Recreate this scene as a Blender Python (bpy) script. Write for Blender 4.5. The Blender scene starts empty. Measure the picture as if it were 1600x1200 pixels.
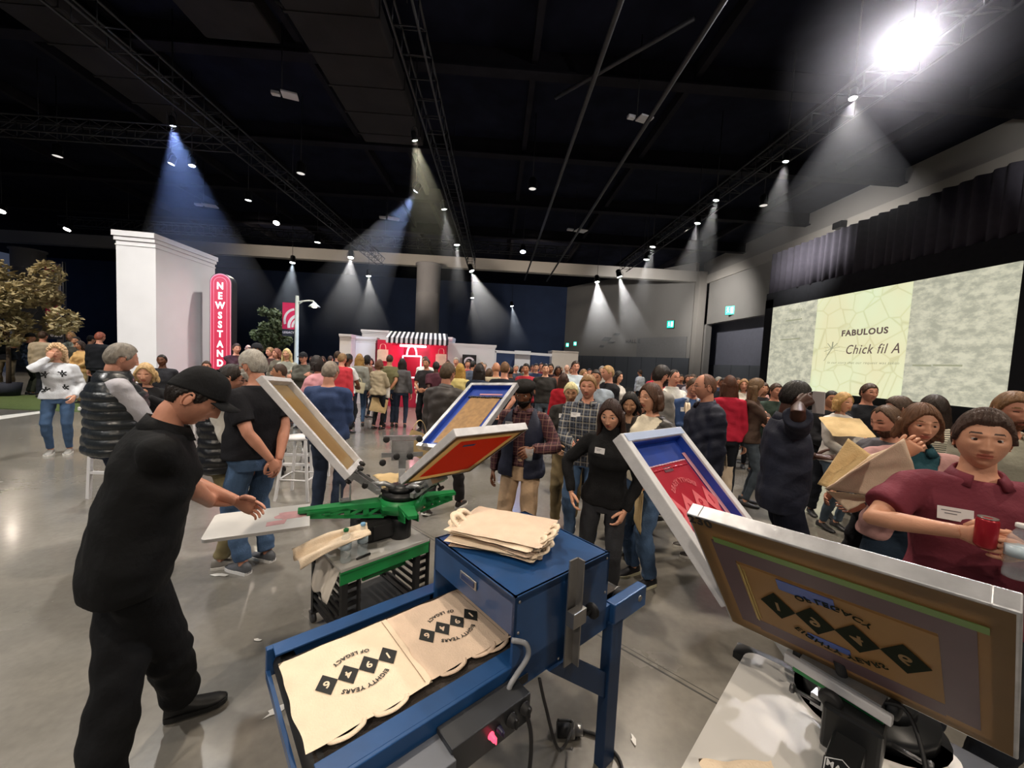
import bpy, bmesh, math, random
import numpy as np
from mathutils import Vector, Matrix, noise
sc = bpy.context.scene
C = sc.collection
PI = math.pi
R = math.radians
# ---------------------------------------------------------------- camera
FPX, CH = 600.0, 1.8
_up = np.array([.049, 1, .0617]); _up /= np.linalg.norm(_up)
_yy = np.array([-23/600, 38/600, -1.]); _yy -= _up*(_yy@_up); _yy /= np.linalg.norm(_yy)
RW = np.array([np.cross(_yy, _up), _yy, _up])          # world axes in camera coordinates
O3 = np.array([0, 0, CH])
def ray(px, py): return RW@np.array([(px-800)/FPX, -(py-600)/FPX, -1.])
def atZ(px, py, z): r = ray(px, py); return Vector(O3+r*(z-CH)/r[2])
def atY(px, py, y): r = ray(px, py); return Vector(O3+r*y/r[1])
def atX(px, py, x): r = ray(px, py); return Vector(O3+r*x/r[0])
cd = bpy.data.cameras.new('camera'); cam = bpy.data.objects.new('camera', cd); C.objects.link(cam)
cd.sensor_width = 36; cd.lens = 36*FPX/1600; cd.clip_start = .02; cd.clip_end = 200
M4 = Matrix.Identity(4)
for i in range(3):
    for j in range(3): M4[i][j] = RW[i][j]
M4.translation = Vector((0, 0, CH)); cam.matrix_world = M4
sc.camera = cam
# ---------------------------------------------------------------- world, exposure
w = bpy.data.worlds.new('world'); sc.world = w; w.use_nodes = True
w.node_tree.nodes['Background'].inputs[0].default_value = (.45, .55, .85, 1)
w.node_tree.nodes['Background'].inputs[1].default_value = .085
sc.view_settings.view_transform = 'Standard'; sc.view_settings.look = 'None'
sc.view_settings.gamma = 1; sc.view_settings.use_curve_mapping = False
sc.view_settings.exposure = -0.06
cy = sc.cycles
cy.max_bounces = 6; cy.diffuse_bounces = 3; cy.glossy_bounces = 3; cy.transmission_bounces = 6; cy.volume_bounces = 0
cy.transparent_max_bounces = 8; cy.sample_clamp_indirect = 4; cy.caustics_reflective = False; cy.caustics_refractive = False
cy.use_denoising = True
def spot(loc, aim, power, ang, col=(1, 1, 1), size=.06, blend=.35):
    l = bpy.data.lights.new('spot_light', 'SPOT'); l.energy = power; l.spot_size = R(ang); l.spot_blend = blend
    l.color = col; l.shadow_soft_size = size
    o = bpy.data.objects.new('spot_light', l); C.objects.link(o); o.location = loc
    o.rotation_euler = (Vector(aim)-Vector(loc)).to_track_quat('-Z', 'Y').to_euler()
    return o
TZ = 7.0      # height of the lamps hung on the trusses
BIG = atZ(1425, 60, 7.3)
# (pixel of the lamp, aim offset from straight below, power, cone, colour, body kind)
WH = (1, .96, .9); WM = (1, .86, .7); BL = (.3, .45, 1); YL = (1, .93, .62); CW = (.85, .92, 1)
LAMPS = [
 ((270,195),(0,2.0),700,44,BL),((268,255),(-2,-1),300,60,CW),((300,258),(1,-1),200,60,CW),((388,312),(0,0),300,60,CW),
 ((432,348),(1,-5),500,80,WM),((496,378),(0,0),200,60,WH),((457,410),(0,-1),700,36,CW),((548,402),(.5,-2),900,46,WH),
 ((576,431),(1,-1),800,40,WH),((648,218),(1.6,1.5),420,38,YL),((650,298),(-4.5,1),700,34,(.45,.6,1)),((694,326),(1,1),300,30,WH),
 ((714,382),(.5,0),500,26,WH),((737,423),(3,-1),1600,44,WH),((817,393),(0,-3),500,90,(.25,.4,1)),
 ((933,440),(.8,-1),3400,44,WH),((968,432),(2.2,-.5),2200,34,WH),((1020,385),(-1,0),420,28,WH),
 ((1010,405),(-.5,0),420,26,WH),((1119,312),(-1.2,0),380,28,WH),((1090,348),(-1.2,0),380,28,WH),((1228,251),(-1,0),330,30,WH),
 ((1333,152),(-1,-1),300,50,WH),((738,465),(.5,0),500,30,WH),((800,478),(1.5,-1),700,34,CW),((105,358),(0,-4),800,90,WM),((3,330),(2,-4),600,90,WM),
]
for (px, py), (ax, ay), pw, an, col in LAMPS:
    p = atZ(px, py, TZ)
    spot(p-Vector((0, 0, .06)), (p.x+ax, p.y+ay, 0), pw*(2.2 if an < 50 else 1.2), an, col)
spot(BIG, (-1.0, 2.2, .6), 4300, 100, (1, .95, .95), .10, .6)
# flood spots without fixtures, added over the hall and behind the camera as fill
for x, y, pw, col in ((-7.3,1.5,1500,WH),(-7.3,-4,700,CW),(-1.8,-1.6,520,WM),(-1.8,4.2,900,WM),(5.6,1.2,900,WM),(-5.5,6.5,1200,WH),(3,6.5,1300,WM),(-12,9,700,WH),(9,9,350,WM),(1.5,12,1100,WH),(-5,12,1300,WH),(7,15,450,WM),(-14,17,600,CW),(0,20,600,WH)):
    spot((x, y, 7.2), (x*.95, y+.3, 0), pw, 120, col, .12, .8)

# unseen spots added to brighten walls, kiosk, tree and, from behind the camera, faces
for a_, b_, pw, an, col in (((10.2,24,7.2),(14.8,25,5.5),1100,90,WH),((10.2,15,7.2),(14.8,16,6.5),900,90,WH),((10.2,7,7.2),(14.8,8,7.8),500,80,WH),((-14,22,7.3),(-14,28,8.3),700,100,WM),((-6,22,7.3),(-6,28,8.3),700,100,WM),((2,22,7.3),(2,28,8.3),700,100,WM),((9,22,7.3),(10.5,31,5.5),1500,90,WH),
    ((-9,2.5,7.2),(-8.5,10,2),2600,50,WH),((-15,7,7.2),(-14.5,12,2.5),1500,70,WM),((-3,-5,6.8),(-2.5,5,1.2),850,70,WM),((4,-5,6.8),(3.0,3,1.2),900,70,WM)):
    spot(a_, b_, pw, an, col, .1, .8)
# ---------------------------------------------------------------- materials
MATS = {}
def mat(name, col, rough=.6, metal=0., var=.12, scale=6., bump=0., bscale=60., emit=None, es=1., coat=0., trans=0., spec=None, ior=None):
    if name in MATS: return MATS[name]
    m = bpy.data.materials.new(name); m.use_nodes = True; nt = m.node_tree; N = nt.nodes; L = nt.links
    b = N['Principled BSDF']; MATS[name] = m
    b.inputs['Roughness'].default_value = rough; b.inputs['Metallic'].default_value = metal
    b.inputs['Coat Weight'].default_value = coat; b.inputs['Transmission Weight'].default_value = trans
    if spec is not None: b.inputs['Specular IOR Level'].default_value = spec
    if ior: b.inputs['IOR'].default_value = ior
    c = tuple(col)+(1,)
    tc = N.new('ShaderNodeTexCoord')
    if var > 0:
        n = N.new('ShaderNodeTexNoise'); n.inputs['Scale'].default_value = scale; n.inputs['Detail'].default_value = 5
        L.new(tc.outputs['Object'], n.inputs['Vector'])
        r = N.new('ShaderNodeValToRGB'); r.color_ramp.elements[0].position = .3; r.color_ramp.elements[1].position = .7
        r.color_ramp.elements[0].color = tuple(v*(1-var) for v in col)+(1,)
        r.color_ramp.elements[1].color = tuple(min(1, v*(1+var)) for v in col)+(1,)
        L.new(n.outputs['Fac'], r.inputs['Fac']); L.new(r.outputs['Color'], b.inputs['Base Color'])
    else: b.inputs['Base Color'].default_value = c
    if bump > 0:
        n2 = N.new('ShaderNodeTexNoise'); n2.inputs['Scale'].default_value = bscale; n2.inputs['Detail'].default_value = 4
        L.new(tc.outputs['Object'], n2.inputs['Vector'])
        bp = N.new('ShaderNodeBump'); bp.inputs['Strength'].default_value = bump; bp.inputs['Distance'].default_value = .01
        L.new(n2.outputs['Fac'], bp.inputs['Height']); L.new(bp.outputs['Normal'], b.inputs['Normal'])
    if emit:
        b.inputs['Emission Color'].default_value = tuple(emit)+(1,); b.inputs['Emission Strength'].default_value = es
    return m
def srgb(h):
    h = h.lstrip('#'); v = [int(h[i:i+2], 16)/255 for i in (0, 2, 4)]
    return tuple(((x+.055)/1.055)**2.4 if x > .04045 else x/12.92 for x in v)
def cloth(hexc, rough=.85): return mat('cloth_'+hexc, srgb(hexc), rough, 0, .12, 9, .35, 45, spec=.25)
def paint(hexc, rough=.4, metal=0., var=.06, **k): return mat('paint_%s_%d_%d' % (hexc, rough*100, metal*10), srgb(hexc), rough, metal, var, **k)
# ---------------------------------------------------------------- mesh builder
class MB:
    def __init__(s): s.v = []; s.f = []; s.m = []; s.sm = []; s.cur = 0
    def add(s, vs, fs, smooth=False, T=None):
        o = len(s.v)
        for p in vs:
            p = Vector(p); s.v.append(tuple(T@p) if T else tuple(p))
        for f in fs: s.f.append(tuple(i+o for i in f)); s.m.append(s.cur); s.sm.append(smooth)
        return s
    def box(s, c, d, rz=0, T=None, bev=0):
        x, y, z = (v/2 for v in d); ca, sa = math.cos(rz), math.sin(rz)
        def q(a, b, e): return (c[0]+a*ca-b*sa, c[1]+a*sa+b*ca, c[2]+e)
        if bev <= 0:
            vs = [q(i*x, j*y, k*z) for k in (-1, 1) for j in (-1, 1) for i in (-1, 1)]
            return s.add(vs, [(0,2,3,1),(4,5,7,6),(0,1,5,4),(2,6,7,3),(0,4,6,2),(1,3,7,5)], T=T)
        b = min(bev, x*.9, y*.9, z*.9)
        bm = bmesh.new(); bmesh.ops.create_cube(bm, size=1)
        for v in bm.verts: v.co = Vector((v.co.x*2*x, v.co.y*2*y, v.co.z*2*z))
        bmesh.ops.bevel(bm, geom=bm.edges[:], offset=b, segments=2, affect='EDGES', profile=.5)
        bm.verts.index_update(); vs = [q(*v.co) for v in bm.verts]; fs = [tuple(v.index for v in f.verts) for f in bm.faces]; bm.free()
        return s.add(vs, fs, T=T)
    def bar(s, a, b, w, h=None, up=(0, 0, 1)):
        h = h or w; a = Vector(a); b = Vector(b); d = (b-a); L = d.length
        if L < 1e-6: return s
        d /= L; u = Vector(up)
        if abs(d.dot(u)) > .98: u = Vector((1, 0, 0))
        x = d.cross(u).normalized(); y = x.cross(d)
        vs = [p+x*i*w/2+y*j*h/2 for p in (a, b) for j in (-1, 1) for i in (-1, 1)]
        return s.add(vs, [(0,1,3,2),(4,6,7,5),(0,4,5,1),(2,3,7,6),(0,2,6,4),(1,5,7,3)])
    def tube(s, pts, r, n=10, closed=False, caps=True):
        pts = [Vector(p) for p in pts]; k = len(pts); rs = r if isinstance(r, (list, tuple)) else [r]*k
        vs = []; prev = None
        for i, p in enumerate(pts):
            if closed: t = (pts[(i+1) % k]-pts[i-1])
            else: t = pts[min(i+1, k-1)]-pts[max(i-1, 0)]
            t.normalize()
            if prev is None: x = t.orthogonal().normalized()
            else: x = (prev-t*prev.dot(t)); x = x.normalized() if x.length > 1e-6 else t.orthogonal().normalized()
            prev = x; y = t.cross(x)
            for j in range(n):
                a = 2*PI*j/n; vs.append(p+(x*math.cos(a)+y*math.sin(a))*rs[i])
        fs = []
        for i in range(k if closed else k-1):
            for j in range(n):
                a = i*n+j; b = i*n+(j+1) % n; c = ((i+1) % k)*n
                fs.append((a, b, c+(j+1) % n, c+j))
        if caps and not closed: fs.append(tuple(range(n))[::-1]); fs.append(tuple((k-1)*n+j for j in range(n)))
        return s.add(vs, fs, True)
    def lathe(s, prof, n=24, T=None):
        vs = []; fs = []
        for r, z in prof:
            for j in range(n): a = 2*PI*j/n; vs.append((r*math.cos(a), r*math.sin(a), z))
        for i in range(len(prof)-1):
            for j in range(n): fs.append((i*n+j, i*n+(j+1) % n, (i+1)*n+(j+1) % n, (i+1)*n+j))
        fs.append(tuple(range(n))[::-1]); fs.append(tuple((len(prof)-1)*n+j for j in range(n)))
        return s.add(vs, fs, True, T)
    def cyl(s, a, b, r, n=16, r2=None): return s.tube([a, b], [r, r if r2 is None else r2], n)
    def quad(s, *p): return s.add(p, [tuple(range(len(p)))])
    def prism(s, poly, z0, z1, T=None):
        n = len(poly); vs = [(x, y, z0) for x, y in poly]+[(x, y, z1) for x, y in poly]
        fs = [tuple(range(n))[::-1], tuple(range(n, 2*n))]+[(i, (i+1) % n, n+(i+1) % n, n+i) for i in range(n)]
        return s.add(vs, fs, T=T)
    def ball(s, c, r, n=12, sc_=(1, 1, 1), T=None):
        prof = [(max(1e-4, math.sin(PI*i/n))*1., -math.cos(PI*i/n)) for i in range(n+1)]
        Tm = Matrix.Translation(c) @ Matrix.Diagonal((r*sc_[0], r*sc_[1], r*sc_[2], 1))
        if T: Tm = T@Tm
        return s.lathe(prof, n*2, Tm)
    def build(s, name, ms, parent=None):
        me = bpy.data.meshes.new(name); me.from_pydata([tuple(p) for p in s.v], [], s.f)
        ms = ms if isinstance(ms, (list, tuple)) else [ms]
        for m in ms: me.materials.append(m)
        me.polygons.foreach_set('material_index', s.m); me.polygons.foreach_set('use_smooth', s.sm)
        me.update()
        return link(me, name, parent)
def link(me, name, parent=None, T=None):
    o = bpy.data.objects.new(name, me); C.objects.link(o)
    if parent: o.parent = parent
    if T is not None: o.matrix_basis = T
    return o
def tag(o, label=None, cat=None, group=None, kind=None):
    if label: o['label'] = label
    if cat: o['category'] = cat
    if group: o['group'] = group
    if kind: o['kind'] = kind
    return o
def empty(name, label=None, cat=None, loc=(0, 0, 0), rz=0, group=None):
    o = bpy.data.objects.new(name, None); C.objects.link(o); o.location = loc; o.rotation_euler = (0, 0, rz); o.empty_display_size = .1
    return tag(o, label, cat, group)
def struct(o): o['kind'] = 'structure'; return o
def textmesh(s, size, T, name='lettering', m=None, parent=None, ext=.0006, sx=1, align='CENTER', bold=.0, shear=0, arc=None):
    """writing as real thin raised lettering; arc=(radius, centre angle, direction) bends the line round a circle"""
    cu = bpy.data.curves.new('t', 'FONT'); cu.body = s; cu.size = size; cu.align_x = align; cu.align_y = 'CENTER'; cu.offset = bold
    cu.extrude = ext; cu.shear = shear; cu.resolution_u = 3; cu.space_character = 1.12
    o = bpy.data.objects.new('t', cu); C.objects.link(o)
    me = bpy.data.meshes.new_from_object(o.evaluated_get(bpy.context.evaluated_depsgraph_get()))
    bpy.data.objects.remove(o)
    for v in me.vertices:
        x, y, z = v.co; x *= sx
        if arc:
            r, a0, d = arc
            if d > 0: a = a0-x/r; rr = r+y
            else: a = a0+x/r; rr = r-y
            x, y = rr*math.cos(a), rr*math.sin(a)
        v.co = Vector((x, y, z))
    me.transform(T); me.materials.clear(); me.materials.append(m)
    me.name = name
    return link(me, name, parent)
def basis(o, x, y, z=None):
    x = Vector(x).normalized(); y = Vector(y).normalized(); z = Vector(z).normalized() if z is not None else x.cross(y)
    M = Matrix.Identity(4)
    for i in range(3): M[i][0], M[i][1], M[i][2], M[i][3] = x[i], y[i], z[i], o[i]
    return M
rnd = random.Random(7)
# ================================================================ THE HALL
YB, XR, ZC = 28.0, 14.8, 9.6
# floor: polished concrete
def floor_mat():
    m = bpy.data.materials.new('polished_concrete'); m.use_nodes = True; N = m.node_tree.nodes; L = m.node_tree.links; b = N['Principled BSDF']
    tc = N.new('ShaderNodeTexCoord')
    n = N.new('ShaderNodeTexNoise'); n.inputs['Scale'].default_value = .55; n.inputs['Detail'].default_value = 8; n.inputs['Roughness'].default_value = .62
    L.new(tc.outputs['Object'], n.inputs['Vector'])
    r = N.new('ShaderNodeValToRGB'); e = r.color_ramp.elements
    e[0].position = .32; e[0].color = (.14, .132, .118, 1); e[1].position = .68; e[1].color = (.235, .22, .192, 1)
    L.new(n.outputs['Fac'], r.inputs['Fac'])
    n3 = N.new('ShaderNodeTexNoise'); n3.inputs['Scale'].default_value = 22; n3.inputs['Detail'].default_value = 6; L.new(tc.outputs['Object'], n3.inputs['Vector'])
    mx = N.new('ShaderNodeMixRGB'); mx.blend_type = 'OVERLAY'; mx.inputs[0].default_value = .18
    L.new(r.outputs['Color'], mx.inputs[1]); L.new(n3.outputs['Fac'], mx.inputs[2])
    L.new(mx.outputs[0], b.inputs['Base Color'])
    n2 = N.new('ShaderNodeTexNoise'); n2.inputs['Scale'].default_value = 1.4; n2.inputs['Detail'].default_value = 6; L.new(tc.outputs['Object'], n2.inputs['Vector'])
    mr = N.new('ShaderNodeMapRange'); mr.inputs['To Min'].default_value = .12; mr.inputs['To Max'].default_value = .36
    L.new(n2.outputs['Fac'], mr.inputs['Value']); L.new(mr.outputs[0], b.inputs['Roughness'])
    b.inputs['Coat Weight'].default_value = .35; b.inputs['Coat Roughness'].default_value = .12
    bp = N.new('ShaderNodeBump'); bp.inputs['Strength'].default_value = .04; bp.inputs['Distance'].default_value = .02
    L.new(n2.outputs['Fac'], bp.inputs['Height']); L.new(bp.outputs['Normal'], b.inputs['Normal'])
    return m
fm = floor_mat()
mb = MB(); mb.box((-8, 12, -.1), (70, 60, .2)); struct(mb.build('floor', fm))
jm = mat('joint', (.05, .05, .047), .7, 0, .1)
for i, (a, b) in enumerate((((-2, .62), (9, 2.9)), ((1.15, 1.5), (.2, 9)), ((-30, 9.3), (14.5, 10.3)))):
    pass
mb = MB(); a = atZ(1000, 1030, 0); b = atZ(1130, 1105, 0); d = (b-a)
mb.bar(a-d*6, b+d*6, .012, .002); mb.bar(a-d*6+Vector((.02, .03, 0)), b+d*6+Vector((.02, .03, 0)), .004, .002); o = mb.build('trim_1', jm); struct(o)
# walls
grey = mat('wall_paint_grey', (.30, .285, .27), .8, 0, .06, .5); greyd = mat('wall_paint_dark', (.10, .108, .125), .8, 0, .1, .5)
navy = mat('black_drape', (.030, .050, .115), .9, 0, .15, .6)
blackm = mat('black_ceiling', (.010, .011, .020), .9, 0, .3, 1.5, spec=.05)
beamc = mat('beam_paint', (.42, .39, .36), .75, 0, .06, .5)
mb = MB()
mb.box((-19, 40.2, 5), (54, .4, 10)); o = mb.build('wall_back', navy); struct(o)
mb = MB(); mb.box((-18, YB, 8.52), (66, .5, .76)); struct(mb.build('trim_2', beamc))
# slanted wall at the far right corner, its darker lower band and shutter
A = Vector((6.9, 40, 0)); B = Vector((14.2, YB, 0)); d = (B-A).normalized(); nn = Vector((-d.y, d.x, 0))
if nn.y > 0: nn = -nn
def wallpanel(mb, t0, t1, z0, z1, off, th=.06):
    L_ = (B-A).length; p = A+d*(t0+t1)/2*L_+nn*off
    mb.box((p.x, p.y, (z0+z1)/2), ((t1-t0)*L_, th, z1-z0), math.atan2(d.y, d.x))
mb = MB(); wallpanel(mb, 0, 1, 0, 9.6, -.2, .4); o = struct(mb.build('wall_corner', grey))
mb = MB(); wallpanel(mb, 0, 1, 0, 2.6, .03); mb.build('wainscot', greyd, o)
mb = MB(); wallpanel(mb, .66, .98, 2.6, 4.2, .03, .05); mb.build('shutter', mat('shutter_grey', (.24, .235, .235), .6, 0, .05), o)
mb = MB(); 
for i in range(9): wallpanel(mb, .1+i*.1, .103+i*.1, .0, 2.6, .065, .02)
mb.build('panel_joints', mat('joint_dark', (.05, .055, .065), .8), o)
# hexagonal mark and hall name on the slanted wall
gm = mat('wall_mark', (.13, .13, .135), .8, 0, .05)
L_ = (B-A).length
def onwall(t, z, off=.08): p = A+d*t*L_+nn*off; return Vector((p.x, p.y, z))
mb = MB()
for k, (t, z, w_, h_) in enumerate(((.42, 4.15, 1.3, .42), (.5, 4.55, .9, .25), (.38, 3.5, .7, .22), (.46, 3.85, 1.0, .16))):
    c = onwall(t, z); T = basis(c, d, (0, 0, 1))
    mb.prism([(-w_/2, -h_*.3), (w_*.2, -h_/2), (w_/2, h_*.3), (-w_*.2, h_/2)], 0, .02, T)
mb.build('wall_mark', gm, o)
textmesh('HALL E', .45, basis(onwall(.63, 3.9), d, (0, 0, 1)), 'hall_name', gm, o, .01)
# right wall
mb = MB(); mb.box((XR+.2, 10, 8.15), (.4, 36, 2.9)); mb.box((XR+.2, YB-.3, 4), (.4, 1.2, 8)); mb.box((XR+.2, 3, 4), (.4, 22, 8))
mb.box((XR+.2, 20.9, 5.87), (.4, 14, 1.66)); o = struct(mb.build('wall_right', grey))
mb = MB(); mb.box((XR+1.2, 20.9, 3), (.2, 16, 9)); p = mb.build('recess_back', mat('recess_paint', (.16, .165, .21), .8, 0, .05), o)
mb = MB(); mb.box((XR+1.05, 20.9, 1.1), (.1, 16, 2.2));
for i in range(8): mb.box((XR+1.0, 14+i*1.9, 1.1), (.04, .03, 2.2))
mb.build('wainscot', greyd, o)
mb = MB(); mb.box((XR-.35, YB-.4, 4.4), (.55, .6, 8.8)); struct(mb.build('trim_3', beamc))
mb = MB(); mb.box((XR-.05, 12, 8.25), (.15, 33, .6)); struct(mb.build('trim_4', beamc))
# round columns
for n, (px0, px1, pt, yy) in enumerate(((652, 689, 415, 27.2), (25, 63, 392, 26.0))):
    a = atY(px0, pt, yy); b = atY(px1, pt, yy); c = (a+b)/2; r = (b.x-a.x)/2
    mb = MB(); mb.lathe([(r, 0), (r, 3.2), (r*.985, 3.22), (r, 3.24), (r, 6.1), (r*.985, 6.12), (r, 6.14), (r, a.z), (r*1.12, a.z+.02), (r*1.12, a.z+.12)], 28, Matrix.Translation((c.x, yy, 0)))
    struct(mb.build('column', mat('column_concrete', (.26, .25, .26), .8, 0, .1, .7)))
    o = bpy.data.objects['column' if n == 0 else 'column.001']
# ceiling with girders, joists, ducts, catwalk panels
mb = MB(); mb.box((-10, 12, ZC+.1), (74, 62, .2)); struct(mb.build('ceiling', blackm))
gird = mat('girder_black', (.014, .013, .017), .8, 0, .2, 2, spec=.08)
for y in (3.2, 6.6, 10.2, 14.2, 18.6, 23.4):
    mb = MB(); mb.box((-8, y, ZC-.28), (62, .12, .56)); mb.box((-8, y, ZC-.55), (62, .34, .05)); tag(struct(mb.build('trim_5', gird)))
for x in (-19, -15.6, -12.2, -9.4, -5.2, -3.6, .6, 4.8, 8.9, 12.2):
    mb = MB(); mb.box((x, 12, ZC-.18), (.16, 40, .3)); struct(mb.build('trim_6', gird))
duct = mat('duct_dark', (.026, .023, .023), .7, 0, .2, 1.5, spec=.1)
for (x0, x1, y0, y1, z) in ((-6.6, -5.0, .5, 9, 8.6), (-10.4, -9.1, 2, 13, 8.6), (-4.4, -2.6, 7.5, 12.5, 8.5)):
    mb = MB(); mb.box(((x0+x1)/2, (y0+y1)/2, z), (x1-x0, y1-y0, .4), bev=.05)
    for k in range(int(y1-y0)): mb.box(((x0+x1)/2, y0+k+.5, z), (x1-x0+.05, .05, .44))
    tag(mb.build('air_duct', duct), {-6.6: 'dark square air duct over the camera left of the lattice truss', -10.4: 'long dark air duct high on the left', -4.4: 'short dark air duct between the two lattice trusses'}[x0], 'duct')
def pipe(a, b, r, lab, m=duct):
    mb = MB(); mb.cyl(a, b, r, 8); tag(mb.build('ceiling_pipe', m), lab, 'pipe')
lm = mat('pipe_lit', (.035, .034, .038), .5, 0, .2)
pipe(atZ(430, 0, 8.9), atZ(590, 112, 8.9), .045, 'thin sloping pipe left of the steep lattice truss', lm)
pipe(atZ(1085, 28, 8.9), atZ(868, 153, 8.9), .05, 'thin diagonal pipe above the white ceiling panel', lm)
for px, lab in ((950, 'straight dark conduit right of the ceiling centre'), (1094, 'straight dark conduit towards the lamp glare')):
    x = atZ(px, 60, 7.4).x; pipe((x, .5, 7.4), (x, 27, 7.4), .05, lab, lm)
# box trusses
tm = mat('truss_metal', (.045, .045, .05), .45, .6, .1)
def truss(name, x, y0, y1, z, lab, w=.42, axis='y'):
    mb = MB(); f = (lambda u, v, s: (x+v, u, s)) if axis == 'y' else (lambda u, v, s: (u, x+v, s))
    for dv in (-w/2, w/2):
        for dz in (0, w): mb.cyl(f(y0, dv, z+dz), f(y1, dv, z+dz), .024, 6)
    n = int((y1-y0)/.6)
    for i in range(n):
        a = y0+i*(y1-y0)/n; b = y0+(i+1)*(y1-y0)/n
        for dv in (-w/2, w/2):
            mb.cyl(f(a, dv, z), f(b, dv, z+w), .012, 5); mb.cyl(f(a, dv, z), f(a, dv, z+w), .012, 5)
        for dz in (0, w): mb.cyl(f(a, -w/2, z+dz), f(a, w/2, z+dz), .012, 5)
    for i in range(4):
        a = y0+(i+.5)*(y1-y0)/4; mb.cyl(f(a, 0, z+w), f(a, 0, ZC-.02), .008, 5)
    tag(mb.build(name, tm), lab, 'truss')
truss('lighting_truss', -1.75, -3, 23, 7.15, 'lattice truss running up to the top centre of the hall')
truss('lighting_truss', -7.3, -3, 24, 7.15, 'lattice truss hung over the white newsstand block')
truss('lighting_truss', 6.9, -3, 22, 7.15, 'lattice truss nearest the screen wall')
truss('lighting_truss', 20.5, -22, 3.5, 7.4, 'lattice truss crossing in front of the pale beam', axis='x')
truss('lighting_truss', 11.8, -22, -8, 7.5, 'short lattice truss crossing high above the left column', axis='x')
# lamps
lampbody = mat('lamp_black', (.015, .015, .016), .4, .3, .1)
LN = ['over the dark drape', 'beside the pale beam', 'on the middle truss', 'on the left truss', 'near the screen wall', 'above the booth']
def lampmat(col, s):
    k = 'lens_%d_%d_%d_%d' % (col[0]*100, col[1]*100, col[2]*100, s)
    return mat(k, (.8, .8, .8), .3, 0, 0, emit=col, es=s)
def lamp(p, aim, col, es, size, lab, warm=False):
    r = empty('spotlight', lab, 'spotlight', p)
    q = (Vector(aim)-p).to_track_quat('-Z', 'Y').to_matrix().to_4x4()
    mb = MB(); mb.lathe([(size*.55, .30*size/.11), (size*.9, .26*size/.11), (size, .02), (size*1.12, .0), (size*1.12, -.03), (size*.98, -.03), (size*.96, .01)], 18, q)
    mb.build('housing', lampbody, r)
    mb = MB(); mb.lathe([(size*.93, -.012), (size*.93, -.02), (size*.5, -.03), (.001, -.033)], 18, q); mb.build('lens', lampmat(col, es), r)
    mb = MB(); mb.tube([(-size*1.25, 0, .05), (-size*1.25, 0, .22), (-size*.6, 0, .30), (0, 0, .30), (size*.6, 0, .30), (size*1.25, 0, .22), (size*1.25, 0, .05)], .012, 6)
    mb.cyl((0, 0, .3), (0, 0, ZC-p.z), .012, 6); mb.build('yoke', lampbody, r)
    return r
LABS = {270: 'spotlight throwing the blue beam at upper left', 268: 'tilted oval spotlight just under the blue beam lamp', 300: 'small spotlight right of the tilted oval one', 388: 'spotlight at the far end of the left truss',
 432: 'warm glaring spotlight above the street lamp', 496: 'small lamp between the warm glare and the pale beam', 457: 'lamp against the dark wall straight above the street lamp', 548: 'round white spotlight just under the pale beam', 576: 'lamp low on the dark wall left of the round column', 648: 'yellowish spotlight at the bend of the central truss',
 650: 'spotlight throwing a pale blue beam to the left', 694: 'small spotlight down the central truss', 714: 'tiny spotlight near the column head', 737: 'white spotlight just right of the column head', 817: 'blue glaring lamp over the pale beam',
 933: 'brightest beam lamp of the pair at the beam end', 968: 'spotlight right of the brightest beam pair', 1020: 'upper lamp of the two near the heart of the right truss', 1010: 'lower lamp of the two near the right truss', 1119: 'spotlight over the exit sign of the right wall', 1090: 'spotlight before the wall corner', 1228: 'spotlight above the left edge of the screen', 1333: 'spotlight nearest the big glaring lamp',
 738: 'low distant lamp right of the round column', 800: 'lowest distant lamp on the dark wall', 105: 'warm wide lamp above the tall red banner', 3: 'warm lamp cut by the left edge of the photo'}
for (px, py), (ax, ay), pw, an, col in LAMPS:
    p = atZ(px, py, TZ); far = min(1.8, max(.8, p.y/12))
    lamp(p, (p.x+ax, p.y+ay, 0), tuple(.5+.5*c for c in col), 30 if pw > 450 else 14, .085*far, LABS[px])
for px, py, lab in ((90, 243, 'unlit spotlight on the far left'), (470, 270, 'dim spotlight in the middle of the left ceiling'), (832, 294, 'dim spotlight hanging right of the ceiling centre'), (1193, 320, 'unlit spotlight left of the drape')):
    p = atZ(px, py, TZ+.3); lamp(p, (p.x, p.y, 0), WH, .8, .12, lab)
lamp(BIG, (-1.0, 2.2, .6), (1, .97, 1), 900, .2, 'huge glaring spotlight at the top right')
# small white ceiling boxes on arms
wp = paint('cfcdd0', .5)
for px, py, lab, s_ in ((440, 148, 'white ceiling panel nearest, left of the central truss', .34), (995, 185, 'white ceiling panel right of the central truss', .34), (318, 321, 'white ceiling panel far over the newsstand block', .5), (605, 341, 'white ceiling panel in front of the pale beam', .5), (898, 360, 'white ceiling panel near the blue lamp', .5)):
    p = atZ(px, py, 7.7); r = empty('wireless_unit', lab, 'ceiling panel', p)
    mb = MB(); mb.box((s_*.55, 0, 0), (s_, s_*.8, .04), .3, bev=.01); mb.build('panel', wp, r)
    mb = MB(); mb.box((-s_*.4, 0, .02), (s_*.55, s_*.35, .08), .2, bev=.02); mb.build('radio_box', wp, r)
    mb = MB(); mb.bar((-s_*.3, 0, .06), (s_*.3, 0, .03), .02); mb.cyl((0, 0, .03), (0, 0, ZC-7.7), .012, 6); mb.build('hanger', lampbody, r)
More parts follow.
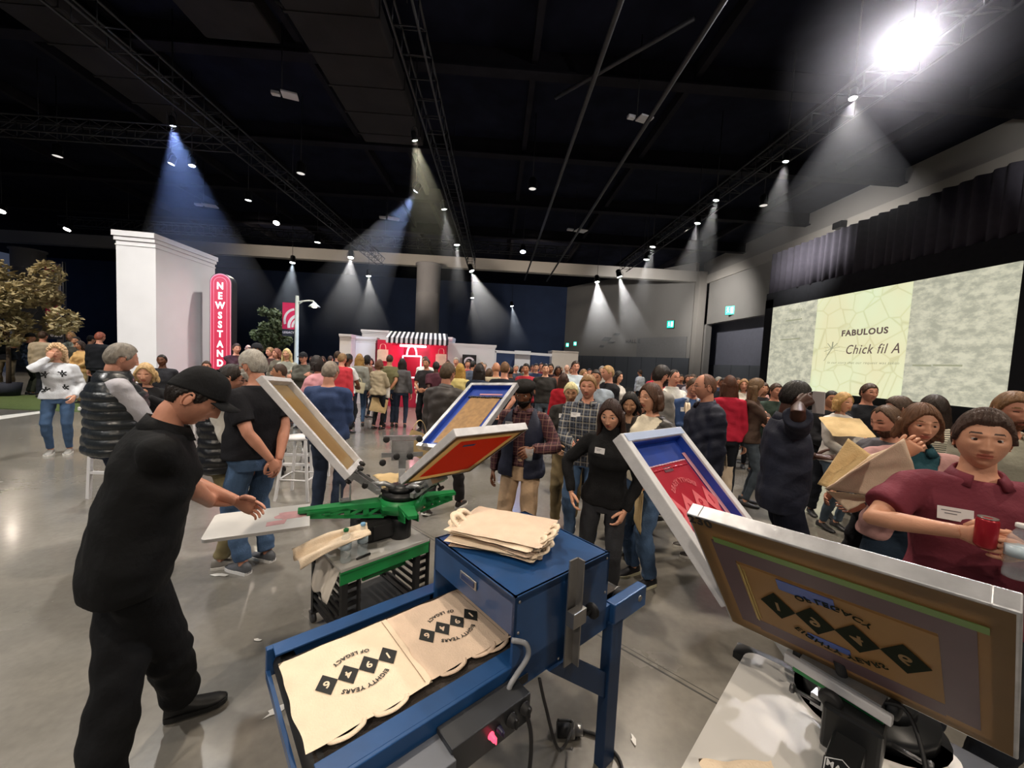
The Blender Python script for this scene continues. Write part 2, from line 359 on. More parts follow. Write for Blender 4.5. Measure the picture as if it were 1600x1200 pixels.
# exit signs
gx = mat('exit_green', (.02, .35, .25), .4, 0, 0, emit=(.02, .75, .5), es=1.6); ew = mat('exit_white', (.8, .9, .85), .4, 0, 0, emit=(.6, 1, .85), es=3)
def exit_sign(c, ang, s_, lab):
    r = empty('exit_sign', lab, 'exit sign', c, ang)
    mb = MB(); mb.box((0, 0, 0), (s_*1.0, .08, s_*.95), bev=.01); mb.build('sign_box', paint('20302c'), r)
    mb = MB(); mb.box((0, -.045, 0), (s_*.92, .012, s_*.87)); mb.build('sign_face', gx, r)
    mb = MB(); mb.box((s_*.22, -.056, 0), (s_*.26, .01, s_*.6))
    mb.ball((-s_*.2, -.056, s_*.24), s_*.07, 6, (1, .2, 1)); mb.bar((-s_*.2, -.056, s_*.15), (-s_*.16, -.056, -s_*.05), s_*.11, .01)
    mb.bar((-s_*.16, -.056, -s_*.05), (-s_*.3, -.056, -s_*.27), s_*.06, .01); mb.bar((-s_*.16, -.056, -s_*.05), (-s_*.02, -.056, -s_*.25), s_*.06, .01)
    mb.bar((-s_*.2, -.056, s_*.12), (-s_*.03, -.056, s_*.04), s_*.05, .01); mb.bar((-s_*.2, -.056, s_*.12), (-s_*.34, -.056, s_*.02), s_*.05, .01)
    mb.build('running_figure', ew, r)
p = atX(1141, 485, XR-.1); exit_sign(p, R(-60), .62, 'green exit sign on the right wall left of the screen')
exit_sign(onwall(.88, atY(1043, 506, 29.2).z, .1), math.atan2(d.y, d.x), .62, 'green exit sign on the slanted grey wall above the shutter')
for px, lab in ((887, 'tiny green exit light low at the left end of the slanted wall'), (899, 'tiny green exit light beside the other, slightly right')):
    exit_sign(atY(px, 539 if px < 890 else 537, 38.6), math.atan2(d.y, d.x), .45, lab)
# ---------------------------------------------------------------- the projection screen and its black surround
XS = 12.6
s00 = atX(1209, 481, XS); s10 = atX(1599, 407, XS); sb0 = atX(1199, 628, XS); sb1 = atX(1592, 612, XS)
y0, y1 = s00.y, s10.y; zt = (s00.z+s10.z)/2; zb = 1.15
def screen_mat():
    m = bpy.data.materials.new('projected_page'); m.use_nodes = True; N = m.node_tree.nodes; L = m.node_tree.links; b = N['Principled BSDF']
    tc = N.new('ShaderNodeTexCoord'); sp = N.new('ShaderNodeSeparateXYZ'); L.new(tc.outputs['Object'], sp.inputs[0])
    mp = N.new('ShaderNodeMapping'); mp.inputs['Scale'].default_value = (1, 2.4, 4.2); L.new(tc.outputs['Object'], mp.inputs[0])
    n = N.new('ShaderNodeTexNoise'); n.inputs['Scale'].default_value = 1.1; n.inputs['Detail'].default_value = 4; n.inputs['Roughness'].default_value = .7; L.new(mp.outputs[0], n.inputs['Vector'])
    r = N.new('ShaderNodeValToRGB'); e = r.color_ramp.elements; e[0].position = .40; e[0].color = (.40, .40, .31, 1); e[1].position = .60; e[1].color = (.66, .64, .49, 1)
    L.new(n.outputs['Fac'], r.inputs['Fac'])
    # centre panel without newsprint: pale yellow green
    g = N.new('ShaderNodeMath'); g.operation = 'SUBTRACT'; g.inputs[1].default_value = 0; L.new(sp.outputs['Y'], g.inputs[0])
    ab = N.new('ShaderNodeMath'); ab.operation = 'ABSOLUTE'; L.new(g.outputs[0], ab.inputs[0])
    lt = N.new('ShaderNodeMath'); lt.operation = 'LESS_THAN'; lt.inputs[1].default_value = 1.75; L.new(ab.outputs[0], lt.inputs[0])
    n2 = N.new('ShaderNodeTexNoise'); n2.inputs['Scale'].default_value = .5; L.new(tc.outputs['Object'], n2.inputs['Vector'])
    r2 = N.new('ShaderNodeValToRGB'); e = r2.color_ramp.elements; e[0].position = .35; e[0].color = (.84, .80, .50, 1); e[1].position = .65; e[1].color = (.80, .90, .60, 1); L.new(n2.outputs['Fac'], r2.inputs['Fac'])
    v = N.new('ShaderNodeTexVoronoi'); v.feature = 'DISTANCE_TO_EDGE'; v.inputs['Scale'].default_value = 1.6; L.new(tc.outputs['Object'], v.inputs['Vector'])
    vr = N.new('ShaderNodeValToRGB'); e = vr.color_ramp.elements; e[0].position = .0; e[0].color = (.8, .79, .72, 1); e[1].position = .045; e[1].color = (1, 1, 1, 1); L.new(v.outputs['Distance'], vr.inputs['Fac'])
    mu = N.new('ShaderNodeMixRGB'); mu.blend_type = 'MULTIPLY'; mu.inputs[0].default_value = 1; L.new(r2.outputs[0], mu.inputs[1]); L.new(vr.outputs[0], mu.inputs[2])
    mx = N.new('ShaderNodeMixRGB'); L.new(lt.outputs[0], mx.inputs[0]); L.new(r.outputs[0], mx.inputs[1]); L.new(mu.outputs[0], mx.inputs[2])
    L.new(mx.outputs[0], b.inputs['Emission Color']); b.inputs['Emission Strength'].default_value = 1.0
    b.inputs['Base Color'].default_value = (.25, .25, .22, 1); b.inputs['Roughness'].default_value = .9
    return m
ctr = atX(1340, 500, XS).y
scr = empty('projection_screen', 'huge glowing projection screen with a newspaper page on the right wall', 'screen', (XS, ctr, 0))
mb = MB(); mb.box((0, (y0+y1)/2-ctr, (zt+zb)/2), (.06, y0-y1, zt-zb)); mb.build('screen_surface', screen_mat(), scr)
bk = mat('drape_black', (.012, .013, .018), .9, 0, .2)
mb = MB(); mb.box((.1, (y0+y1)/2-ctr, zt+.35), (.25, y0-y1+1.0, .7)); mb.box((.1, (y0-ctr)+.28, (zt+zb)/2), (.25, .5, zt-zb+.8)); mb.box((.1, (y1-ctr)-.28, (zt+zb)/2), (.25, .5, zt-zb+.8))
mb.box((.15, (y0+y1)/2-ctr, zb/2), (.25, y0-y1+1, zb)); mb.build('screen_frame', bk, scr)
ink = mat('projected_ink', (.04, .03, .03), .9, 0, 0, emit=(.13, .09, .08), es=1); inks = mat('projected_ink_soft', (.1, .1, .08), .9, 0, 0, emit=(.36, .36, .24), es=1)
def onscr(px, py): p = atX(px, py, XS-.035); return Vector((-.035, p.y-ctr, p.z))
def scrtext(t, px, py, size, m=ink, **k): textmesh(t, size, basis(onscr(px, py), (0, -1, 0), (0, 0, 1)), 'headline', m, scr, .002, **k)
scrtext('FABULOUS', 1349, 519, .29, bold=.010, sx=1.1)
scrtext('Chick fil A', 1360, 546, .46, bold=.002, shear=.25, sx=.85)
scrtext('In our story that our request was taken', 1343, 567, .13, m=inks, sx=1.1, shear=.3)
scrtext('THE DAILY', 1245, 485, .16, m=inks)
mb = MB(); c0 = onscr(1300, 545)
for k in range(7):
    a = R(-60+k*38); mb.bar(c0, c0+Vector((0, math.cos(a)*.34, math.sin(a)*.26)), .05, .01)
mb.bar(c0+Vector((0, -.1, -.05)), c0+Vector((0, -.55, -.12)), .04, .01); mb.bar(c0, c0+Vector((0, .3, -.45)), .03, .01); mb.build('doodle', inks, scr)
mb = MB()
for px, py, w_ in ((1440, 571, .5), (1480, 571, .7), (1240, 500, .9), (1234, 530, 1.1)):
    c = onscr(px, py); mb.box((c.x, c.y, c.z), (.004, w_, .05))
mb.build('caption_rule', inks, scr)
# hanging pleated drape above the screen
def drape(name, x, ya, yb, z0, z1, m, lab, amp=.06, wl=.28, axis='y'):
    mb = MB(); n = int(abs(yb-ya)/.035); vs = []
    for i in range(n+1):
        y = ya+(yb-ya)*i/n; off = amp*math.sin(2*PI*y/wl+1.3*math.sin(y*2.1))+amp*.5*math.sin(y*9.7)
        for z, k in ((z0, 1.2), (z1, .8)): vs.append((x+off*k, y, z) if axis == 'y' else (y, x+off*k, z))
    fs = [(2*i, 2*i+1, 2*i+3, 2*i+2) for i in range(n)]
    mb.add(vs, fs, True); o = mb.build(name, m)
    md = o.modifiers.new('s', 'SOLIDIFY'); md.thickness = .012
    tag(o, lab, 'drape'); return o
dt = atX(1210, 408, XS).z; db = zt+.68
drape('stage_drape', XS+.05, y0+.5, 1.5, db, dt+.35, mat('drape_grey', (.06, .055, .075), .95, 0, .1), 'dark pleated drape hanging above the projection screen', .07, .33)
sp_ = atX(1312, 352, XR-.25)
r = empty('wall_speaker', 'small dark loudspeaker on the pale band of the right wall', 'loudspeaker', sp_, R(90))
mb = MB(); mb.box((0, 0, 0), (.45, .3, .28), bev=.03); mb.build('cabinet', lampbody, r)
mb = MB(); mb.box((0, -.17, 0), (.05, .2, .05)); mb.build('bracket', lampbody, r)
# haze volumes added in cone shape so the beams show, fading downwards
def beam_mat(Lh):
    k = 'beam_haze_%d' % (Lh*10)
    if k in MATS: return MATS[k]
    m = bpy.data.materials.new(k); MATS[k] = m; m.use_nodes = True; N = m.node_tree.nodes; L_ = m.node_tree.links; N.remove(N['Principled BSDF'])
    v = N.new('ShaderNodeVolumeScatter'); v.inputs['Anisotropy'].default_value = .1; v.inputs['Color'].default_value = (.93, .95, 1, 1)
    tc = N.new('ShaderNodeTexCoord'); sp = N.new('ShaderNodeSeparateXYZ'); L_.new(tc.outputs['Object'], sp.inputs[0])
    mr = N.new('ShaderNodeMapRange'); mr.inputs['From Max'].default_value = Lh; mr.inputs['To Min'].default_value = .052; mr.inputs['To Max'].default_value = 0; mr.interpolation_type = 'SMOOTHSTEP'
    L_.new(sp.outputs['Z'], mr.inputs['Value']); L_.new(mr.outputs[0], v.inputs['Density']); L_.new(v.outputs[0], N['Material Output'].inputs['Volume']); return m
for (px, py), (ax, ay), pw, an, col in LAMPS:
    if an > 50: continue
    p = atZ(px, py, TZ); d_ = Vector((ax, ay, -TZ)).normalized(); Lh = 5.0 if pw > 600 else 3.4; rr = math.tan(R(an/2))
    mb = MB(); mb.lathe([(.05, .08), (rr*Lh*.5+.05, Lh*.5), (rr*Lh+.05, Lh)], 24)
    o = mb.build('beam_haze', beam_mat(Lh)); o.matrix_world = Matrix.Translation(p)@d_.to_track_quat('Z', 'Y').to_matrix().to_4x4()
    tag(o, 'added cone of lit haze below the '+LABS[px], 'haze', kind='stuff')
hz3 = bpy.data.materials.new('glare_haze'); hz3.use_nodes = True; N = hz3.node_tree.nodes; L_ = hz3.node_tree.links; N.remove(N['Principled BSDF'])  # soft-edged haze ball added round the big lamp to make its glare
vs_ = N.new('ShaderNodeVolumeScatter'); vs_.inputs['Color'].default_value = (.95, .93, 1, 1); tc = N.new('ShaderNodeTexCoord'); gr = N.new('ShaderNodeTexGradient'); gr.gradient_type = 'SPHERICAL'
mp = N.new('ShaderNodeMapping'); mp.inputs['Scale'].default_value = (1/1.9,)*3; L_.new(tc.outputs['Object'], mp.inputs[0]); L_.new(mp.outputs[0], gr.inputs[0])
pw_ = N.new('ShaderNodeMath'); pw_.operation = 'POWER'; pw_.inputs[1].default_value = 1.6; L_.new(gr.outputs['Fac'], pw_.inputs[0]); ml = N.new('ShaderNodeMath'); ml.operation = 'MULTIPLY'; ml.inputs[1].default_value = .12; L_.new(pw_.outputs[0], ml.inputs[0])
L_.new(ml.outputs[0], vs_.inputs['Density']); L_.new(vs_.outputs[0], N['Material Output'].inputs['Volume'])
mb = MB(); mb.ball((0, 0, 0), 1.9, 14); _o = mb.build('beam_haze', hz3); _o.location = BIG+Vector((-.15, -.1, -.15)); tag(_o, 'added ball of lit haze round the huge glaring spotlight', 'haze', kind='stuff')
# ================================================================ CLOTH, PRINTS
canvas = mat('tote_canvas', srgb('ecd8be'), .9, 0, .05, 14, .35, 160, spec=.2)
canvas2 = mat('tote_canvas_pink', srgb('e0c7b0'), .9, 0, .06, 14, .35, 160, spec=.2)
canvasd = mat('tote_canvas_dark', srgb('cbb184'), .9, 0, .08, 12, .35, 120, spec=.2)
inkb = mat('print_black', (.012, .013, .012), .7, 0, .1)
def nz(x, y, z=0, s=1): return noise.noise(Vector((x*s, y*s, z*s)))
def slab(w_, h_, t, nx=24, ny=24, amp=.006, seed=0, curl=0, fn=None):
    """a piece of cloth with real thickness: closed grid, rounded wavy rim"""
    mb = MB(); top = []; bot = []
    for j in range(ny+1):
        for i in range(nx+1):
            a = i/nx*2-1; b = j/ny*2-1
            x = a*w_/2+.004*nz(b*2, seed, 3)*2; y = b*h_/2+.004*nz(a*2, seed+9, 5)*2
            e = 1-max(abs(a), abs(b))**14
            zz = amp*(nz(x, y, seed, 9)+.6*nz(x, y, seed+4, 23))+abs(amp)
            if fn: zz += fn(x, y)
            top.append((x, y, zz+t/2*e)); bot.append((x, y, zz-t/2*e))
    n = (nx+1)*(ny+1); vs = top+bot; fs = []
    for j in range(ny):
        for i in range(nx):
            a = j*(nx+1)+i; b = a+1; c = a+nx+2; d_ = a+nx+1
            fs.append((a, b, c, d_)); fs.append((n+a, n+d_, n+c, n+b))
    rim = [i for i in range(nx+1)]+[j*(nx+1)+nx for j in range(1, ny+1)]+[ny*(nx+1)+i for i in range(nx-1, -1, -1)]+[j*(nx+1) for j in range(ny-1, 0, -1)]
    for k in range(len(rim)):
        a, b = rim[k], rim[(k+1) % len(rim)]; fs.append((a, n+a, n+b, b))
    mb.add(vs, fs, True); return mb
def strap(pts, w_=.026, t=.003):
    """a webbing handle along a smoothed path"""
    P = [Vector(p) for p in pts]; Q = []
    for i in range(len(P)-1):
        p0, p1, p2, p3 = P[max(0, i-1)], P[i], P[i+1], P[min(len(P)-1, i+2)]
        for k in range(6):
            u = k/6; Q.append(.5*((2*p1)+(-p0+p2)*u+(2*p0-5*p1+4*p2-p3)*u*u+(-p0+3*p1-3*p2+p3)*u**3))
    Q.append(P[-1]); mb = MB(); vs = []; px = None
    for i, q in enumerate(Q):
        tg = (Q[min(i+1, len(Q)-1)]-Q[max(i-1, 0)]).normalized()
        s_ = tg.cross(Vector((0, 0, 1))) if px is None else px-tg*px.dot(tg)
        if s_.length < 1e-4: s_ = tg.orthogonal()
        s_.normalize(); px = s_; nn_ = s_.cross(tg)
        for a, b in ((-1, -1), (1, -1), (1, 1), (-1, 1)): vs.append(q+s_*a*w_/2+nn_*b*t/2)
    fs = [(i*4+j, i*4+(j+1) % 4, i*4+4+(j+1) % 4, i*4+4+j) for i in range(len(Q)-1) for j in range(4)]+[(0, 3, 2, 1), tuple(len(vs)-4+j for j in range(4))]
    return mb.add(vs, fs, True)
def design(parent, T, s, mdia, mnum, mtxt, only=None, lift=.0008):
    """the printed motif: four joined diamonds with 1 9 4 6, curved words above and below; T maps the motif plane"""
    w_, h_ = .033*s, .046*s
    for k, ch in enumerate('1946'):
        if only is not None and k not in only: continue
        cx = (k-1.5)*2*w_
        mb = MB(); mb.prism([(cx-w_, 0), (cx, -h_), (cx+w_, 0), (cx, h_)], 0, lift, T); dm = mb.build('printed_diamond', mdia, parent)
        textmesh(ch, .040*s, T@Matrix.Translation((cx, 0, lift+.0003)), 'numeral', mnum, dm, .0003, bold=.0008*s)
    if only is None:
        textmesh('EIGHTY YEARS', .0215*s, T@Matrix.Translation((-.002*s, -.032*s, lift)), 'upper_words', mtxt, parent, .0003, bold=.0005*s, arc=(.112*s, PI/2, 1))
        textmesh('OF LEGACY', .0215*s, T@Matrix.Translation((.002*s, .034*s, lift)), 'lower_words', mtxt, parent, .0003, bold=.0005*s, arc=(.112*s, -PI/2, -1))
# ================================================================ CONVEYOR DRYER (blue)
blue = mat('dryer_blue', srgb('1f4a7d'), .38, .1, .14, 7, .05, 30, coat=.3); blued = mat('dryer_blue_dark', srgb('17355a'), .45, .1, .12, 5, .05, 30)
steel = mat('bare_steel', (.35, .34, .33), .35, .8, .15, 12); steeld = mat('dark_steel', (.12, .12, .125), .4, .7, .15, 12)
rubber = mat('black_rubber', (.012, .012, .013), .6, 0, .1); belt = mat('belt_mesh', (.035, .027, .022), .75, 0, .3, 40, .4, 200)
DZ = R(38.5)
dr = empty('conveyor_dryer', 'blue conveyor dryer with printed totes coming out on its belt', 'conveyor dryer', (.098, 1.245, 0), DZ)
mb = MB()                                                           # hood: an inverted tray with an open tunnel
mb.box((.27, .27, .985), (.54, .54, .03), bev=.004)
mb.box((.27, .006, .83), (.54, .012, .34)); mb.box((.27, .534, .83), (.54, .012, .34))
mb.box((.006, .27, .93), (.012, .54, .14)); mb.box((.534, .27, .93), (.012, .54, .14))
mb.build('hood', blue, dr)
mb = MB(); mb.box((.27, .27, .90), (.50, .5, .04)); mb.build('heater_plate', steeld, dr)
for x, z in ((.02, .98), (.02, .87), (.02, .69), (.52, .98), (.52, .83), (.30, .69), (.24, .67)):
    mb = MB(); mb.lathe([(.006, 0), (.005, .003), (.001, .004)], 10, Matrix.Translation((x, -.001, z))@Matrix.Rotation(PI/2, 4, 'X')); mb.build('screw', steel, dr)
mb = MB(); mb.box((-.004, .27, .935), (.006, .11, .034), bev=.002); pl = mb.build('badge_plate', steel, dr)
mb = MB(); mb.box((-.008, .27, .935), (.004, .085, .02)); mb.build('badge_centre', paint('2a3d66'), pl)
mb = MB()                                                           # side rails of the bed
mb.box((.08, .012, .705), (1.42, .024, .10), bev=.003); mb.box((.08, .585, .705), (1.42, .024, .10), bev=.003)
mb.box((-.20, .042, .752), (.80, .062, .008), bev=.002); mb.box((-.20, .560, .752), (.82, .06, .008), bev=.002)
mb.box((-.625, .30, .665), (.012, .56, .03)); mb.build('bed_rails', blue, dr)
mb = MB(); mb.box((.08, .30, .728), (1.34, .45, .004)); mb.box((.08, .30, .66), (1.3, .45, .004)); mb.build('belt', belt, dr)
for x in (-.575, .74):
    mb = MB(); mb.cyl((x, .03, .695), (x, .57, .695), .036, 22); rl = mb.build('end_roller', rubber, dr)
    mb = MB(); mb.tube([(x+.037*math.cos(a), .078, .695+.037*math.sin(a)) for a in [2*PI*i/24 for i in range(24)]], .004, 6, True); mb.build('roller_ring', steel, rl)
mb = MB(); mb.box((.27, .30, .69), (.5, .54, .06)); mb.build('underpan', blued, dr)
mb = MB()                                                           # control box on the near side of the bed
mb.box((-.14, -.045, .675), (.30, .085, .095), bev=.004); cb = mb.build('control_box', mat('control_black', (.03, .032, .036), .4, .2, .1), dr)
def knob(parent, x, z, r, y=-.09, m=rubber, name='knob'):
    mb = MB(); T = Matrix.Translation((x, y, z))@Matrix.Rotation(PI/2, 4, 'X')
    mb.lathe([(r*1.25, 0), (r*1.25, .003), (r, .004), (r*.9, .02), (r*.3, .021)], 18, T); mb.box((x, y-.022, z), (r*.35, .01, r*1.7)); return mb.build(name, m, parent)
knob(cb, -.075, .685, .017); knob(cb, -.020, .690, .017)
knob(cb, -.155, .682, .009, m=mat('pilot_red', (.5, .02, .03), .3, 0, 0, emit=(1, .06, .12), es=2.5), name='pilot_light'); knob(cb, -.125, .684, .009, m=mat('button_dark', (.02, .02, .05), .3), name='push_button')
mb = MB(); mb.box((.05, -.004, .685), (.05, .004, .03)); mb.build('rating_plate', rubber, cb)
mb = MB(); mb.box((-.43, -.055, .70), (.29, .10, .012), bev=.003); mb.box((-.43, -.10, .655), (.29, .006, .09)); mb.build('motor_cover', paint('6e727a', .35, .5), dr)
mb = MB()                                                           # height guide bar with clamp and hand knob
mb.box((.275, -.02, .85), (.05, .006, .42)); mb.box((.298, -.035, .85), (.006, .035, .42)); gb = mb.build('guide_bar', steel, dr)
mb = MB(); mb.box((.28, -.045, .845), (.075, .035, .06), bev=.003); mb.build('clamp', steel, gb)
mb = MB(); mb.cyl((.33, -.05, .835), (.36, -.05, .835), .006, 8); mb.lathe([(.024, 0), (.03, .003), (.03, .016), (.02, .022)], 10, Matrix.Translation((.36, -.05, .835))@Matrix.Rotation(PI/2, 4, 'Y')); mb.build('hand_knob', rubber, gb)
mb = MB(); mb.box((.70, .0, .712), (.26, .05, .10), bev=.006); hr = mb.build('outfeed_arm', blue, dr)
mb = MB(); mb.cyl((.77, -.03, .72), (.77, -.022, .72), .014, 12); mb.build('bolt', steel, hr)
for y in (.0, .57):
    mb = MB(); mb.box((.60, y, .34), (.085, .05, .68), bev=.004); mb.build('leg', blued, dr)
    mb = MB(); mb.bar((.20, y+.01, .66), (.60, y+.01, .36), .03, .075, (0, 1, 0)) if False else mb.prism([(.18, .655), (.30, .655), (.60, .42), (.60, .30)], -.012, .012, Matrix.Translation((0, y, 0))@Matrix.Rotation(PI/2, 4, 'X')); mb.build('brace', blued, dr)
mb = MB()                                                           # pedestal under the infeed end
mb.prism([(-.36, .62), (-.10, .62), (-.16, .02), (-.34, .02)], -.07, .07, Matrix.Translation((0, .30, 0))@Matrix.Rotation(PI/2, 4, 'X')); mb.box((-.25, .30, .015), (.34, .42, .03)); mb.build('pedestal', rubber, dr)
# power leads
def wpt(px, py, z): return atZ(px, py, z)
DT = Matrix.Translation((.098, 1.245, 0))@Matrix.Rotation(DZ, 4, 'Z')
def dl(x, y, z): return DT@Vector((x, y, z))
def smooth_path(P, n=6):
    P = [Vector(p) for p in P]; Q = []
    for i in range(len(P)-1):
        p0, p1, p2, p3 = P[max(0, i-1)], P[i], P[i+1], P[min(len(P)-1, i+2)]
        for k in range(n):
            u = k/n; Q.append(.5*((2*p1)+(-p0+p2)*u+(2*p0-5*p1+4*p2-p3)*u*u+(-p0+3*p1-3*p2+p3)*u**3))
    return Q+[P[-1]]
mb = MB(); mb.tube(smooth_path([(-.01, -.005, .86), (.03, -.03, .845), (.04, -.035, .80), (.0, -.03, .755), (-.03, -.03, .73), (-.04, -.03, .70)]), .009, 10); mb.build('grey_conduit', paint('8d8f93', .5), dr)
mb = MB(); mb.tube(smooth_path([(-.03, -.03, .70), (-.01, -.08, .67), (.0, -.11, .58), (-.02, -.12, .40), (-.08, -.15, .20), (-.16, -.25, .02), (-.3, -.5, .012)]), .007, 8); tag(mb.build('power_lead', rubber, dr))
mb = MB(); mb.tube(smooth_path([dl(.13, -.01, .655), dl(.15, -.03, .55), dl(.22, -.05, .35), wpt(895, 1130, .10), wpt(872, 1125, .12)]), .006, 8)
plugp = wpt(888, 1135, .06)
co = mb.build('supply_cable', rubber); tag(co, 'black supply cable hanging under the blue dryer to the twist plug', 'cable')
pg = empty('twist_lock_plug', 'black twist-lock plug and socket lying on the floor behind the dryer leg', 'plug', atZ(890, 1140, .035))
mb = MB(); mb.cyl((-.06, .0, 0), (.0, 0, 0), .032, 14); mb.build('socket', rubber, pg); mb = MB(); mb.cyl((0, 0, 0), (.02, 0, 0), .036, 14); mb.cyl((.02, 0, 0), (.06, 0, 0), .025, 14); mb.build('plug_body', steel, pg)
mb = MB(); mb.tube(smooth_path([atZ(905, 1140, .012), atZ(935, 1150, .012), atZ(955, 1170, .012), atZ(972, 1200, .012), atZ(985, 1300, .012)]), .008, 8); tag(mb.build('floor_cable', rubber), 'black cable running over the floor past the dryer leg', 'cable')
# totes on the belt
def tote_on_belt(x, y, lab, m, seed, motif=True, only=None, w_=.37, h_=.375):
    r = empty('tote_bag', lab, 'tote bag', dl(x, y, .747), DZ, 'printed totes on the dryer belt')
    slab(w_, h_, .006, 26, 26, .0012, seed).build('bag_cloth', m, r)
    T = Matrix.Translation((0.015, 0, .0062))@Matrix.Rotation(PI, 4, 'Z')
    if motif: design(r, T, 1.0, inkb, m, inkb, only)
    mb = MB(); mb.bar((w_/2-.022, -h_/2+.01, .0062), (w_/2-.022, h_/2-.01, .0062), .0015, .0008); mb.build('hem_stitch', mat('stitch_brown', (.25, .17, .11), .9), r)
    for s_ in (0, 1):
        x0 = -.13+s_*.13
        strap([(x0, -h_/2+.012, .001), (x0+.008, -h_/2-.004, -.001), (x0+.05, -h_/2-.012, -.003), (x0+.09, -h_/2-.003, -.001), (x0+.10, -h_/2+.012, .001)], .014).build('strap', m, r)
    return r
tote_on_belt(.115, .300, 'pinkish tote bag just emerging from under the dryer hood', canvas2, 3, True, (0,), .34, .36).location.z -= .003
tote_on_belt(-.070, .310, 'pinkish printed tote bag in the middle of the dryer belt', canvas2, 2, True, None, .35, .365)
o = tote_on_belt(-.425, .298, 'pale printed tote bag hanging over the near end of the dryer belt', canvas, 1); o.location.z += .006
# stack of blank totes on the hood
HC = dl(.235, .355, 1.001)
for k in range(7):
    r = empty('tote_bag', ['bottom blank tote of the pile on the blue dryer', 'blank tote second from the bottom of the pile on the dryer', 'blank tote third from the bottom of the pile on the dryer', 'blank tote in the middle of the pile on the dryer', 'blank tote third from the top of the pile on the dryer', 'blank tote just under the top one on the dryer', 'topmost blank tote lying on the pile on the dryer'][k], 'tote bag', HC+Vector((.014*math.sin(k*2.3), .012*math.cos(k*1.7), .003+k*.0105)), DZ-R(62)+R([9, -5, 4, -9, 3, -3, 2][k]), 'blank totes piled on the dryer')
    slab(.40, .30, .009, 30, 24, .004 if k > 4 else .002, 11+k, fn=lambda x, y: -.03*max(0, abs(x)-.185)*10*.12).build('bag_cloth', canvas if k % 3 else canvas2, r)
    for e in (-1, 1):
        for q in ((0,) if k % 2 else (0, 1)):
            yo = (-.09+.07*q+.02*math.sin(k*3+e)); h = .018+.016*((k*5+q*3) % 4)/3
            if k >= 3 or e > 0: strap([(e*.17, yo, .002), (e*.20, yo+.01, .004+h*.4), (e*.225, yo+.03, h), (e*(.215), yo+.06, h*1.1), (e*.19, yo+.075, .006), (e*.165, yo+.08, .003)], .024).build('strap', canvas, r)
# ================================================================ PRESSES
green = mat('press_green', srgb('1d8a47'), .4, .05, .08, 6, coat=.2); alu = mat('frame_aluminium', (.52, .53, .56), .38, .65, .22, 14, .1, 50); aluw = mat('frame_white', (.66, .66, .68), .5, .1, .10, 16, .1, 60)
castm = mat('cast_aluminium', (.42, .43, .44), .35, .75, .2, 18); plat = mat('platen_white', (.66, .645, .62), .45, 0, .06, 5)
def scr_frame(corners, name_lab, fw, th, under=False, fm=alu):
    """corners: outer+, outer-, inner-, inner+ ; local x across, y outwards, z towards the ink side"""
    o_a, o_b, i_b, i_a = [Vector(c) for c in corners]
    yv = ((o_a+o_b)-(i_a+i_b)).normalized(); xv = (o_b-o_a); W_ = xv.length; L_ = ((o_a+o_b)/2-(i_a+i_b)/2).length
    xv = (xv-yv*xv.dot(yv)).normalized(); zv = xv.cross(yv)
    if zv.z < 0: xv = -xv; zv = -zv
    c = (o_a+o_b+i_a+i_b)/4; T = basis(c, xv, yv, zv)
    r = empty('printing_screen', name_lab, 'printing screen', c, group=None); r.matrix_world = T
    mb = MB()
    for s_ in (-1, 1):
        mb.box((s_*(W_/2-fw/2), 0, th/2), (fw, L_, th), bev=.003); mb.box((0, s_*(L_/2-fw/2), th/2), (W_-2*fw+.004, fw, th-.001), bev=.002)
    mb.build('frame', fm, r)
    return r, W_, L_, T
def sheet(parent, name, m, x, y, w_, h_, z, t=.0012):
    mb = MB()
    if name in ('mesh_fabric', 'print_area', 'ink_area') and m.name in ('emulsion_brown', 'ink_red', 'emulsion_tan', 'ink_crimson'):
        mb.quad((x-w_/2, y-h_/2, z), (x+w_/2, y-h_/2, z), (x+w_/2, y+h_/2, z), (x-w_/2, y+h_/2, z)); return mb.build(name, m, parent)
    mb.box((x, y, z), (w_, h_, t)); return mb.build(name, m, parent)
S1 = 1.18
def sc1(p, s=S1): p = Vector(p); q = Vector((0, 0, CH)); return q+(p-q)*s
brown = mat('emulsion_brown', srgb('7d5a2c'), .45, 0, .15, 8); red = mat('ink_red', srgb('d8412f'), .5, 0, .06, 7); tanm = mat('emulsion_tan', srgb('a8885a'), .5, 0, .10, 8)
bluei = mat('ink_blue', srgb('1c3f9c'), .35, 0, .25, 9, coat=.3); blacki = mat('ink_black', (.012, .011, .012), .3, 0, .2); purp = mat('tape_purple', srgb('564047'), .5, 0, .15, 6); greent = mat('tape_green', srgb('6d8f48'), .5, 0, .12, 8)
blut = mat('tape_blue', srgb('3a57a5'), .5, 0, .08, 9); yel = mat('emulsion_yellow', srgb('b3a05c'), .5, 0, .12, 9); redd = mat('ink_crimson', srgb('c3243a'), .35, 0, .1, 9, coat=.3); pinkt = mat('tape_pink', srgb('c98f9a'), .5)
def translucent(m, col, k=.8):
    N = m.node_tree.nodes; L_ = m.node_tree.links; t = N.new('ShaderNodeBsdfTranslucent'); t.inputs[0].default_value = tuple(min(1, c*1.25) for c in col)+(1,)
    mx = N.new('ShaderNodeMixShader'); mx.inputs[0].default_value = k; L_.new(N['Principled BSDF'].outputs[0], mx.inputs[1]); L_.new(t.outputs[0], mx.inputs[2]); L_.new(mx.outputs[0], N['Material Output'].inputs['Surface'])
for m_, c_, k_ in ((red, 'd8412f', .8), (brown, 'a07c46', .45), (tanm, 'd4c4a4', .45), (redd, 'c3243a', .25)): translucent(m_, srgb(c_), k_)
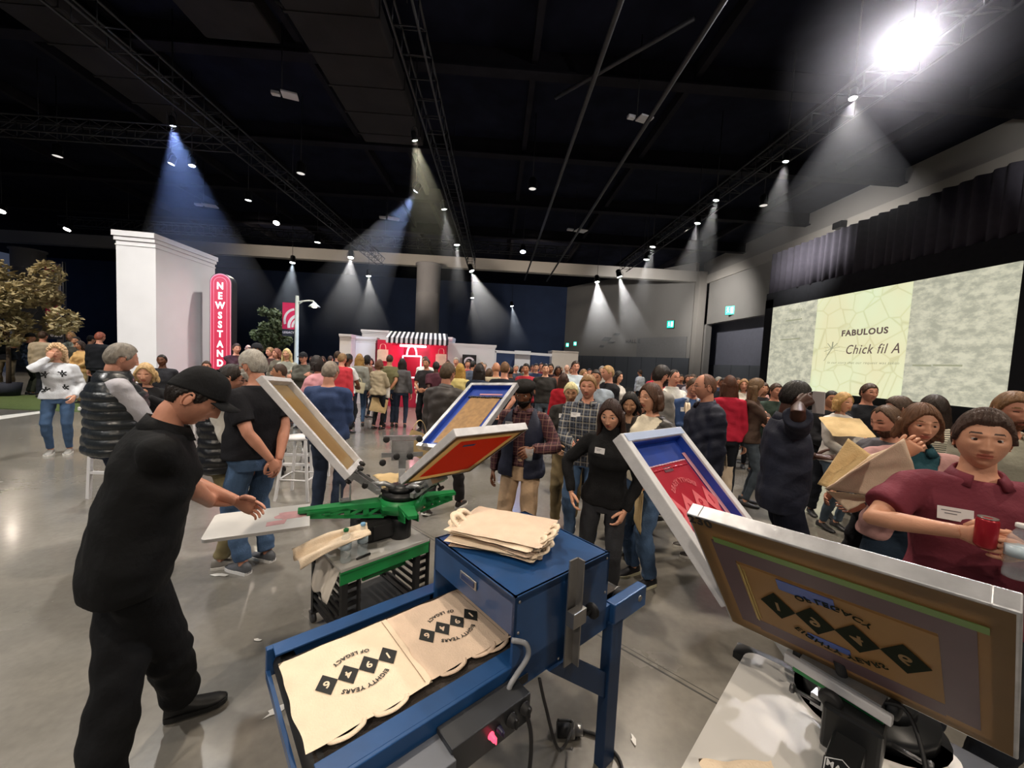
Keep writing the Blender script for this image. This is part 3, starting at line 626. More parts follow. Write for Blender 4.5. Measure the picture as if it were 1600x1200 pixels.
# A left screen seen nearly edge on
r, W_, L_, T = scr_frame([sc1(p) for p in ((-1.164, 1.9, 1.646), (-1.242, 2.311, 1.608), (-.818, 2.346, 1.116), (-.74, 1.935, 1.154))], 'tilted printing screen left of the press head seen from underneath', .035, .042, fm=aluw)
sheet(r, 'mesh_fabric', tanm, 0, 0, W_-.05, L_-.05, .002); sheet(r, 'emulsion', yel, 0, .19, W_-.10, .12, -.0005); sheet(r, 'print_area', brown, 0, -.05, W_-.16, L_-.30, -.0006)
sheet(r, 'ink_smear', blacki, -.02, .12, W_-.3, .03, -.0018)
# B front screen, red under side
r, W_, L_, T = scr_frame([sc1(p) for p in ((-.157, 1.591, 1.471), (.17, 1.881, 1.464), (-.128, 2.208, 1.14), (-.455, 1.918, 1.147))], 'tilted printing screen with a plain bright red under side', .034, .045, fm=aluw)
sheet(r, 'mesh_fabric', brown, 0, 0, W_-.02, L_-.02, -.0002); sheet(r, 'print_area', red, 0, .01, W_-.15, L_-.16, -.0016); sheet(r, 'label_patch', mat('patch_navy', (.02, .03, .12), .5), .09, .19, .08, .022, -.003)
# C back screen, blue well and wood coloured mesh
r, W_, L_, T = scr_frame([sc1(p) for p in ((-.17, 2.791, 1.596), (.155, 2.56, 1.626), (-.133, 2.108, 1.258), (-.458, 2.339, 1.228))], 'tilted printing screen with blue ink around a brown stencil', .032, .042)
sheet(r, 'mesh_fabric', bluei, 0, 0, W_-.05, L_-.05, .003); sheet(r, 'stencil', mat('stencil_wood', srgb('9a7442'), .55, 0, .25, 26), 0, -.04, W_-.18, L_-.24, .006)
mb = MB(); 
for k in range(16): mb.ball((-.16+k*.021, L_/2-.155+.012*nz(k, 2.2), .010), .015+.008*abs(nz(k, 5)), 6, (1, .7, .45))
mb.build('ink_bead', blacki, r); sheet(r, 'tape_strip', pinkt, .03, L_/2-.115, W_-.25, .016, .006)
for s_ in (-1, 1):
    mb = MB(); mb.box((s_*(W_/2-.034), 0, .018), (.003, L_-.07, .03)); mb.build('ink_film', bluei, r)
mb = MB(); mb.box((0, L_/2-.034, .018), (W_-.07, .003, .03)); mb.build('ink_film', bluei, r)
# D white screen, ink side to the viewer
r, W_, L_, T = scr_frame(((.765, 1.6, 1.526), (.415, 1.318, 1.536), (.655, 1.005, 1.14), (1.005, 1.288, 1.13)), 'steep white-framed printing screen with red ink and a pale reversed print', .036, .045, fm=aluw)
sheet(r, 'mesh_fabric', bluei, 0, 0, W_-.05, L_-.05, .003); sheet(r, 'ink_area', redd, 0, -.035, W_-.15, L_-.19, .006)
pale = mat('print_pale_red', srgb('d9636b'), .5)
for s_ in (-1, 1):
    mb = MB(); mb.box((s_*(W_/2-.038), 0, .02), (.003, L_-.08, .032)); mb.build('ink_film', bluei, r)
mb = MB(); mb.box((0, L_/2-.038, .02), (W_-.08, .003, .032)); mb.build('ink_film', bluei, r)
mb = MB(); mb.box((0, L_/2-.019, .0465), (W_-.03, .03, .002)); mb.build('tape_strip', paint('aebfe0'), r)
sheet(r, 'tape_strip', pinkt, W_/2-.055, -.02, .026, L_-.16, .007)
for yy_ in (0, .018):
    mb = MB(); 
    for k in range(14): mb.ball((-.14+k*.021, L_/2-.128-yy_+.004*nz(k, 1.1+yy_), .0075), .009+.006*abs(nz(k, 7)), 6, (1.3, .35+yy_*10, .3))
    mb.build('ink_bead', paint('e6b8c4') if yy_ == 0 else redd, r)
T2 = Matrix.Translation((0, -.02, .0075))@Matrix.Diagonal((-1, 1, 1, 1)); design(r, T2, 1.25, pale, redd, pale)
sheet(r, 'label_patch', mat('patch_dark', (.10, .02, .03), .5), -.02, .13, .06, .02, .008)
# E near screen, under side to the viewer
E0 = Vector((.475, .895, 1.45)); 
r, W_, L_, T = scr_frame(((.753, .489, 1.48), (.475, .895, 1.45), (.697, 1.02, 1.092), (.975, .615, 1.122)), 'large near printing screen showing a mirrored green and tan print', .030, .036)
mirr = Matrix.Diagonal((1, 1, 1, 1))
ex = -1 if (T@Vector((1, 0, 0))-T.translation).dot(Vector((.525, -.847, .08))) < 0 else 1
umb = mat('emulsion_umber', srgb('8a6c44'), .5, 0, .15, 8); translucent(umb, srgb('a89070'), .4); sheet(r, 'mesh_fabric', umb, 0, 0, W_-.012, L_-.012, -.0003, .0004); mb = MB()
for s_ in (-1, 1): mb.box((s_*(W_-.128)/2, -.01, -.0016), (.043, L_-.12, .0012)); mb.box((0, -.015+s_*(L_-.165)/2, -.0016), (W_-.171, .050, .0012))
mb.build('tape_border', purp, r)
sheet(r, 'print_area', tanm, 0, -.02, W_-.17, L_-.22, -.003); sheet(r, 'tape_strip', greent, ex*.01, L_/2-.065, W_-.08, .018, -.003)
for (x_, y_, w2, h2) in ((-.03, .068, .10, .035), (-.01, -.095, .075, .022)): sheet(r, 'tape_patch', blut, ex*x_, y_, w2, h2, -.0045)
for (x_, y_, w2, h2) in ((-.155, -.02, .004, L_-.22), (-.148, -.02, .0025, L_-.25)): sheet(r, 'stencil_edge', yel, ex*x_, y_, w2, h2, -.0045, .001)
dg = mat('stencil_green', srgb('20261c'), .9, 0, .15, 20, spec=.1)
Tm = Matrix.Translation((ex*.01, -.022, -.0052))@Matrix.Diagonal((ex, -1 , -1, 1)); design(r, Tm@Matrix.Diagonal((1, 1, 1, 1)), 1.06, dg, tanm, dg)
textmesh('230', .035, Matrix.Translation((-ex*(W_/2-.03), L_/2-.016, -.0012))@Matrix.Diagonal((ex, 1, -1, 1)), 'marker_number', blacki, r, .0004, bold=.001)
# ---- press 1 (green)
H1 = Vector((-.61, 2.60, 0)); HZ = .86
def disc(mb, x, y, z0, z1, r_, n=28): mb.cyl((x, y, z0), (x, y, z1), r_, n)
def radial(az, r0, r1, z, mb, w0=.09, w1=.05, th=.035, dz=0):
    d_ = Vector((math.cos(R(az)), math.sin(R(az)), 0)); s_ = Vector((-d_.y, d_.x, 0))
    a = d_*r0; b = d_*r1
    mb.add([a-s_*w0/2+Vector((0, 0, z)), a+s_*w0/2+Vector((0, 0, z)), b+s_*w1/2+Vector((0, 0, z+dz)), b-s_*w1/2+Vector((0, 0, z+dz)),
            a-s_*w0/2+Vector((0, 0, z-th*1.8)), a+s_*w0/2+Vector((0, 0, z-th*1.8)), b+s_*w1/2+Vector((0, 0, z+dz-th)), b-s_*w1/2+Vector((0, 0, z+dz-th))],
           [(0, 1, 2, 3), (7, 6, 5, 4), (0, 4, 5, 1), (1, 5, 6, 2), (2, 6, 7, 3), (3, 7, 4, 0)])
def web(az, r0, r1, z0, z1, mb, t=.006, side=0):
    """a pierced side plate of an arm: triangles cut out between struts"""
    d_ = Vector((math.cos(R(az)), math.sin(R(az)), 0)); s_ = Vector((-d_.y, d_.x, 0))*side
    def P(r_, z): return d_*r_+s_+Vector((0, 0, z))
    mb.bar(P(r0, z1), P(r1, z1), t, .022); mb.bar(P(r0, z0), P(r1, z1-.02), t, .022)
    n = 4
    for i in range(n):
        a = r0+(r1-r0)*i/n; zb = z0+(z1-.02-z0)*i/n; zb2 = z0+(z1-.02-z0)*(i+1)/n; a2 = r0+(r1-r0)*(i+1)/n
        mb.bar(P(a, zb), P(a, z1), t, .035, d_); mb.bar(P(a, z1), P(a2, zb2), t, .02)
def handknob(mb, p, d_, r_=.022, L_=.02):
    p = Vector(p); d_ = Vector(d_).normalized(); q = p+d_*L_; mb.tube([p, p+d_*.003, q-d_*.003, q], [r_*.8, r_, r_, r_*.7], 9)
def press(name, lab, H, hz, gm_, arms, screens, extra_heads, skip_base=False):
    pr_ = empty(name, lab, 'printing press', H)
    mb = MB(); disc(mb, 0, 0, .50 if not skip_base else .05, hz-.10, .07); mb.build('pillar', blacki2, pr_)
    mb = MB(); disc(mb, 0, 0, hz-.10, hz-.02, .15); mb.prism([(.17*math.cos(R(a)), .17*math.sin(R(a))) for a in range(0, 360, 60)], hz-.07, hz-.045); mb.build('turntable', gm_, pr_)
    mb = MB(); disc(mb, 0, 0, hz-.02, hz+.02, .13); disc(mb, 0, 0, hz+.02, hz+.05, .09); mb.build('head_casting', blacki2, pr_)
    for az, r1 in arms:
        mb = MB(); radial(az, .10, r1, hz-.03, mb, .11, .055, .02)
        for s_ in (-.045, .045): web(az, .12, r1*.92, hz-.13, hz-.05, mb, .006, s_*.9)
        mb.build('platen_arm', gm_, pr_)
    for az, top in screens:
        d_ = Vector((math.cos(R(az)), math.sin(R(az)), 0)); s_ = Vector((-d_.y, d_.x, 0)); top = Vector(top)-H
        hp = d_*.15+Vector((0, 0, hz+.03)); e = (top-hp).normalized(); n_ = e.cross(s_)
        mb = MB()
        for q in (-.035, .035): mb.bar(hp+s_*q, top+s_*q-e*.02, .012, .045, n_)
        mb.bar(hp-s_*.06, hp+s_*.06, .03); mb.tube([d_*.05+Vector((0, 0, hz+.04)), d_*.11+Vector((0, 0, hz+.07)), hp+e*.06], .018, 10); ar = mb.build('screen_arm', castm, pr_)
        mb = MB(); mb.bar(top-s_*.075-e*.012, top+s_*.075-e*.012, .04, .055, n_); mb.bar(top-s_*.07+n_*.035, top+s_*.07+n_*.035, .06, .008, n_); mb.build('screen_clamp', castm, ar)
        for q, dd in ((-.055, 1), (.055, 1), (0, -1)):
            mb = MB(); p = top+s_*q-e*.02; mb.cyl(p, p+n_*.06*dd, .006, 8); handknob(mb, p+n_*.055*dd, n_*dd); mb.build('hand_knob', rubber, ar)
        for q in (-1, 1):
            mb = MB(); p = hp+e*.10+s_*.05*q; mb.cyl(p-s_*.03*q, p+s_*.03*q, .006, 8); handknob(mb, p+s_*.028*q, s_*q, .020); mb.build('hand_knob', rubber, ar)
        mb = MB(); a_ = hp-s_*.02+Vector((0, 0, -.02)); mb.cyl(d_*.09+Vector((0, 0, hz)), hp+e*.16-n_*.02, .011, 10); mb.build('gas_spring', rubber, ar)
    for az, rr, zz in extra_heads:
        d_ = Vector((math.cos(R(az)), math.sin(R(az)), 0)); s_ = Vector((-d_.y, d_.x, 0)); c = d_*rr+Vector((0, 0, zz))
        mb = MB(); mb.bar(d_*.06+Vector((0, 0, hz)), c-Vector((0, 0, .10)), .045, .03); mb.bar(c-Vector((0, 0, .10)), c, .05, .025, d_)
        mb.box((c.x, c.y, c.z+.03), (.012, .15, .14), R(az), bev=.004); ar = mb.build('raised_arm', castm, pr_)
        mb = MB(); mb.bar(c+Vector((0, 0, .12))-s_*.13, c+Vector((0, 0, .12))+s_*.13, .035, .03); mb.bar(c-s_*.14, c+s_*.14, .02, .03); mb.build('crossbar', castm, ar)
        for q, zq in ((-.11, .12), (.11, .12), (.04, .0), (-.05, .0), (-.13, -.04), (.13, -.04)):
            mb = MB(); p = c+s_*q+Vector((0, 0, zq)); mb.cyl(p, p-d_*.045, .006, 8); handknob(mb, p-d_*.04, -d_, .023); mb.build('hand_knob', rubber, ar)
    return pr_
blacki2 = mat('black_iron', (.016, .017, .018), .38, .3, .15)
def mid(*c): return sum((Vector(x) for x in c), Vector())/len(c)
pA = mid(sc1((-.818, 2.346, 1.116)), sc1((-.74, 1.935, 1.154))); pB = mid(sc1((-.128, 2.208, 1.14)), sc1((-.455, 1.918, 1.147))); pC = mid(sc1((-.133, 2.108, 1.258)), sc1((-.458, 2.339, 1.228)))
def az_of(H, p): return math.degrees(math.atan2(p.y-H.y, p.x-H.x))
P1 = press('screen_printing_press', 'green rotary screen printing press in the middle of the floor', H1, HZ, green, [(205, .62), (25, .38), (-65, .34), (115, .34)], [(az_of(H1, pA), pA), (az_of(H1, pB), pB), (az_of(H1, pC), pC)], [(105, .10, HZ+.24)])
def platen(name_lab, c, az, w_, l_, th=.018, m=plat, rc=.03):
    r = empty('platen', name_lab, 'platen', c, R(az)); pts = []
    for cx, cy_, a0 in ((l_/2-rc, w_/2-rc, 0), (-l_/2+.004, w_/2-.004, 90), (-l_/2+.004, -w_/2+.004, 180), (l_/2-rc, -w_/2+rc, 270)):
        rr = rc if a0 in (0, 270) else .004
        for k in range(6): a = R(a0+k*18); pts.append((cx+rr*math.cos(a), cy_+rr*math.sin(a)))
    mb = MB(); mb.prism(pts, -th, 0); mb.build('board', m, r); return r
pc = sc1((-1.13, 1.905, .95)); 
r = platen('white platen the man in black leans on', pc, 205, .36, .50)
pk = mat('ink_stain_pink', srgb('d9a5a8'), .5, 0, .2, 14)
mb = MB(); mb.prism([(-.16+.02*math.sin(k*2.1)+(.10+.02*math.sin(k*5))*math.cos(k*PI/9), -.02+(.07+.015*math.cos(k*7))*math.sin(k*PI/9)) for k in range(18)], 0, .0008); mb.build('ink_stain', pk, r)
mb = MB(); mb.prism([(-.13, .04), (-.03, .05), (-.03, .11), (-.12, .10)], 0, .001); mb.build('ink_stain', pk, r)
# bracket on the green arm
bp_ = sc1((-.80, 2.10, .97)); r_ = MB(); r_.box((bp_.x, bp_.y, .845), (.07, .05, .008), R(25)); 
for q in (-1, 1): r_.box((bp_.x+q*.03*math.cos(R(25)), bp_.y+q*.03*math.sin(R(25)), .895), (.008, .045, .10), R(25), bev=.002)
o = r_.build('platen_bracket', castm, P1); o.location = -H1
# stand of press 1
N1 = Vector((-.84, 2.16, 0)); N2 = Vector((-.44, 2.55, 0)); ud = (N2-N1).normalized(); vd = Vector((-ud.y, ud.x, 0)); TBL = .56
st = empty('press_cart', 'low cart with green front and black slatted ends under the press', 'cart', N1, math.atan2(ud.y, ud.x)); TL = (N2-N1).length+.04
mb = MB(); mb.box((TL/2, .24, .55), (TL, .50, .02), bev=.003); mb.build('worktop', mat('worktop_pale', (.45, .44, .42), .5, 0, .1), st)
mb = MB(); mb.box((TL/2, .005, .50), (TL, .012, .08)); mb.box((TL/2, -.002, .535), (TL, .02, .008)); mb.build('front_rail', green, st)
mb = MB(); mb.box((TL/2+.04, .12, .41), (.30, .02, .09)); mb.box((TL/2+.04, .11, .45), (.30, .03, .006)); mb.build('drawer_front', green, st)
for x in (.03, TL-.08):
    mb = MB()
    for y in (.02, .46): mb.box((x, y, .30), (.035, .035, .48)); mb.box((x+.09, y, .30), (.012, .03, .48))
    for k in range(7): mb.box((x+.05, .05+.0, .13+k*.055), (.13, .02, .022)); mb.box((x-.01, .24, .13+k*.055), (.01, .42, .022))
    mb.build('slatted_rack', rubber, st)
for x, y in ((.02, .03), (TL-.03, .03), (.02, .46), (TL-.03, .46)):
    mb = MB(); mb.cyl((x-.012, y, .035), (x+.012, y, .035), .035, 14); mb.box((x, y, .07), (.04, .04, .015)); mb.build('caster', steeld, st)
mb = MB(); mb.box((TL/2, .24, .12), (TL-.04, .44, .02)); mb.build('shelf', rubber, st)
def onst(x, y, z): return st.matrix_basis@Vector((x, y, z)) if False else Matrix.Translation(N1)@Matrix.Rotation(math.atan2(ud.y, ud.x), 4, 'Z')@Vector((x, y, z))
# equipment bag and cable box on the cart
r = empty('tool_bag', 'black tool bag on the cart beneath the press head', 'bag', onst(.38, .27, .56), math.atan2(ud.y, ud.x)-.08)
mb = MB(); mb.box((0, 0, .075), (.34, .24, .15), bev=.03); mb.build('bag_body', mat('bag_black', (.010, .010, .011), .75, 0, .2, 10, .5, 60), r)
mb = MB(); mb.box((0, -.125, .075), (.20, .02, .10), bev=.008); mb.build('pocket', rubber, r); mb = MB(); mb.tube(smooth_path([(-.1, 0, .15), (-.05, 0, .19), (.05, 0, .19), (.1, 0, .15)]), .01, 8); mb.build('handle', rubber, r)
# water bottles
def glass(name, col=(1, 1, 1)): return mat(name, col, .06, 0, 0, trans=1, ior=1.33)
pet = mat('bottle_plastic', (.62, .74, .80), .08, 0, 0, coat=.5); pet.node_tree.nodes['Principled BSDF'].inputs['Alpha'].default_value = .22
def bottle(p, lab, cap='0f6b3a', h=.20, r_=.031, rz=0, tilt=None):
    r = empty('water_bottle', lab, 'bottle', p, rz)
    k = h/.20
    prof = [(.02*k, 0), (r_*.95, .004), (r_, .02*k), (r_*.93, .04*k), (r_, .06*k), (r_*.95, .08*k), (r_, .10*k), (r_, .125*k), (r_*.85, .15*k), (r_*.5, .172*k), (.012*k, .18*k), (.012*k, .187*k)]
    mb = MB(); mb.lathe(prof, 20); mb.build('bottle_body', pet, r)
    mb = MB(); mb.lathe([(.014*k, .186*k), (.015*k, .189*k), (.015*k, .2*k), (.012*k, .202*k)], 16); mb.build('cap', paint(cap), r)
    mb = MB(); mb.lathe([(r_*1.01, .082*k), (r_*1.012, .12*k)], 20); mb.build('label_sleeve', mat('label_film', (.55, .68, .78), .3, 0, .3, 20), r)
    return r
bottle(onst(.055, .06, .561), 'clear water bottle with green cap on the left of the cart'); bottle(onst(.165, .075, .561), 'clear water bottle with blue label on the right of the cart', '7fb0d8')
mb = MB(); mb.cyl(onst(.11, .035, .568), onst(.20, .045, .568), .007, 8); tag(mb.build('marker_pen', rubber), 'black marker pen lying before the two water bottles', 'pen')
# cloths hanging over the cart end
def drapecloth(lab, pts, m, seed, name='canvas_cloth'):
    """a sheet stretched over four edge curves, with folds"""
    n = 22; A_, B_, C__, D_ = [Vector(p) for p in pts]; mb = MB(); vs = []
    for j in range(n+1):
        v = j/n
        for i in range(n+1):
            u_ = i/n; p = A_*(1-u_)*(1-v)+B_*u_*(1-v)+C__*u_*v+D_*(1-u_)*v
            f = .016*math.sin(u_*9+seed+2*nz(u_, v, seed, 2))*(.3+v)+.012*nz(u_, v, seed, 5)
            vs.append(p+Vector((f*.5, -f*.5, f+.05*math.sin(PI*v)*(.4))))
    fs = [(j*(n+1)+i, j*(n+1)+i+1, (j+1)*(n+1)+i+1, (j+1)*(n+1)+i) for j in range(n) for i in range(n)]
    mb.add(vs, fs, True); o = mb.build(name, m); md = o.modifiers.new('s', 'SOLIDIFY'); md.thickness = .004; tag(o, lab, 'cloth'); return o
drapecloth('cream canvas cloth sagging from the green press arm over the cart', [atZ(572, 818, .74), atZ(580, 835, .72), atZ(470, 888, .60), atZ(455, 862, .64)], canvas, 1)
drapecloth('white cloth bunched over the left end of the cart', [onst(.10, .10, .59), onst(.0, .30, .59), onst(-.07, .25, .38), onst(-.05, .05, .36)], paint('d8d2ca', .9), 4)
# canvas bags lying on the rear platens
drapecloth('blank tote laid on the rear left platen', [sc1(p) for p in ((-.76, 2.45, 1.02), (-.50, 2.60, 1.02), (-.42, 2.40, .97), (-.62, 2.22, 1.0))], canvasd, 6, 'tote_bag')
# ---- press 2 (near right)
H2 = Vector((.99, .90, 0)); HZ2 = .97
pE = mid((.697, 1.02, 1.092), (.975, .615, 1.122)); pD = mid((.655, 1.005, 1.14), (1.005, 1.288, 1.13))
P2 = press('screen_printing_press', 'black rotary screen printing press under the near printing screens', H2, HZ2, blacki2, [(222, .50), (132, .3), (-48, .35)], [(az_of(H2, pE), pE), (az_of(H2, pD), pD)], [], True)
mb = MB(); mb.box((0, 0, .03), (.5, .5, .06), bev=.01); mb.build('foot', blacki2, P2)
hp = pE-H2
mb = MB(); mb.box((hp.x-.01, hp.y+.0, hp.z-.03), (.035, .17, .028), R(az_of(H2, pE)), bev=.003); mb.build('clamp_bar_green', green, P2)
mb = MB(); mb.box((hp.x-.03, hp.y-.01, hp.z-.015), (.016, .20, .022), R(az_of(H2, pE)), bev=.003); mb.build('clamp_bar_pale', aluw, P2)
mb = MB(); d_ = Vector((math.cos(R(218)), math.sin(R(218)), 0)); s_ = Vector((-d_.y, d_.x, 0)); c = d_*.20+Vector((0, 0, HZ2+.05))
mb.box((c.x, c.y, c.z), (.10, .10, .10), R(218), bev=.008); mb.box((c.x+d_.x*.08, c.y+d_.y*.08, c.z-.02), (.10, .055, .05), R(218), bev=.006); hb = mb.build('registration_block', blacki2, P2)
c2 = c+d_*.135; T = basis(c2+Vector((0, 0, -.01)), -s_*-1, (d_*-.35+Vector((0, 0, 1))).normalized()); 
mb = MB(); mb.prism([(-.028, -.02), (.028, -.02), (.028, .01), (0, .024), (-.028, .01)], 0, .002, T); sk = mb.build('sticker', blacki2, hb)
mb = MB(); mb.prism([(-.026, -.018), (.026, -.018), (.026, .009), (0, .022), (-.026, .009)], .002, .0026, T); mb.build('sticker_edge', paint('d8dadc'), sk)
mb = MB(); mb.prism([(-.024, -.0165), (.024, -.0165), (.024, .008), (0, .0205), (-.024, .008)], .0026, .003, T); mb.build('sticker_field', blacki2, sk)
textmesh('MADE', .016, T@Matrix.Translation((0, .002, .0032)), 'sticker_words', paint('d8dadc'), sk, .0002, bold=.0004)
textmesh('IN USA', .010, T@Matrix.Translation((0, -.010, .0032)), 'sticker_words', paint('d8dadc'), sk, .0002)
for q in (-1, 1):
    mb = MB(); p = c+s_*.06*q+Vector((0, 0, .01)); mb.cyl(p, p+s_*.05*q, .005, 8); mb.tube([p+s_*.05*q, p+s_*.055*q, p+s_*.06*q], [.009, .012, .009], 8); mb.build('adjusting_screw', steeld, hb)
mb = MB(); mb.tube(smooth_path([c+Vector((0, 0, .05)), c+s_*.07+Vector((0, 0, .10)), c+s_*.11+d_*.05+Vector((0, 0, .03)), c+s_*.10+d_*.10]), .004, 6); mb.build('hose', rubber, hb)
az2 = 222; d_ = Vector((-.735, -.678, 0)); w2 = Vector((.678, -.735, 0)); corner = Vector((.81, 1.10, .95)); pcen = corner+d_*.26+w2*.215
platen('big pale platen under the near printing screen', pcen, math.degrees(math.atan2(d_.y, d_.x))+180, .43, .52, .02, plat, .04).rotation_euler = (0, 0, math.atan2(-d_.y, -d_.x))
cl = slab(.16, .10, .008, 18, 14, .01, 31).build('canvas_scrap', canvas); cl.location = pcen+d_*.20-w2*.10+Vector((0, 0, .006)); tag(cl, 'crumpled pale cloth on the near end of the big platen', 'cloth')
# ================================================================ PEOPLE
def sstep(a, b, x): t = np.clip((x-a)/(b-a), 0, 1); return t*t*(3-2*t)
def Gs(x, s): return np.exp(-(x/s)**2)
def head_grid(nc, nr, feat=1., fem=0., jaw=1., fat=0., nose=1.):
    t = np.linspace(-1, 1, nc, endpoint=False); az = PI*np.sign(t)*np.abs(t)**1.5
    el = np.linspace(-PI/2, PI/2, nr)
    A, E_ = np.meshgrid(az, el)
    x = np.sin(A)*np.cos(E_); y = np.cos(A)*np.cos(E_); z = np.sin(E_)
    y2 = np.sign(y)*np.abs(y)**.86
    X = (.0745-.003*fem)*x; Y = .095*y2; Z = .118*z
    jt = sstep(0, 1, -z)
    X *= 1-(.27+.06*fem-.10*jaw*.5-.12*fat)*jt; Y = np.where(y > 0, Y*(1-.12*jt), Y*(1-.45*jt))
    X *= 1+.05*fat
    if feat > 0:
        fm = sstep(.05, .4, y)*feat
        ax = np.abs(X)
        d = .004*(1-.6*fem)*Gs(Z-.026, .008)*Gs(X, .045)
        d = d-.011*Gs(ax-.031, .015)*Gs(Z-.008, .010)
        tt = np.clip((.018-Z)/.05, 0, 1); hgt = (.005+.019*nose*tt)*np.where(Z < -.034, Gs(Z+.034, .006), 1)*np.where(Z > .02, Gs(Z-.02, .012), 1)
        d = d+hgt*Gs(X, .0075+.005*tt)+.008*Gs(ax-.0115, .0055)*Gs(Z+.031, .006)
        d = d+.004*Gs(X, .028)*Gs(Z+.058, .018)+(.004+.001*fem)*Gs(X, .017)*Gs(Z+.0535, .0045)+(.005+.001*fem)*Gs(X, .015)*Gs(Z+.0645, .005)-.0055*Gs(X, .021)*Gs(Z+.0588, .0022)
        d = d+.007*jaw*Gs(X, .018)*Gs(Z+.096, .014)-.003*Gs(X, .02)*Gs(Z+.078, .006)+.004*Gs(ax-.045, .016)*Gs(Z+.012, .016)
        Y = Y+d*fm
    return A, E_, X, Y, Z, y
def grid_mesh(mb, X, Y, Z, T, matf=None):
    nr, nc = X.shape; o = len(mb.v)
    P = np.stack([X, Y, Z], -1).reshape(-1, 3)
    Tn = np.array(T); Q = P@Tn[:3, :3].T+Tn[:3, 3]
    mb.v.extend(map(tuple, Q.tolist()))
    for j in range(nr-1):
        for i in range(nc):
            a = j*nc+i; b = j*nc+(i+1) % nc
            mb.f.append((o+a, o+b, o+b+nc, o+a+nc)); mb.sm.append(True); mb.m.append(matf[j, i] if matf is not None else mb.cur)
def hair_mesh(style, T, nc, nr, seed, fem=0, fat=0, L_=.25, thick=.012):
    A, E_, X, Y, Z, y = head_grid(nc, nr, 0, fem, 1, fat); a = np.abs(A)*180/PI
    mb = MB(); r_ = np.sqrt(X**2+Y**2+Z**2)+1e-6; dx, dy, dz = X/r_, Y/r_, Z/r_
    def prof(pts): return np.interp(a, [p[0] for p in pts], [p[1] for p in pts])
    rough = .0022; curl = 0
    if style in ('short', 'crop', 'quiff', 'curly_short'): zb = prof([(0, .064), (28, .068), (45, .058), (62, .035), (74, .0), (84, -.012), (92, .012), (104, .012), (118, -.045), (180, -.062)])
    elif style == 'receding': zb = prof([(0, .078), (20, .095), (40, .085), (60, .05), (74, .005), (84, -.01), (92, .012), (104, .012), (118, -.045), (180, -.062)])
    elif style == 'fringe': zb = prof([(0, .2), (62, .2), (75, -.005), (92, .01), (104, .01), (118, -.045), (180, -.062)])
    elif style == 'beard': zb = None
    elif style in ('bob', 'long', 'curly_long', 'bun'): zb = prof([(0, .072), (20, .068), (38, .045), (50, .022), (62, .002), (72, -.03 if style != 'bun' else .0), (82, -.10 if style != 'bun' else -.01), (180, -.12 if style != 'bun' else -.07)])
    elif style == 'afro': zb = prof([(0, .060), (45, .05), (62, .03), (74, -.005), (92, .0), (118, -.05), (180, -.065)])
    elif style == 'cap': zb = prof([(0, .038), (90, .030), (180, -.005)])
    elif style == 'beret': zb = prof([(0, .050), (180, .03)])
    if style == 'beard':
        m = sstep(-.040, -.050, Z)*sstep(100, 85, a)*sstep(.0, .1, y+.35)*(1-.95*Gs(X, .017)*Gs(Z+.0605, .006)*(a < 60))
        m = np.maximum(m, .8*sstep(58, 66, a)*sstep(92, 84, a)*sstep(.0, -.03, Z))
        # skin features under it
        _, _, X, Y, Z, y = head_grid(nc, nr, 1, fem, 1, fat); off = m*thick-.010*(1-m)
    else:
        m = sstep(-.005, .004, Z-zb); th = thick
        if style == 'afro': th = thick+.012*m
        if style == 'quiff': th = thick+.020*sstep(.04, .11, Z)*sstep(-.3, .9, y)
        if style == 'bob': th = thick+.016*sstep(.06, -.08, Z)
        if style == 'curly_long': th = thick+.018; curl = .012
        if style == 'curly_short': curl = .006
        if style == 'cap': th = .014+.012*sstep(.04, .11, Z)
        off = th*m-.014*(1-m)
    X = X+dx*off; Y = Y+dy*off; Z = Z+dz*off*(1 if style != 'cap' else .8)
    if style not in ('cap', 'beret'):
        ph = np.sin(A*31+seed)+.7*np.sin(A*53+Z*60+seed*2)+.5*np.sin(A*17+Z*90+X*70)
        k = rough*m*ph; X += dx*k; Y += dy*k; Z += dz*k*.5
        if style == 'quiff': w_ = .004*np.sin(Y*260+X*60+seed)*m*sstep(.05, .1, Z); Z += w_
    if curl:
        w_ = curl*m*(np.sin(X*190+seed)*np.sin(Z*170)+np.sin(Y*210+Z*120)*.7); X += dx*w_; Y += dy*w_; Z += dz*w_
    grid_mesh(mb, X, Y, Z, T)
    if style in ('long', 'curly_long', 'bob'):
        L2 = {'long': L_, 'curly_long': .19, 'bob': .13}[style]; n = 10; wd = 1.15 if style == 'curly_long' else 1
        rings = 28
        vs = []; 
        for i in range(n+1):
            u_ = i/n; z = .02-u_*(L2); rx = (.080+.012*math.sin(PI*u_))*(1-.25*u_**3)*wd; ry = (.060*(1-.35*u_))*wd; cy = -.040-.015*u_
            for j in range(rings):
                q = 2*PI*j/rings; k = 1+.05*math.sin(9*q+seed+3*u_)+.04*math.sin(17*q+6*u_)+(.12*math.sin(6*q+u_*16+seed)*math.sin(u_*19) if curl else 0)
                vs.append((rx*k*math.cos(q), cy+ry*k*math.sin(q), z))
        fs = [(i*rings+j, (i+1)*rings+j, (i+1)*rings+(j+1) % rings, i*rings+(j+1) % rings) for i in range(n) for j in range(rings)]+[tuple(range(rings)), tuple(n*rings+j for j in range(rings))[::-1]]
        mb.add(vs, fs, True, T)
        for s_ in (-1, 1):
            for q, (x0, y0_) in enumerate(((.080, .000), (.082, -.018), (.076, -.032))):
                pts = [T@Vector((s_*(x0+.006*math.sin(k_*1.3+q)*wd+ (0 if k_ < 2 else .004*k_)), y0_+.004*math.sin(k_*1.9+seed), .03-k_*L2/6)) for k_ in range(7)]
                mb.tube(pts, [.012, .018, .019*wd, .019*wd, .018, .015, .006], 10)
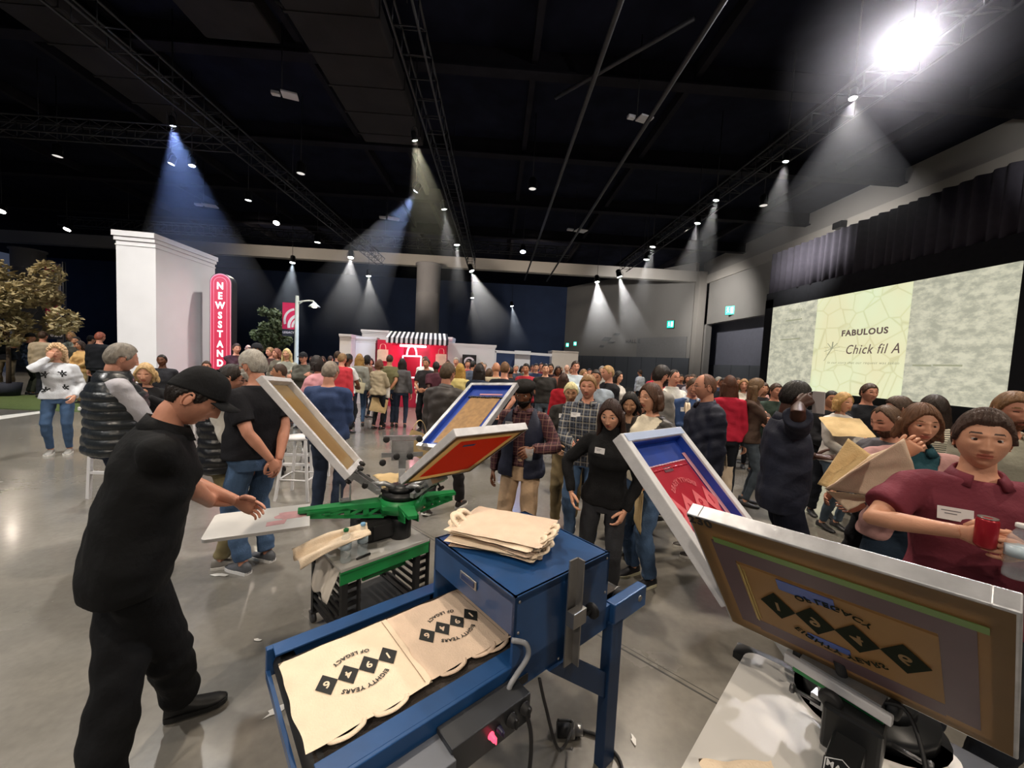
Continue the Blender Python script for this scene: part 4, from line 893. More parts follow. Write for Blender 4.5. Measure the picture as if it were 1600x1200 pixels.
    if style == 'bun': mb.ball((0, -.105, .03), .038, 12, (1, 1, 1), T)
    if style == 'beret':
        mb.lathe([(.080, .040), (.098, .052), (.112, .075), (.108, .098), (.085, .116), (.04, .125), (.004, .127)], 28, T@Matrix.Rotation(R(-6), 4, 'X'))
    if style == 'cap':
        n = 12; vs = []
        for k_ in range(n+1):
            q = -1+2*k_/n; xx = .072*q
            for yy_, zz in ((.060+.025*math.sqrt(max(0, 1-q*q)), .043), (.095+.072*math.sqrt(max(0, 1-q*q*.96)), .036)):
                for t_ in (0, .003): vs.append((xx*(1 if zz > .04 else 1.02), yy_, zz-.022*q*q+t_))
        fs = []
        for k_ in range(n):
            a_ = k_*4; b_ = a_+4
            fs += [(a_, b_, b_+2, a_+2), (a_+1, a_+3, b_+3, b_+1), (a_+2, b_+2, b_+3, a_+3), (a_, a_+1, b_+1, b_)]
        mb.add(vs, fs, True, T); mb.ball((0, -.0, .140), .008, 8, (1, 1, .6), T)
    return mb
def hand_mesh(mb, T, side, curl=30, spread=1., thumb=0., point=False):
    """five bent fingers on a palm; +Y along the fingers, +Z back of the hand"""
    s_ = -1 if side == 'r' else 1; n = 12; vs = []
    for y_, w_, h_, zc in ((-.01, .024, .019, 0), (.012, .028, .018, 0), (.035, .037, .017, -.001), (.06, .042, .015, -.001), (.082, .042, .013, 0), (.094, .038, .008, 0)):
        for j in range(n): q = 2*PI*j/n; vs.append((w_*math.cos(q), y_, zc+h_*math.sin(q)))
    fs = [(i*n+j, (i+1)*n+j, (i+1)*n+(j+1) % n, i*n+(j+1) % n) for i in range(5) for j in range(n)]+[tuple(range(n)), tuple(5*n+j for j in range(n))[::-1]]
    mb.add(vs, fs, True, T)
    for k, (fx, fl, fr) in enumerate(((.031, .072, .0088), (.0105, .080, .009), (-.0105, .074, .0086), (-.030, .058, .0076))):
        c = R(curl*(.9+.12*k)); c = R(8) if point and k == 0 else c
        p = Vector((s_*fx, .084, .001)); ang = R(4); d_ = Vector((s_*fx*1.6*spread, 1, 0)).normalized(); pts = [p]; rs = [fr*1.05]
        for seg, q in ((.46, .55), (.30, 1.0), (.24, .8)):
            ang += c*q; dv = d_*math.cos(ang)+Vector((0, 0, -math.sin(ang))); p = p+dv*fl*seg; pts.append(p); rs.append(fr*(1-.08*len(pts)))
        pts.append(p+dv*fr*.7); rs.append(fr*.35)
        mb.tube([T@q for q in pts], rs, 8)
    p = Vector((s_*.024, .018, -.004)); d_ = Vector((s_*(.72-.5*thumb), .62, -.32-.5*thumb)).normalized(); pts = [p]; rs = [.013]
    for L_, r_, bend in ((.036, .0125, 0), (.032, .0105, .35), (.022, .009, .35)):
        d_ = (d_+Vector((-s_*bend*.5*(1+thumb), bend, -bend*.5*thumb))).normalized(); p = p+d_*L_; pts.append(p); rs.append(r_)
    pts.append(p+d_*.006); rs.append(.004); mb.tube([T@q for q in pts], rs, 8)
def remesh(mb, vox, it=2):
    me = bpy.data.meshes.new('t'); me.from_pydata(mb.v, [], mb.f); o = bpy.data.objects.new('t', me); C.objects.link(o)
    m = o.modifiers.new('r', 'REMESH'); m.mode = 'VOXEL'; m.voxel_size = vox; m.use_smooth_shade = True
    if it: s_ = o.modifiers.new('s', 'SMOOTH'); s_.factor = .5; s_.iterations = it
    out = bpy.data.meshes.new_from_object(o.evaluated_get(bpy.context.evaluated_depsgraph_get())); bpy.data.objects.remove(o); bpy.data.meshes.remove(me)
    return out
def mesh_np(me):
    v = np.empty(len(me.vertices)*3); me.vertices.foreach_get('co', v); nn_ = np.empty(len(me.vertices)*3); me.vertices.foreach_get('normal', nn_); return v.reshape(-1, 3), nn_.reshape(-1, 3)
def folds(v, amp, seed, sc_=1.):
    x, y, z = v[:, 0]*sc_, v[:, 1]*sc_, v[:, 2]*sc_
    w1 = 1.6*np.sin(x*9+z*5+seed)+1.2*np.sin(y*11-z*7+seed*1.7); w2 = 1.5*np.sin(z*13+x*6+seed*.6)
    f = np.sin(z*34+x*22+w1)+.8*np.sin(x*41-z*19+y*27+w2)+.6*np.sin(z*61+y*31+w1*1.3)
    k = .5+.5*np.sin(z*6.3+seed)*np.cos(x*7+seed)
    return amp*(f-.3)*(.4+.6*k)
def garment(name, parts, m, parent, vox, amp, seed, cut=None, extra=None, it=2, th=.005, sc_=1.):
    me = remesh(parts, vox, it); v, nn_ = mesh_np(me)
    d_ = folds(v, amp, seed, sc_)
    if extra is not None: d_ = d_+extra(v, nn_)
    v = v+nn_*d_[:, None]; me.vertices.foreach_set('co', v.ravel()); me.update()
    me.materials.clear()
    for q in (m if isinstance(m, (list, tuple)) else [m]): me.materials.append(q)
    o = link(me, name, parent)
    if cut is not None:
        bm = bmesh.new(); bm.from_mesh(me)
        dead = [f for f in bm.faces if cut(f.calc_center_median())]
        bmesh.ops.delete(bm, geom=dead, context='FACES'); bm.to_mesh(me); bm.free()
        md = o.modifiers.new('s', 'SOLIDIFY'); md.thickness = th; md.offset = -1
    me.name = name
    return o
def ik(S, W_, l1, l2, pole):
    d_ = W_-S; L_ = min(d_.length, (l1+l2)*.999); u_ = d_.normalized(); W2 = S+u_*L_
    a = (l1*l1-l2*l2+L_*L_)/(2*L_); h = math.sqrt(max(0, l1*l1-a*a)); p = Vector(pole); p = p-u_*p.dot(u_)
    if p.length < 1e-4: p = u_.orthogonal()
    return S+u_*a+p.normalized()*h, W2
def ell(mb, rings, n=24, pw=2.4):
    vs = []
    for c, X_, Y_, rx, ry in rings:
        for j in range(n):
            q = 2*PI*j/n; cx, sx_ = math.cos(q), math.sin(q); e = 2/pw
            vs.append(Vector(c)+X_*rx*math.copysign(abs(cx)**e, cx)+Y_*ry*math.copysign(abs(sx_)**e, sx_))
    k = len(rings)
    fs = [(i*n+j, i*n+(j+1) % n, (i+1)*n+(j+1) % n, (i+1)*n+j) for i in range(k-1) for j in range(n)]+[tuple(range(n))[::-1], tuple((k-1)*n+j for j in range(n))]
    mb.add(vs, fs, True)
SK = {'light': 'd9a184', 'pink': 'cf937a', 'fair': 'e0b196', 'tan': 'b98263', 'olive': 'c0906f', 'brown': '6e452f', 'dark': '45291f'}
def skin(k): return mat('skin_'+k, srgb(SK[k]), .48, 0, .07, 12, .12, 90, spec=.4)
def lipm(k): c = srgb(SK[k]); return mat('lips_'+k, (c[0]*.75, c[1]*.45, c[2]*.48), .4, 0, .05)
def hairm(h): return mat('hair_'+h, srgb(h), .5, 0, .28, 30, .5, 140, spec=.35)
eyew = mat('eye_white', (.62, .58, .56), .2, 0, 0); iris = mat('iris_dark', (.035, .022, .015), .1, 0, .1)
def torso_rings(B_, Bt, z0, z1, inf, fem, g, belly, hip_only=False):
    """profile: (height over pelvis, half width, half depth, forward shift)"""
    if fem: T_ = [(-.16, .150, .105, 0), (-.08, .172, .118, -.005), (0, .165, .112, -.004), (.08, .138, .096, .0), (.16, .130, .094, .004), (.26, .146, .112, .018), (.34, .140, .116, .018), (.40, .126, .094, .0), (.44, .112, .078, -.004), (.475, .074, .064, -.004), (.50, .056, .056, -.002), (.54, .052, .052, .004)]
    else: T_ = [(-.16, .150, .108, 0), (-.08, .168, .118, -.004), (0, .160, .112, 0), (.08, .150, .106, .0), (.16, .152, .108, .004), (.26, .168, .118, .008), (.32, .160, .120, .006), (.38, .148, .108, .0), (.43, .122, .090, -.004), (.475, .088, .072, -.004), (.50, .066, .062, -.002), (.54, .060, .058, .004)]
    hs = [t[0] for t in T_]; out = []
    z = z0; n = max(3, int((z1-z0)/.03)); 
    for i in range(n+1):
        h = z0+(z1-z0)*i/n; rx, ry, fy = (float(np.interp(h, hs, [t[k] for t in T_])) for k in (1, 2, 3))
        b = belly*math.exp(-((h-.08)/.13)**2); gg = 1+(g-1)*(1 if h < .40 else .5)
        rx = rx*gg+b*.6+inf+(.014*min(1, max(0, .06-h)/.08) if inf > .0135 else 0); ry = ry*gg+b*.55+inf*(.9); fy = fy+b*.5
        M = B_ if h < .12 else Bt
        if .12 <= h < .24: k = (h-.12)/.12; M = B_.lerp(Bt, k) if k > 0 else B_
        c = M@Vector((0, fy, h)); X_ = (M.to_3x3()@Vector((1, 0, 0))).normalized(); Y_ = (M.to_3x3()@Vector((0, 1, 0))).normalized()
        out.append((c, X_, Y_, rx, ry))
    return out
def person(label, xy, face, top, skn='light', hair=('short', '3a2a1e'), up=None, low=None, shoe='1a1a1c', pose=None, fem=0, g=1., belly=0., det=1, group=None, extra=(), sleeves=None, lean0=0):
    """top = height of the crown; face = heading in degrees (0 = +x, 90 = away from the camera)"""
    po = dict(pose or {}); s = top/1.715; seed = (hash(label) if False else sum(map(ord, label))) % 97
    root = empty('person', label, 'person', (xy[0], xy[1], 0), R(face-90), group); root.scale = (s, s, s)
    pz = po.get('pz', .95); px_ = po.get('px', 0); py_ = po.get('py', 0)
    B_ = Matrix.Translation((px_, py_, pz))@Matrix.Rotation(R(po.get('hip', 0)), 4, 'Z')@Matrix.Rotation(-R(po.get('lean', 0)*.5), 4, 'X')@Matrix.Rotation(R(po.get('side', 0)), 4, 'Y')
    Bt = Matrix.Translation((px_, py_, pz))@Matrix.Rotation(R(po.get('twist', 0)), 4, 'Z')@Matrix.Rotation(-R(po.get('lean', 0)), 4, 'X')@Matrix.Rotation(R(po.get('side', 0)), 4, 'Y')
    sw = (.150 if fem else .168)*(1+(g-1)*.6)
    J = {}
    for k, sg in (('r', 1), ('l', -1)):
        S_ = Bt@Vector((sg*sw, -.012, .408)); Wt = Vector(po.get('h'+k, (sg*.235, .02, .80))); pole = po.get('e'+k, (sg*.35, -.8, -.3))
        if po.get('sh'+k): S_ = S_+Vector(po['sh'+k])
        El, W_ = ik(S_, Wt, .285, .25, pole)
        Hp = B_@Vector((sg*.092, 0, -.05)); ft = po.get('f'+k, (sg*.10, 0, 0)); 
        fz = ft[3] if len(ft) > 3 else 0
        An = Vector((ft[0], ft[1], .085+fz)); kp = po.get('k'+k, (sg*.12, 1, 0)); Kn, An = ik(Hp, An, .43, .42, kp)
        J[k] = (S_, El, W_, Hp, Kn, An, ft[2], fz)
    vox = {2: .0085, 1: .011, 0: .016}[det]
    # head frame
    neck = Bt@Vector((0, .004, .53)); hy = po.get('hyaw', 0); hp = po.get('hpitch', 0)
    HT = Matrix.Translation(neck)@Matrix.Rotation(R(hy), 4, 'Z')@Matrix.Rotation(-R(hp), 4, 'X')@Matrix.Rotation(R(po.get('htilt', 0)), 4, 'Y')@Matrix.Translation((0, .022, .115-.008))
    # body
    mb = MB(); ell(mb, torso_rings(B_, Bt, -.14, .53, -.012, fem, g, belly))
    nk = .046 if fem else .054*(1+(g-1)*.4)
    mb.tube([Bt@Vector((0, -.005, .44)), Bt@Vector((0, -.002, .50)), HT@Vector((0, -.028, -.09)), HT@Vector((0, -.022, -.03))], [nk*1.25, nk, nk*.95, nk*.9], 16)
    af = (.84 if fem else 1.)*(1+(g-1)*.6)
    for k, sg in (('r', 1), ('l', -1)):
        S_, El, W_, Hp, Kn, An, yaw, fz = J[k]
        q = El+(W_-El)*.3
        mb.ball(S_, .050*af, 8); mb.tube([S_, S_.lerp(El, .35), S_.lerp(El, .75), El, q, El.lerp(W_, .7), W_, W_+(W_-El).normalized()*.012], [.052*af, .047*af, .041*af, .037*af, .039*af, .031*af, .026*af, .025*af], 14)
        lg = (1.02 if fem else 1)*(1+(g-1)*.7)
        mb.tube([Hp+Vector((0, 0, .03)), Hp.lerp(Kn, .4), Kn, Kn.lerp(An, .3), Kn.lerp(An, .75), An], [.068*lg, .062*lg, .050*lg, .048*lg, .036, .033], 14)
        mb.tube([An, An+Vector((0, 0, -.05))], [.034, .03], 10)
    me = remesh(mb, vox, 3); b = MB(); b.v = [tuple(v.co) for v in me.vertices]; b.f = [tuple(p.vertices) for p in me.polygons]; b.m = [0]*len(b.f); b.sm = [True]*len(b.f); bpy.data.meshes.remove(me)
    nc, nr = {2: (132, 104), 1: (88, 70), 0: (52, 42)}[det]
    A, E_, X, Y, Z, y = head_grid(nc, nr, 1, fem, po.get('jaw', 1.), po.get('fat', max(0, (g-1)*1.2)), po.get('nose', .8 if fem else 1.))
    front = y > .3; ax = np.abs(X); mf = np.zeros(X.shape, int)
    lipshape = (ax < .0215) & (Z > -.0700+.25*np.maximum(0, ax-.008)) & (Z < -.0495-.22*np.maximum(0, ax-.004)) & front
    mf[lipshape] = 1
    browc = .0315+.0035*np.cos((ax-.030)/.014)-.003; mf[(np.abs(ax-.031) < .017) & (np.abs(Z-browc) < (.0022 if fem else .0032)) & front] = 2
    if det < 2: mf[(np.abs(ax-.031) < .0125) & (np.abs(Z-.007) < .0042) & front] = 3
    grid_mesh(b, X, Y, Z, HT, mf)
    # ears
    if True:
        for sg in (-1, 1):
            ET = HT@Matrix.Translation((sg*.0725, -.006, -.004))@Matrix.Rotation(R(sg*-22), 4, 'Z')@Matrix.Rotation(R(-8), 4, 'X')
            b.cur = 0; b.ball((sg*.002, 0, 0), .029, 8, (.16, .55, .95), ET)
            pts = [ET@Vector((sg*.007, .016*math.cos(R(a_))-.001, .029*math.sin(R(a_)))) for a_ in range(20, 300, 28)]
            b.tube(pts, .0042, 6)
    if det == 2:
        lid = po.get('lid', .15)
        for sg in (-1, 1):
            c = Vector((sg*.031, .0705, .0075)); n = 14
            vs = []; 
            for u_ in range(n+1):
                th_ = lid*PI*.5+(1-lid)*PI*.5*0+(PI*.5-lid*PI*.5)*u_/n
                for w_ in range(17):
                    ph = PI*w_/16; vs.append(c+Vector((.0150*math.cos(ph)*math.cos(th_*0+0)*1., .0128*math.sin(ph)*math.cos(th_), .0128*math.sin(th_)*(.35+.65*math.sin(ph)))))
            b.add(vs, [(i*17+j, i*17+j+1, (i+1)*17+j+1, (i+1)*17+j) for i in range(n) for j in range(16)], True, HT)
            vs = [c+Vector((.0150*math.cos(PI*w_/16), .0128*math.sin(PI*w_/16)*math.cos(-.42-.9*u_/6), .0128*math.sin(-.42-.9*u_/6)*(.4+.6*math.sin(PI*w_/16)))) for u_ in range(7) for w_ in range(17)]
            b.add(vs, [(i*17+j, (i+1)*17+j, (i+1)*17+j+1, i*17+j+1) for i in range(6) for j in range(16)], True, HT)
    for k, sg in (('r', 1), ('l', -1)):
        S_, El, W_ = J[k][:3]; fd = (W_-El).normalized(); hd = Vector(po.get('hd'+k, fd)).normalized()
        bn = Vector(po.get('hn'+k, (sg*1, .15, .2))); bn = (bn-hd*bn.dot(hd)).normalized(); xx = hd.cross(bn)
        T_ = basis(W_+fd*.004, xx, hd, bn); b.cur = 0
        hand_mesh(b, T_, k, po.get('c'+k, 28), po.get('sp', .8), po.get('th'+k, .2), po.get('pt'+k, False))
        J[k] = J[k]+(T_,)
    hm = hairm(hair[1]); bo = b.build('body', [skin(skn), lipm(skn), hairm(po.get('brow', hair[1] if hair[0] not in ('cap', 'beret') else '231a16')), iris], root)
    if det == 2:
        for sg in (-1, 1):
            e = MB(); e.ball((sg*.031, .0705, .0075), .0120, 10, (1, 1, 1), HT); gz = po.get('gaze', (0, 0))
            eo = e.build('eye', eyew, root); e = MB(); d_ = Vector((gz[0], 1, gz[1])).normalized()
            TT = HT@Matrix.Translation(Vector((sg*.031, .0705, .0075))+d_*.0096)@d_.to_track_quat('Z', 'Y').to_matrix().to_4x4()
            e.lathe([(.0062, -.001), (.0062, .0012), (.004, .0024), (.001, .0028)], 14, TT); e.build('iris', iris, eo)
    # hair
    st = hair[0]
    if st != 'bald':
        if st in ('cap', 'beret'):
            hair_mesh('crop', HT, nc, nr, seed, fem, 0, thick=.006 if st == 'cap' else .012).build('hair', hairm(hair[2] if len(hair) > 2 else '1c1512'), root)
            hair_mesh(st, HT, nc, nr, seed, fem, 0, thick=.016).build('cap' if st == 'cap' else 'beret', cloth(hair[1]), root)
        else: hair_mesh(st, HT, nc, nr, seed, fem, po.get('fat', max(0, (g-1)*1.2)), L_=po.get('hl_', .27), thick={'crop': .005, 'short': .011, 'fringe': .006, 'receding': .007}.get(st, .013)).build('hair', hm, root)
    if po.get('beard'): hair_mesh('beard', HT, nc, nr, seed, 0, 0, thick=po.get('bt', .006)).build('beard', hairm(po['beard']), root)
    if po.get('glasses'):
        e = MB()
        for sg in (-1, 1):
            e.tube([HT@Vector((sg*.031+.021*math.cos(2*PI*i/16), .094-.35*abs(.021*math.cos(2*PI*i/16)*sg+.0)*0, .006+.016*math.sin(2*PI*i/16))) for i in range(16)], .0014, 6, True)
            e.cyl(HT@Vector((sg*.052, .093, .010)), HT@Vector((sg*.076, -.005, .010)), .0016, 6)
        e.cyl(HT@Vector((-.011, .095, .009)), HT@Vector((.011, .095, .009)), .0014, 6); e.build('glasses', steeld, root)
    if po.get('band'): 
        e = MB(); e.tube([HT@Vector((.088*math.sin(2*PI*i/28), .108*math.cos(2*PI*i/28)-.002, .058-.02*math.cos(2*PI*i/28))) for i in range(28)], .013, 8, True); e.build('headband', cloth(po['band']), root)
    # clothes
    def top_garment(kind, hexc, inf, z0, slv, nm, amp=.003, cut=None, extra=None, collar=None, m=None, zt=.50, th=.006, ex2=None):
        q = MB(); ell(q, torso_rings(B_, Bt, z0, zt, inf, fem, g, belly))
        if slv != 'none':
            for k, sg in (('r', 1), ('l', -1)):
                S_, El, W_ = J[k][:3]; a2 = af; q.ball(S_, .050*a2+inf*.8, 10); q.ball(S_.lerp(Bt@Vector((0, -.01, .40)), .25), .060*a2+inf*.8, 10); q.ball(S_.lerp(Bt@Vector((0, -.01, .385)), .5), .072*a2+inf*.8, 10)
                if slv == 'short':
                    q.tube([S_, S_.lerp(El, .4), S_.lerp(El, .74)], [.055*a2+inf*.9, .056*a2+inf, .060*a2+inf], 16)
                else:
                    e_ = {'long': 1.0, 'rolled': .45}[slv]; We = El.lerp(W_, e_)
                    q.tube([S_, S_.lerp(El, .4), S_.lerp(El, .8), El, El.lerp(We, .35), El.lerp(We, .8), We], [.055*a2+inf*.9, .052*a2+inf*.9, .046*a2+inf*.9, .045*a2+inf, .044*a2+inf*.8, .036*a2+inf*.7, .033*a2+inf*.5], 16)
        o = garment(nm, q, m or cloth(hexc), root, vox*.95 if det else vox, amp, seed, cut, extra, {0: 2, 1: 6, 2: 11}[det], th)
        if collar and det:
            e = MB(); n = 26; vs = []
            gp = po.get('vneck', .5)
            for i in range(n+1):
                a_ = PI/2+gp+(2*PI-2*gp)*i/n; fr = 1-abs(2*i/n-1)
                for r_, h_ in ((.060, .478+.012*fr), (.062, .522+.014*fr), (.068, .526+.014*fr), (.090+.010*(1-fr), .480+.006*fr), (.086, .476+.004*fr)):
                    kx = 1.0+.1*(nk/.054-1); vs.append(Bt@Vector((r_*math.cos(a_)*1.08*kx, r_*math.sin(a_)*1.0*kx-.002+(.018*(1-fr)), h_-.022*(1-fr)-.008)))
            fs = [(i*5+j, (i+1)*5+j, (i+1)*5+(j+1) % 5, i*5+(j+1) % 5) for i in range(n) for j in range(5)]+[(0, 1, 2, 3, 4), tuple(n*5+j for j in range(5))[::-1]]
            e.add(vs, fs, True); e.build('collar', m or cloth(collar), o)
        return o
    Bi = Bt.inverted()
    for L1 in (up or []):
        kind, hexc = L1[0], L1[1]; kw = L1[2] if len(L1) > 2 else {}
        if kind == 'tee': top_garment(kind, hexc, .014, kw.get('z0', -.08), 'short', 'shirt', .0035, m=kw.get('m'), zt=.485)
        elif kind == 'polo': top_garment(kind, hexc, .018, kw.get('z0', -.10), 'short', 'shirt', .004, collar=hexc, m=kw.get('m'), zt=.475)
        elif kind == 'shirt': top_garment(kind, hexc, .014, kw.get('z0', -.03), kw.get('slv', 'long'), 'shirt', .004, collar=hexc, m=kw.get('m'), zt=.475)
        elif kind == 'sweater': top_garment(kind, hexc, .018, kw.get('z0', -.09), kw.get('slv', 'long'), 'sweater', .0045, m=kw.get('m'), zt=kw.get('zt', .485))
        elif kind == 'turtle': top_garment(kind, hexc, .014, kw.get('z0', -.06), 'long', 'sweater', .003, m=kw.get('m'), zt=.55)
        elif kind == 'jacket':
            gap = kw.get('gap', .05)
            def cut(c, gap=gap):
                p = Bi@c; return p.y > .02 and abs(p.x) < gap+max(0, p.z-.30)*.25 if gap > 0 else (p.y > .0 and p.z > .44 and abs(p.x) < .05)
            top_garment(kind, hexc, kw.get('inf', .030), kw.get('z0', -.16), 'long', 'jacket', .006, cut=cut if det else None, collar=hexc if gap <= 0 else None, m=kw.get('m'), zt=.49)
        elif kind == 'vest':
            gap = kw.get('gap', .0); quilt = kw.get('quilt', False)
            def cutv(c, gap=gap):
                p = Bi@c; return (p.y > .02 and abs(p.x) < gap+max(0, p.z-.28)*.2) or (p.z > .50)
            def ex(v, n_):
                Bn = np.array(Bi); h = v@Bn[2, :3]+Bn[2, 3]; return .016*np.abs(np.sin(PI*(h+.2)/.072))**.6-.006 if quilt else 0*h
            top_garment(kind, hexc, .034, kw.get('z0', -.12), 'none', 'vest', .003, cut=cutv if gap > 0 else None, extra=ex, m=kw.get('m') or (mat('puffer_'+hexc, srgb(hexc), .33, 0, .1, 9, .4, 40, coat=.1) if quilt else None), zt=.53 if quilt else .49)
            if True:   # shoulder caps of the vest
                pass
    lo = low or ('trousers', '20242c')
    q = MB(); wf = {'skinny': .006, 'trousers': .018, 'wide': .030, 'shorts': .02, 'skirt': .02}[lo[0]]
    ell(q, torso_rings(B_, Bt, -.15, .05, .004, fem, g, belly))
    lg = (1.02 if fem else 1)*(1+(g-1)*.45)
    for k, sg in (('r', 1), ('l', -1)):
        S_, El, W_, Hp, Kn, An = J[k][:6]
        if lo[0] == 'skirt': continue
        end = Kn.lerp(An, .0 if lo[0] == 'shorts' else .94); tp = .078*lg
        if lo[0] == 'shorts': q.tube([Hp+Vector((0, 0, .03)), Hp.lerp(Kn, .4), Hp.lerp(Kn, .9)], [tp, .08*lg+wf, .075*lg+wf], 16)
        else: q.tube([Hp+Vector((0, 0, .03)), Hp.lerp(Kn, .4), Kn, Kn.lerp(An, .3), Kn.lerp(An, .75), end+Vector((0, 0, -.015))], [tp+wf*.3, .072*lg+wf*.7, .054*lg+wf, .053*lg+wf, .040*lg+wf*(1.1 if lo[0] != 'skinny' else .6), .042+wf*(1.1 if lo[0] != 'skinny' else .2)], 16)
    if lo[0] == 'skirt':
        c0 = B_@Vector((0, 0, -.10)); q.tube([c0+Vector((0, 0, .1)), c0, c0+Vector((0, 0, -.3)), Vector((px_, py_, .30))], [.15, .185, .22, .27], 24)
    garment('trousers' if lo[0] not in ('shorts', 'skirt') else lo[0], q, lo[2] if len(lo) > 2 else cloth(lo[1]), root, vox*1.05 if det else vox, .0045 if lo[0] != 'skinny' else .003, seed+5, it=2)
    if det and po.get('belt'):
        e = MB(); rg = torso_rings(B_, Bt, .035, .065, .020, fem, g, belly); ell(e, [rg[0], rg[-1]], 28); e.build('belt', paint(po['belt'], .5), root)
    for k, sg in (('r', 1), ('l', -1)):
        An, yaw, fz = J[k][5], J[k][6], J[k][7]; T_ = Matrix.Translation((An.x, An.y, An.z-.085))@Matrix.Rotation(R(yaw), 4, 'Z')@Matrix.Rotation(R(-po.get('fp'+k, 0)), 4, 'X')
        e = MB(); n = 16; vs = []; T_ = T_@Matrix.Diagonal((.92, .86, .95, 1)); st_ = ((-.075, .020, .05), (-.068, .032, .085), (-.03, .038, .10), (.02, .040, .088), (.07, .044, .062), (.12, .047, .050), (.165, .042, .042), (.195, .026, .032), (.203, .010, .022))
        for y_, w_, h_ in st_:
            for j in range(n):
                a_ = 2*PI*j/n; zz = h_*.5+h_*.5*math.sin(a_); vs.append((w_*math.cos(a_)*(1 if math.sin(a_) < 0 else .93)*(1.0 if abs(math.sin(a_)) < .8 else .9), y_, max(0.012, zz)))
        e.add(vs, [(i*n+j, (i+1)*n+j, (i+1)*n+(j+1) % n, i*n+(j+1) % n) for i in range(len(st_)-1) for j in range(n)]+[tuple(range(n)), tuple((len(st_)-1)*n+j for j in range(n))[::-1]], True, T_)
        so = e.build('shoe', paint(shoe, .5), root)
        if det:
            pts = [(w_*1.06*sx, y_) for sx in (1,) for y_, w_, h_ in st_]+[(-w_*1.06, y_) for y_, w_, h_ in st_[::-1]]
            e = MB(); e.prism(pts, 0, .022, T_); e.build('sole', paint(po.get('sole', 'd8d6d0'), .6), so)
    for a_ in extra: a_(root, J, HT, Bt)
    root['_p'] = 1; del root['_p']
    return root, J, HT, Bt
def badge(x=.09, z=.36, w_=.085, h_=.05):
    """a white stick-on name badge lying on the chest"""
    def f(root, J, HT, Bt):
        me = [c for c in root.children if c.name.split('.')[0] in ('shirt', 'sweater', 'jacket', 'vest')]
        p = Bt@Vector((x, .4, z)); d_ = Bt.to_3x3()@Vector((0, -1, 0)); best = None
        for o in me:
            ok, loc_, nrm, _ = o.ray_cast(p, d_)
            if ok and (best is None or (loc_-p).length < best[1]): best = (loc_, (loc_-p).length, nrm)
        if not best: return
        nrm = (best[2]*.4-d_*.6).normalized(); xx = (Bt.to_3x3()@Vector((-1, 0, 0))); xx = (xx-nrm*xx.dot(nrm)).normalized(); T = basis(best[0]+nrm*.005, xx, nrm.cross(xx), nrm)
        mb = MB(); mb.box((0, 0, 0), (w_, h_, .003), T=T); bd = mb.build('name_badge', paint('e6e4e4'), root)
        mb = MB()
        for k_ in range(2): mb.box((-w_*.12, h_*(.22-.22*k_), .0018), (w_*(.55-.2*k_), h_*.07, .0008), T=T)
        mb.build('badge_rule', paint('77777d'), bd)
    return f
def wtot(root): return Matrix.Translation(root.location)@Matrix.Rotation(root.rotation_euler.z, 4, 'Z')@Matrix.Diagonal((root.scale.x,)*3+(1,))
def plaid(name, a, b, c, k=28):
    if name in MATS: return MATS[name]
    m = mat(name, a, .85, 0, 0, bump=.3, bscale=50); nt = m.node_tree; N = nt.nodes; L = nt.links; bs = N['Principled BSDF']
    tc = N.new('ShaderNodeTexCoord'); sp = N.new('ShaderNodeSeparateXYZ'); L.new(tc.outputs['Object'], sp.inputs[0]); cur = None
    base = N.new('ShaderNodeRGB'); base.outputs[0].default_value = tuple(a)+(1,); cur = base.outputs[0]
    for ax_, col, fr, th in (('X', b, k, .55), ('Z', b, k, .55), ('X', c, k*.5, .93), ('Z', c, k*.5, .93)):
        mu = N.new('ShaderNodeMath'); mu.operation = 'MULTIPLY'; mu.inputs[1].default_value = fr*PI; L.new(sp.outputs[ax_], mu.inputs[0])
        si = N.new('ShaderNodeMath'); si.operation = 'SINE'; L.new(mu.outputs[0], si.inputs[0])
        gt = N.new('ShaderNodeMath'); gt.operation = 'GREATER_THAN'; gt.inputs[1].default_value = th; L.new(si.outputs[0], gt.inputs[0])
        hf = N.new('ShaderNodeMath'); hf.operation = 'MULTIPLY'; hf.inputs[1].default_value = .6; L.new(gt.outputs[0], hf.inputs[0])
        mx = N.new('ShaderNodeMixRGB'); L.new(hf.outputs[0], mx.inputs[0]); L.new(cur, mx.inputs[1]); mx.inputs[2].default_value = tuple(col)+(1,); cur = mx.outputs[0]
    L.new(cur, bs.inputs['Base Color']); return m
denim = mat('denim_blue', srgb('3d5676'), .85, 0, .18, 12, .4, 90); denimd = mat('denim_dark', srgb('232f45'), .85, 0, .15, 12, .4, 90); denimg = mat('denim_grey', srgb('3c4650'), .85, 0, .2, 10, .4, 90)
# ================================================================ THE PEOPLE NEAR THE PRESSES
def hp_(px, py, Y_): p = atY(px, py, Y_); return (p.x, p.y), p.z
def to_local(xy, face, top, p):
    """world point -> the person's own frame"""
    s = top/1.715; M = (Matrix.Translation((xy[0], xy[1], 0))@Matrix.Rotation(R(face-90), 4, 'Z')@Matrix.Diagonal((s, s, s, 1))).inverted(); return M@Vector(p)
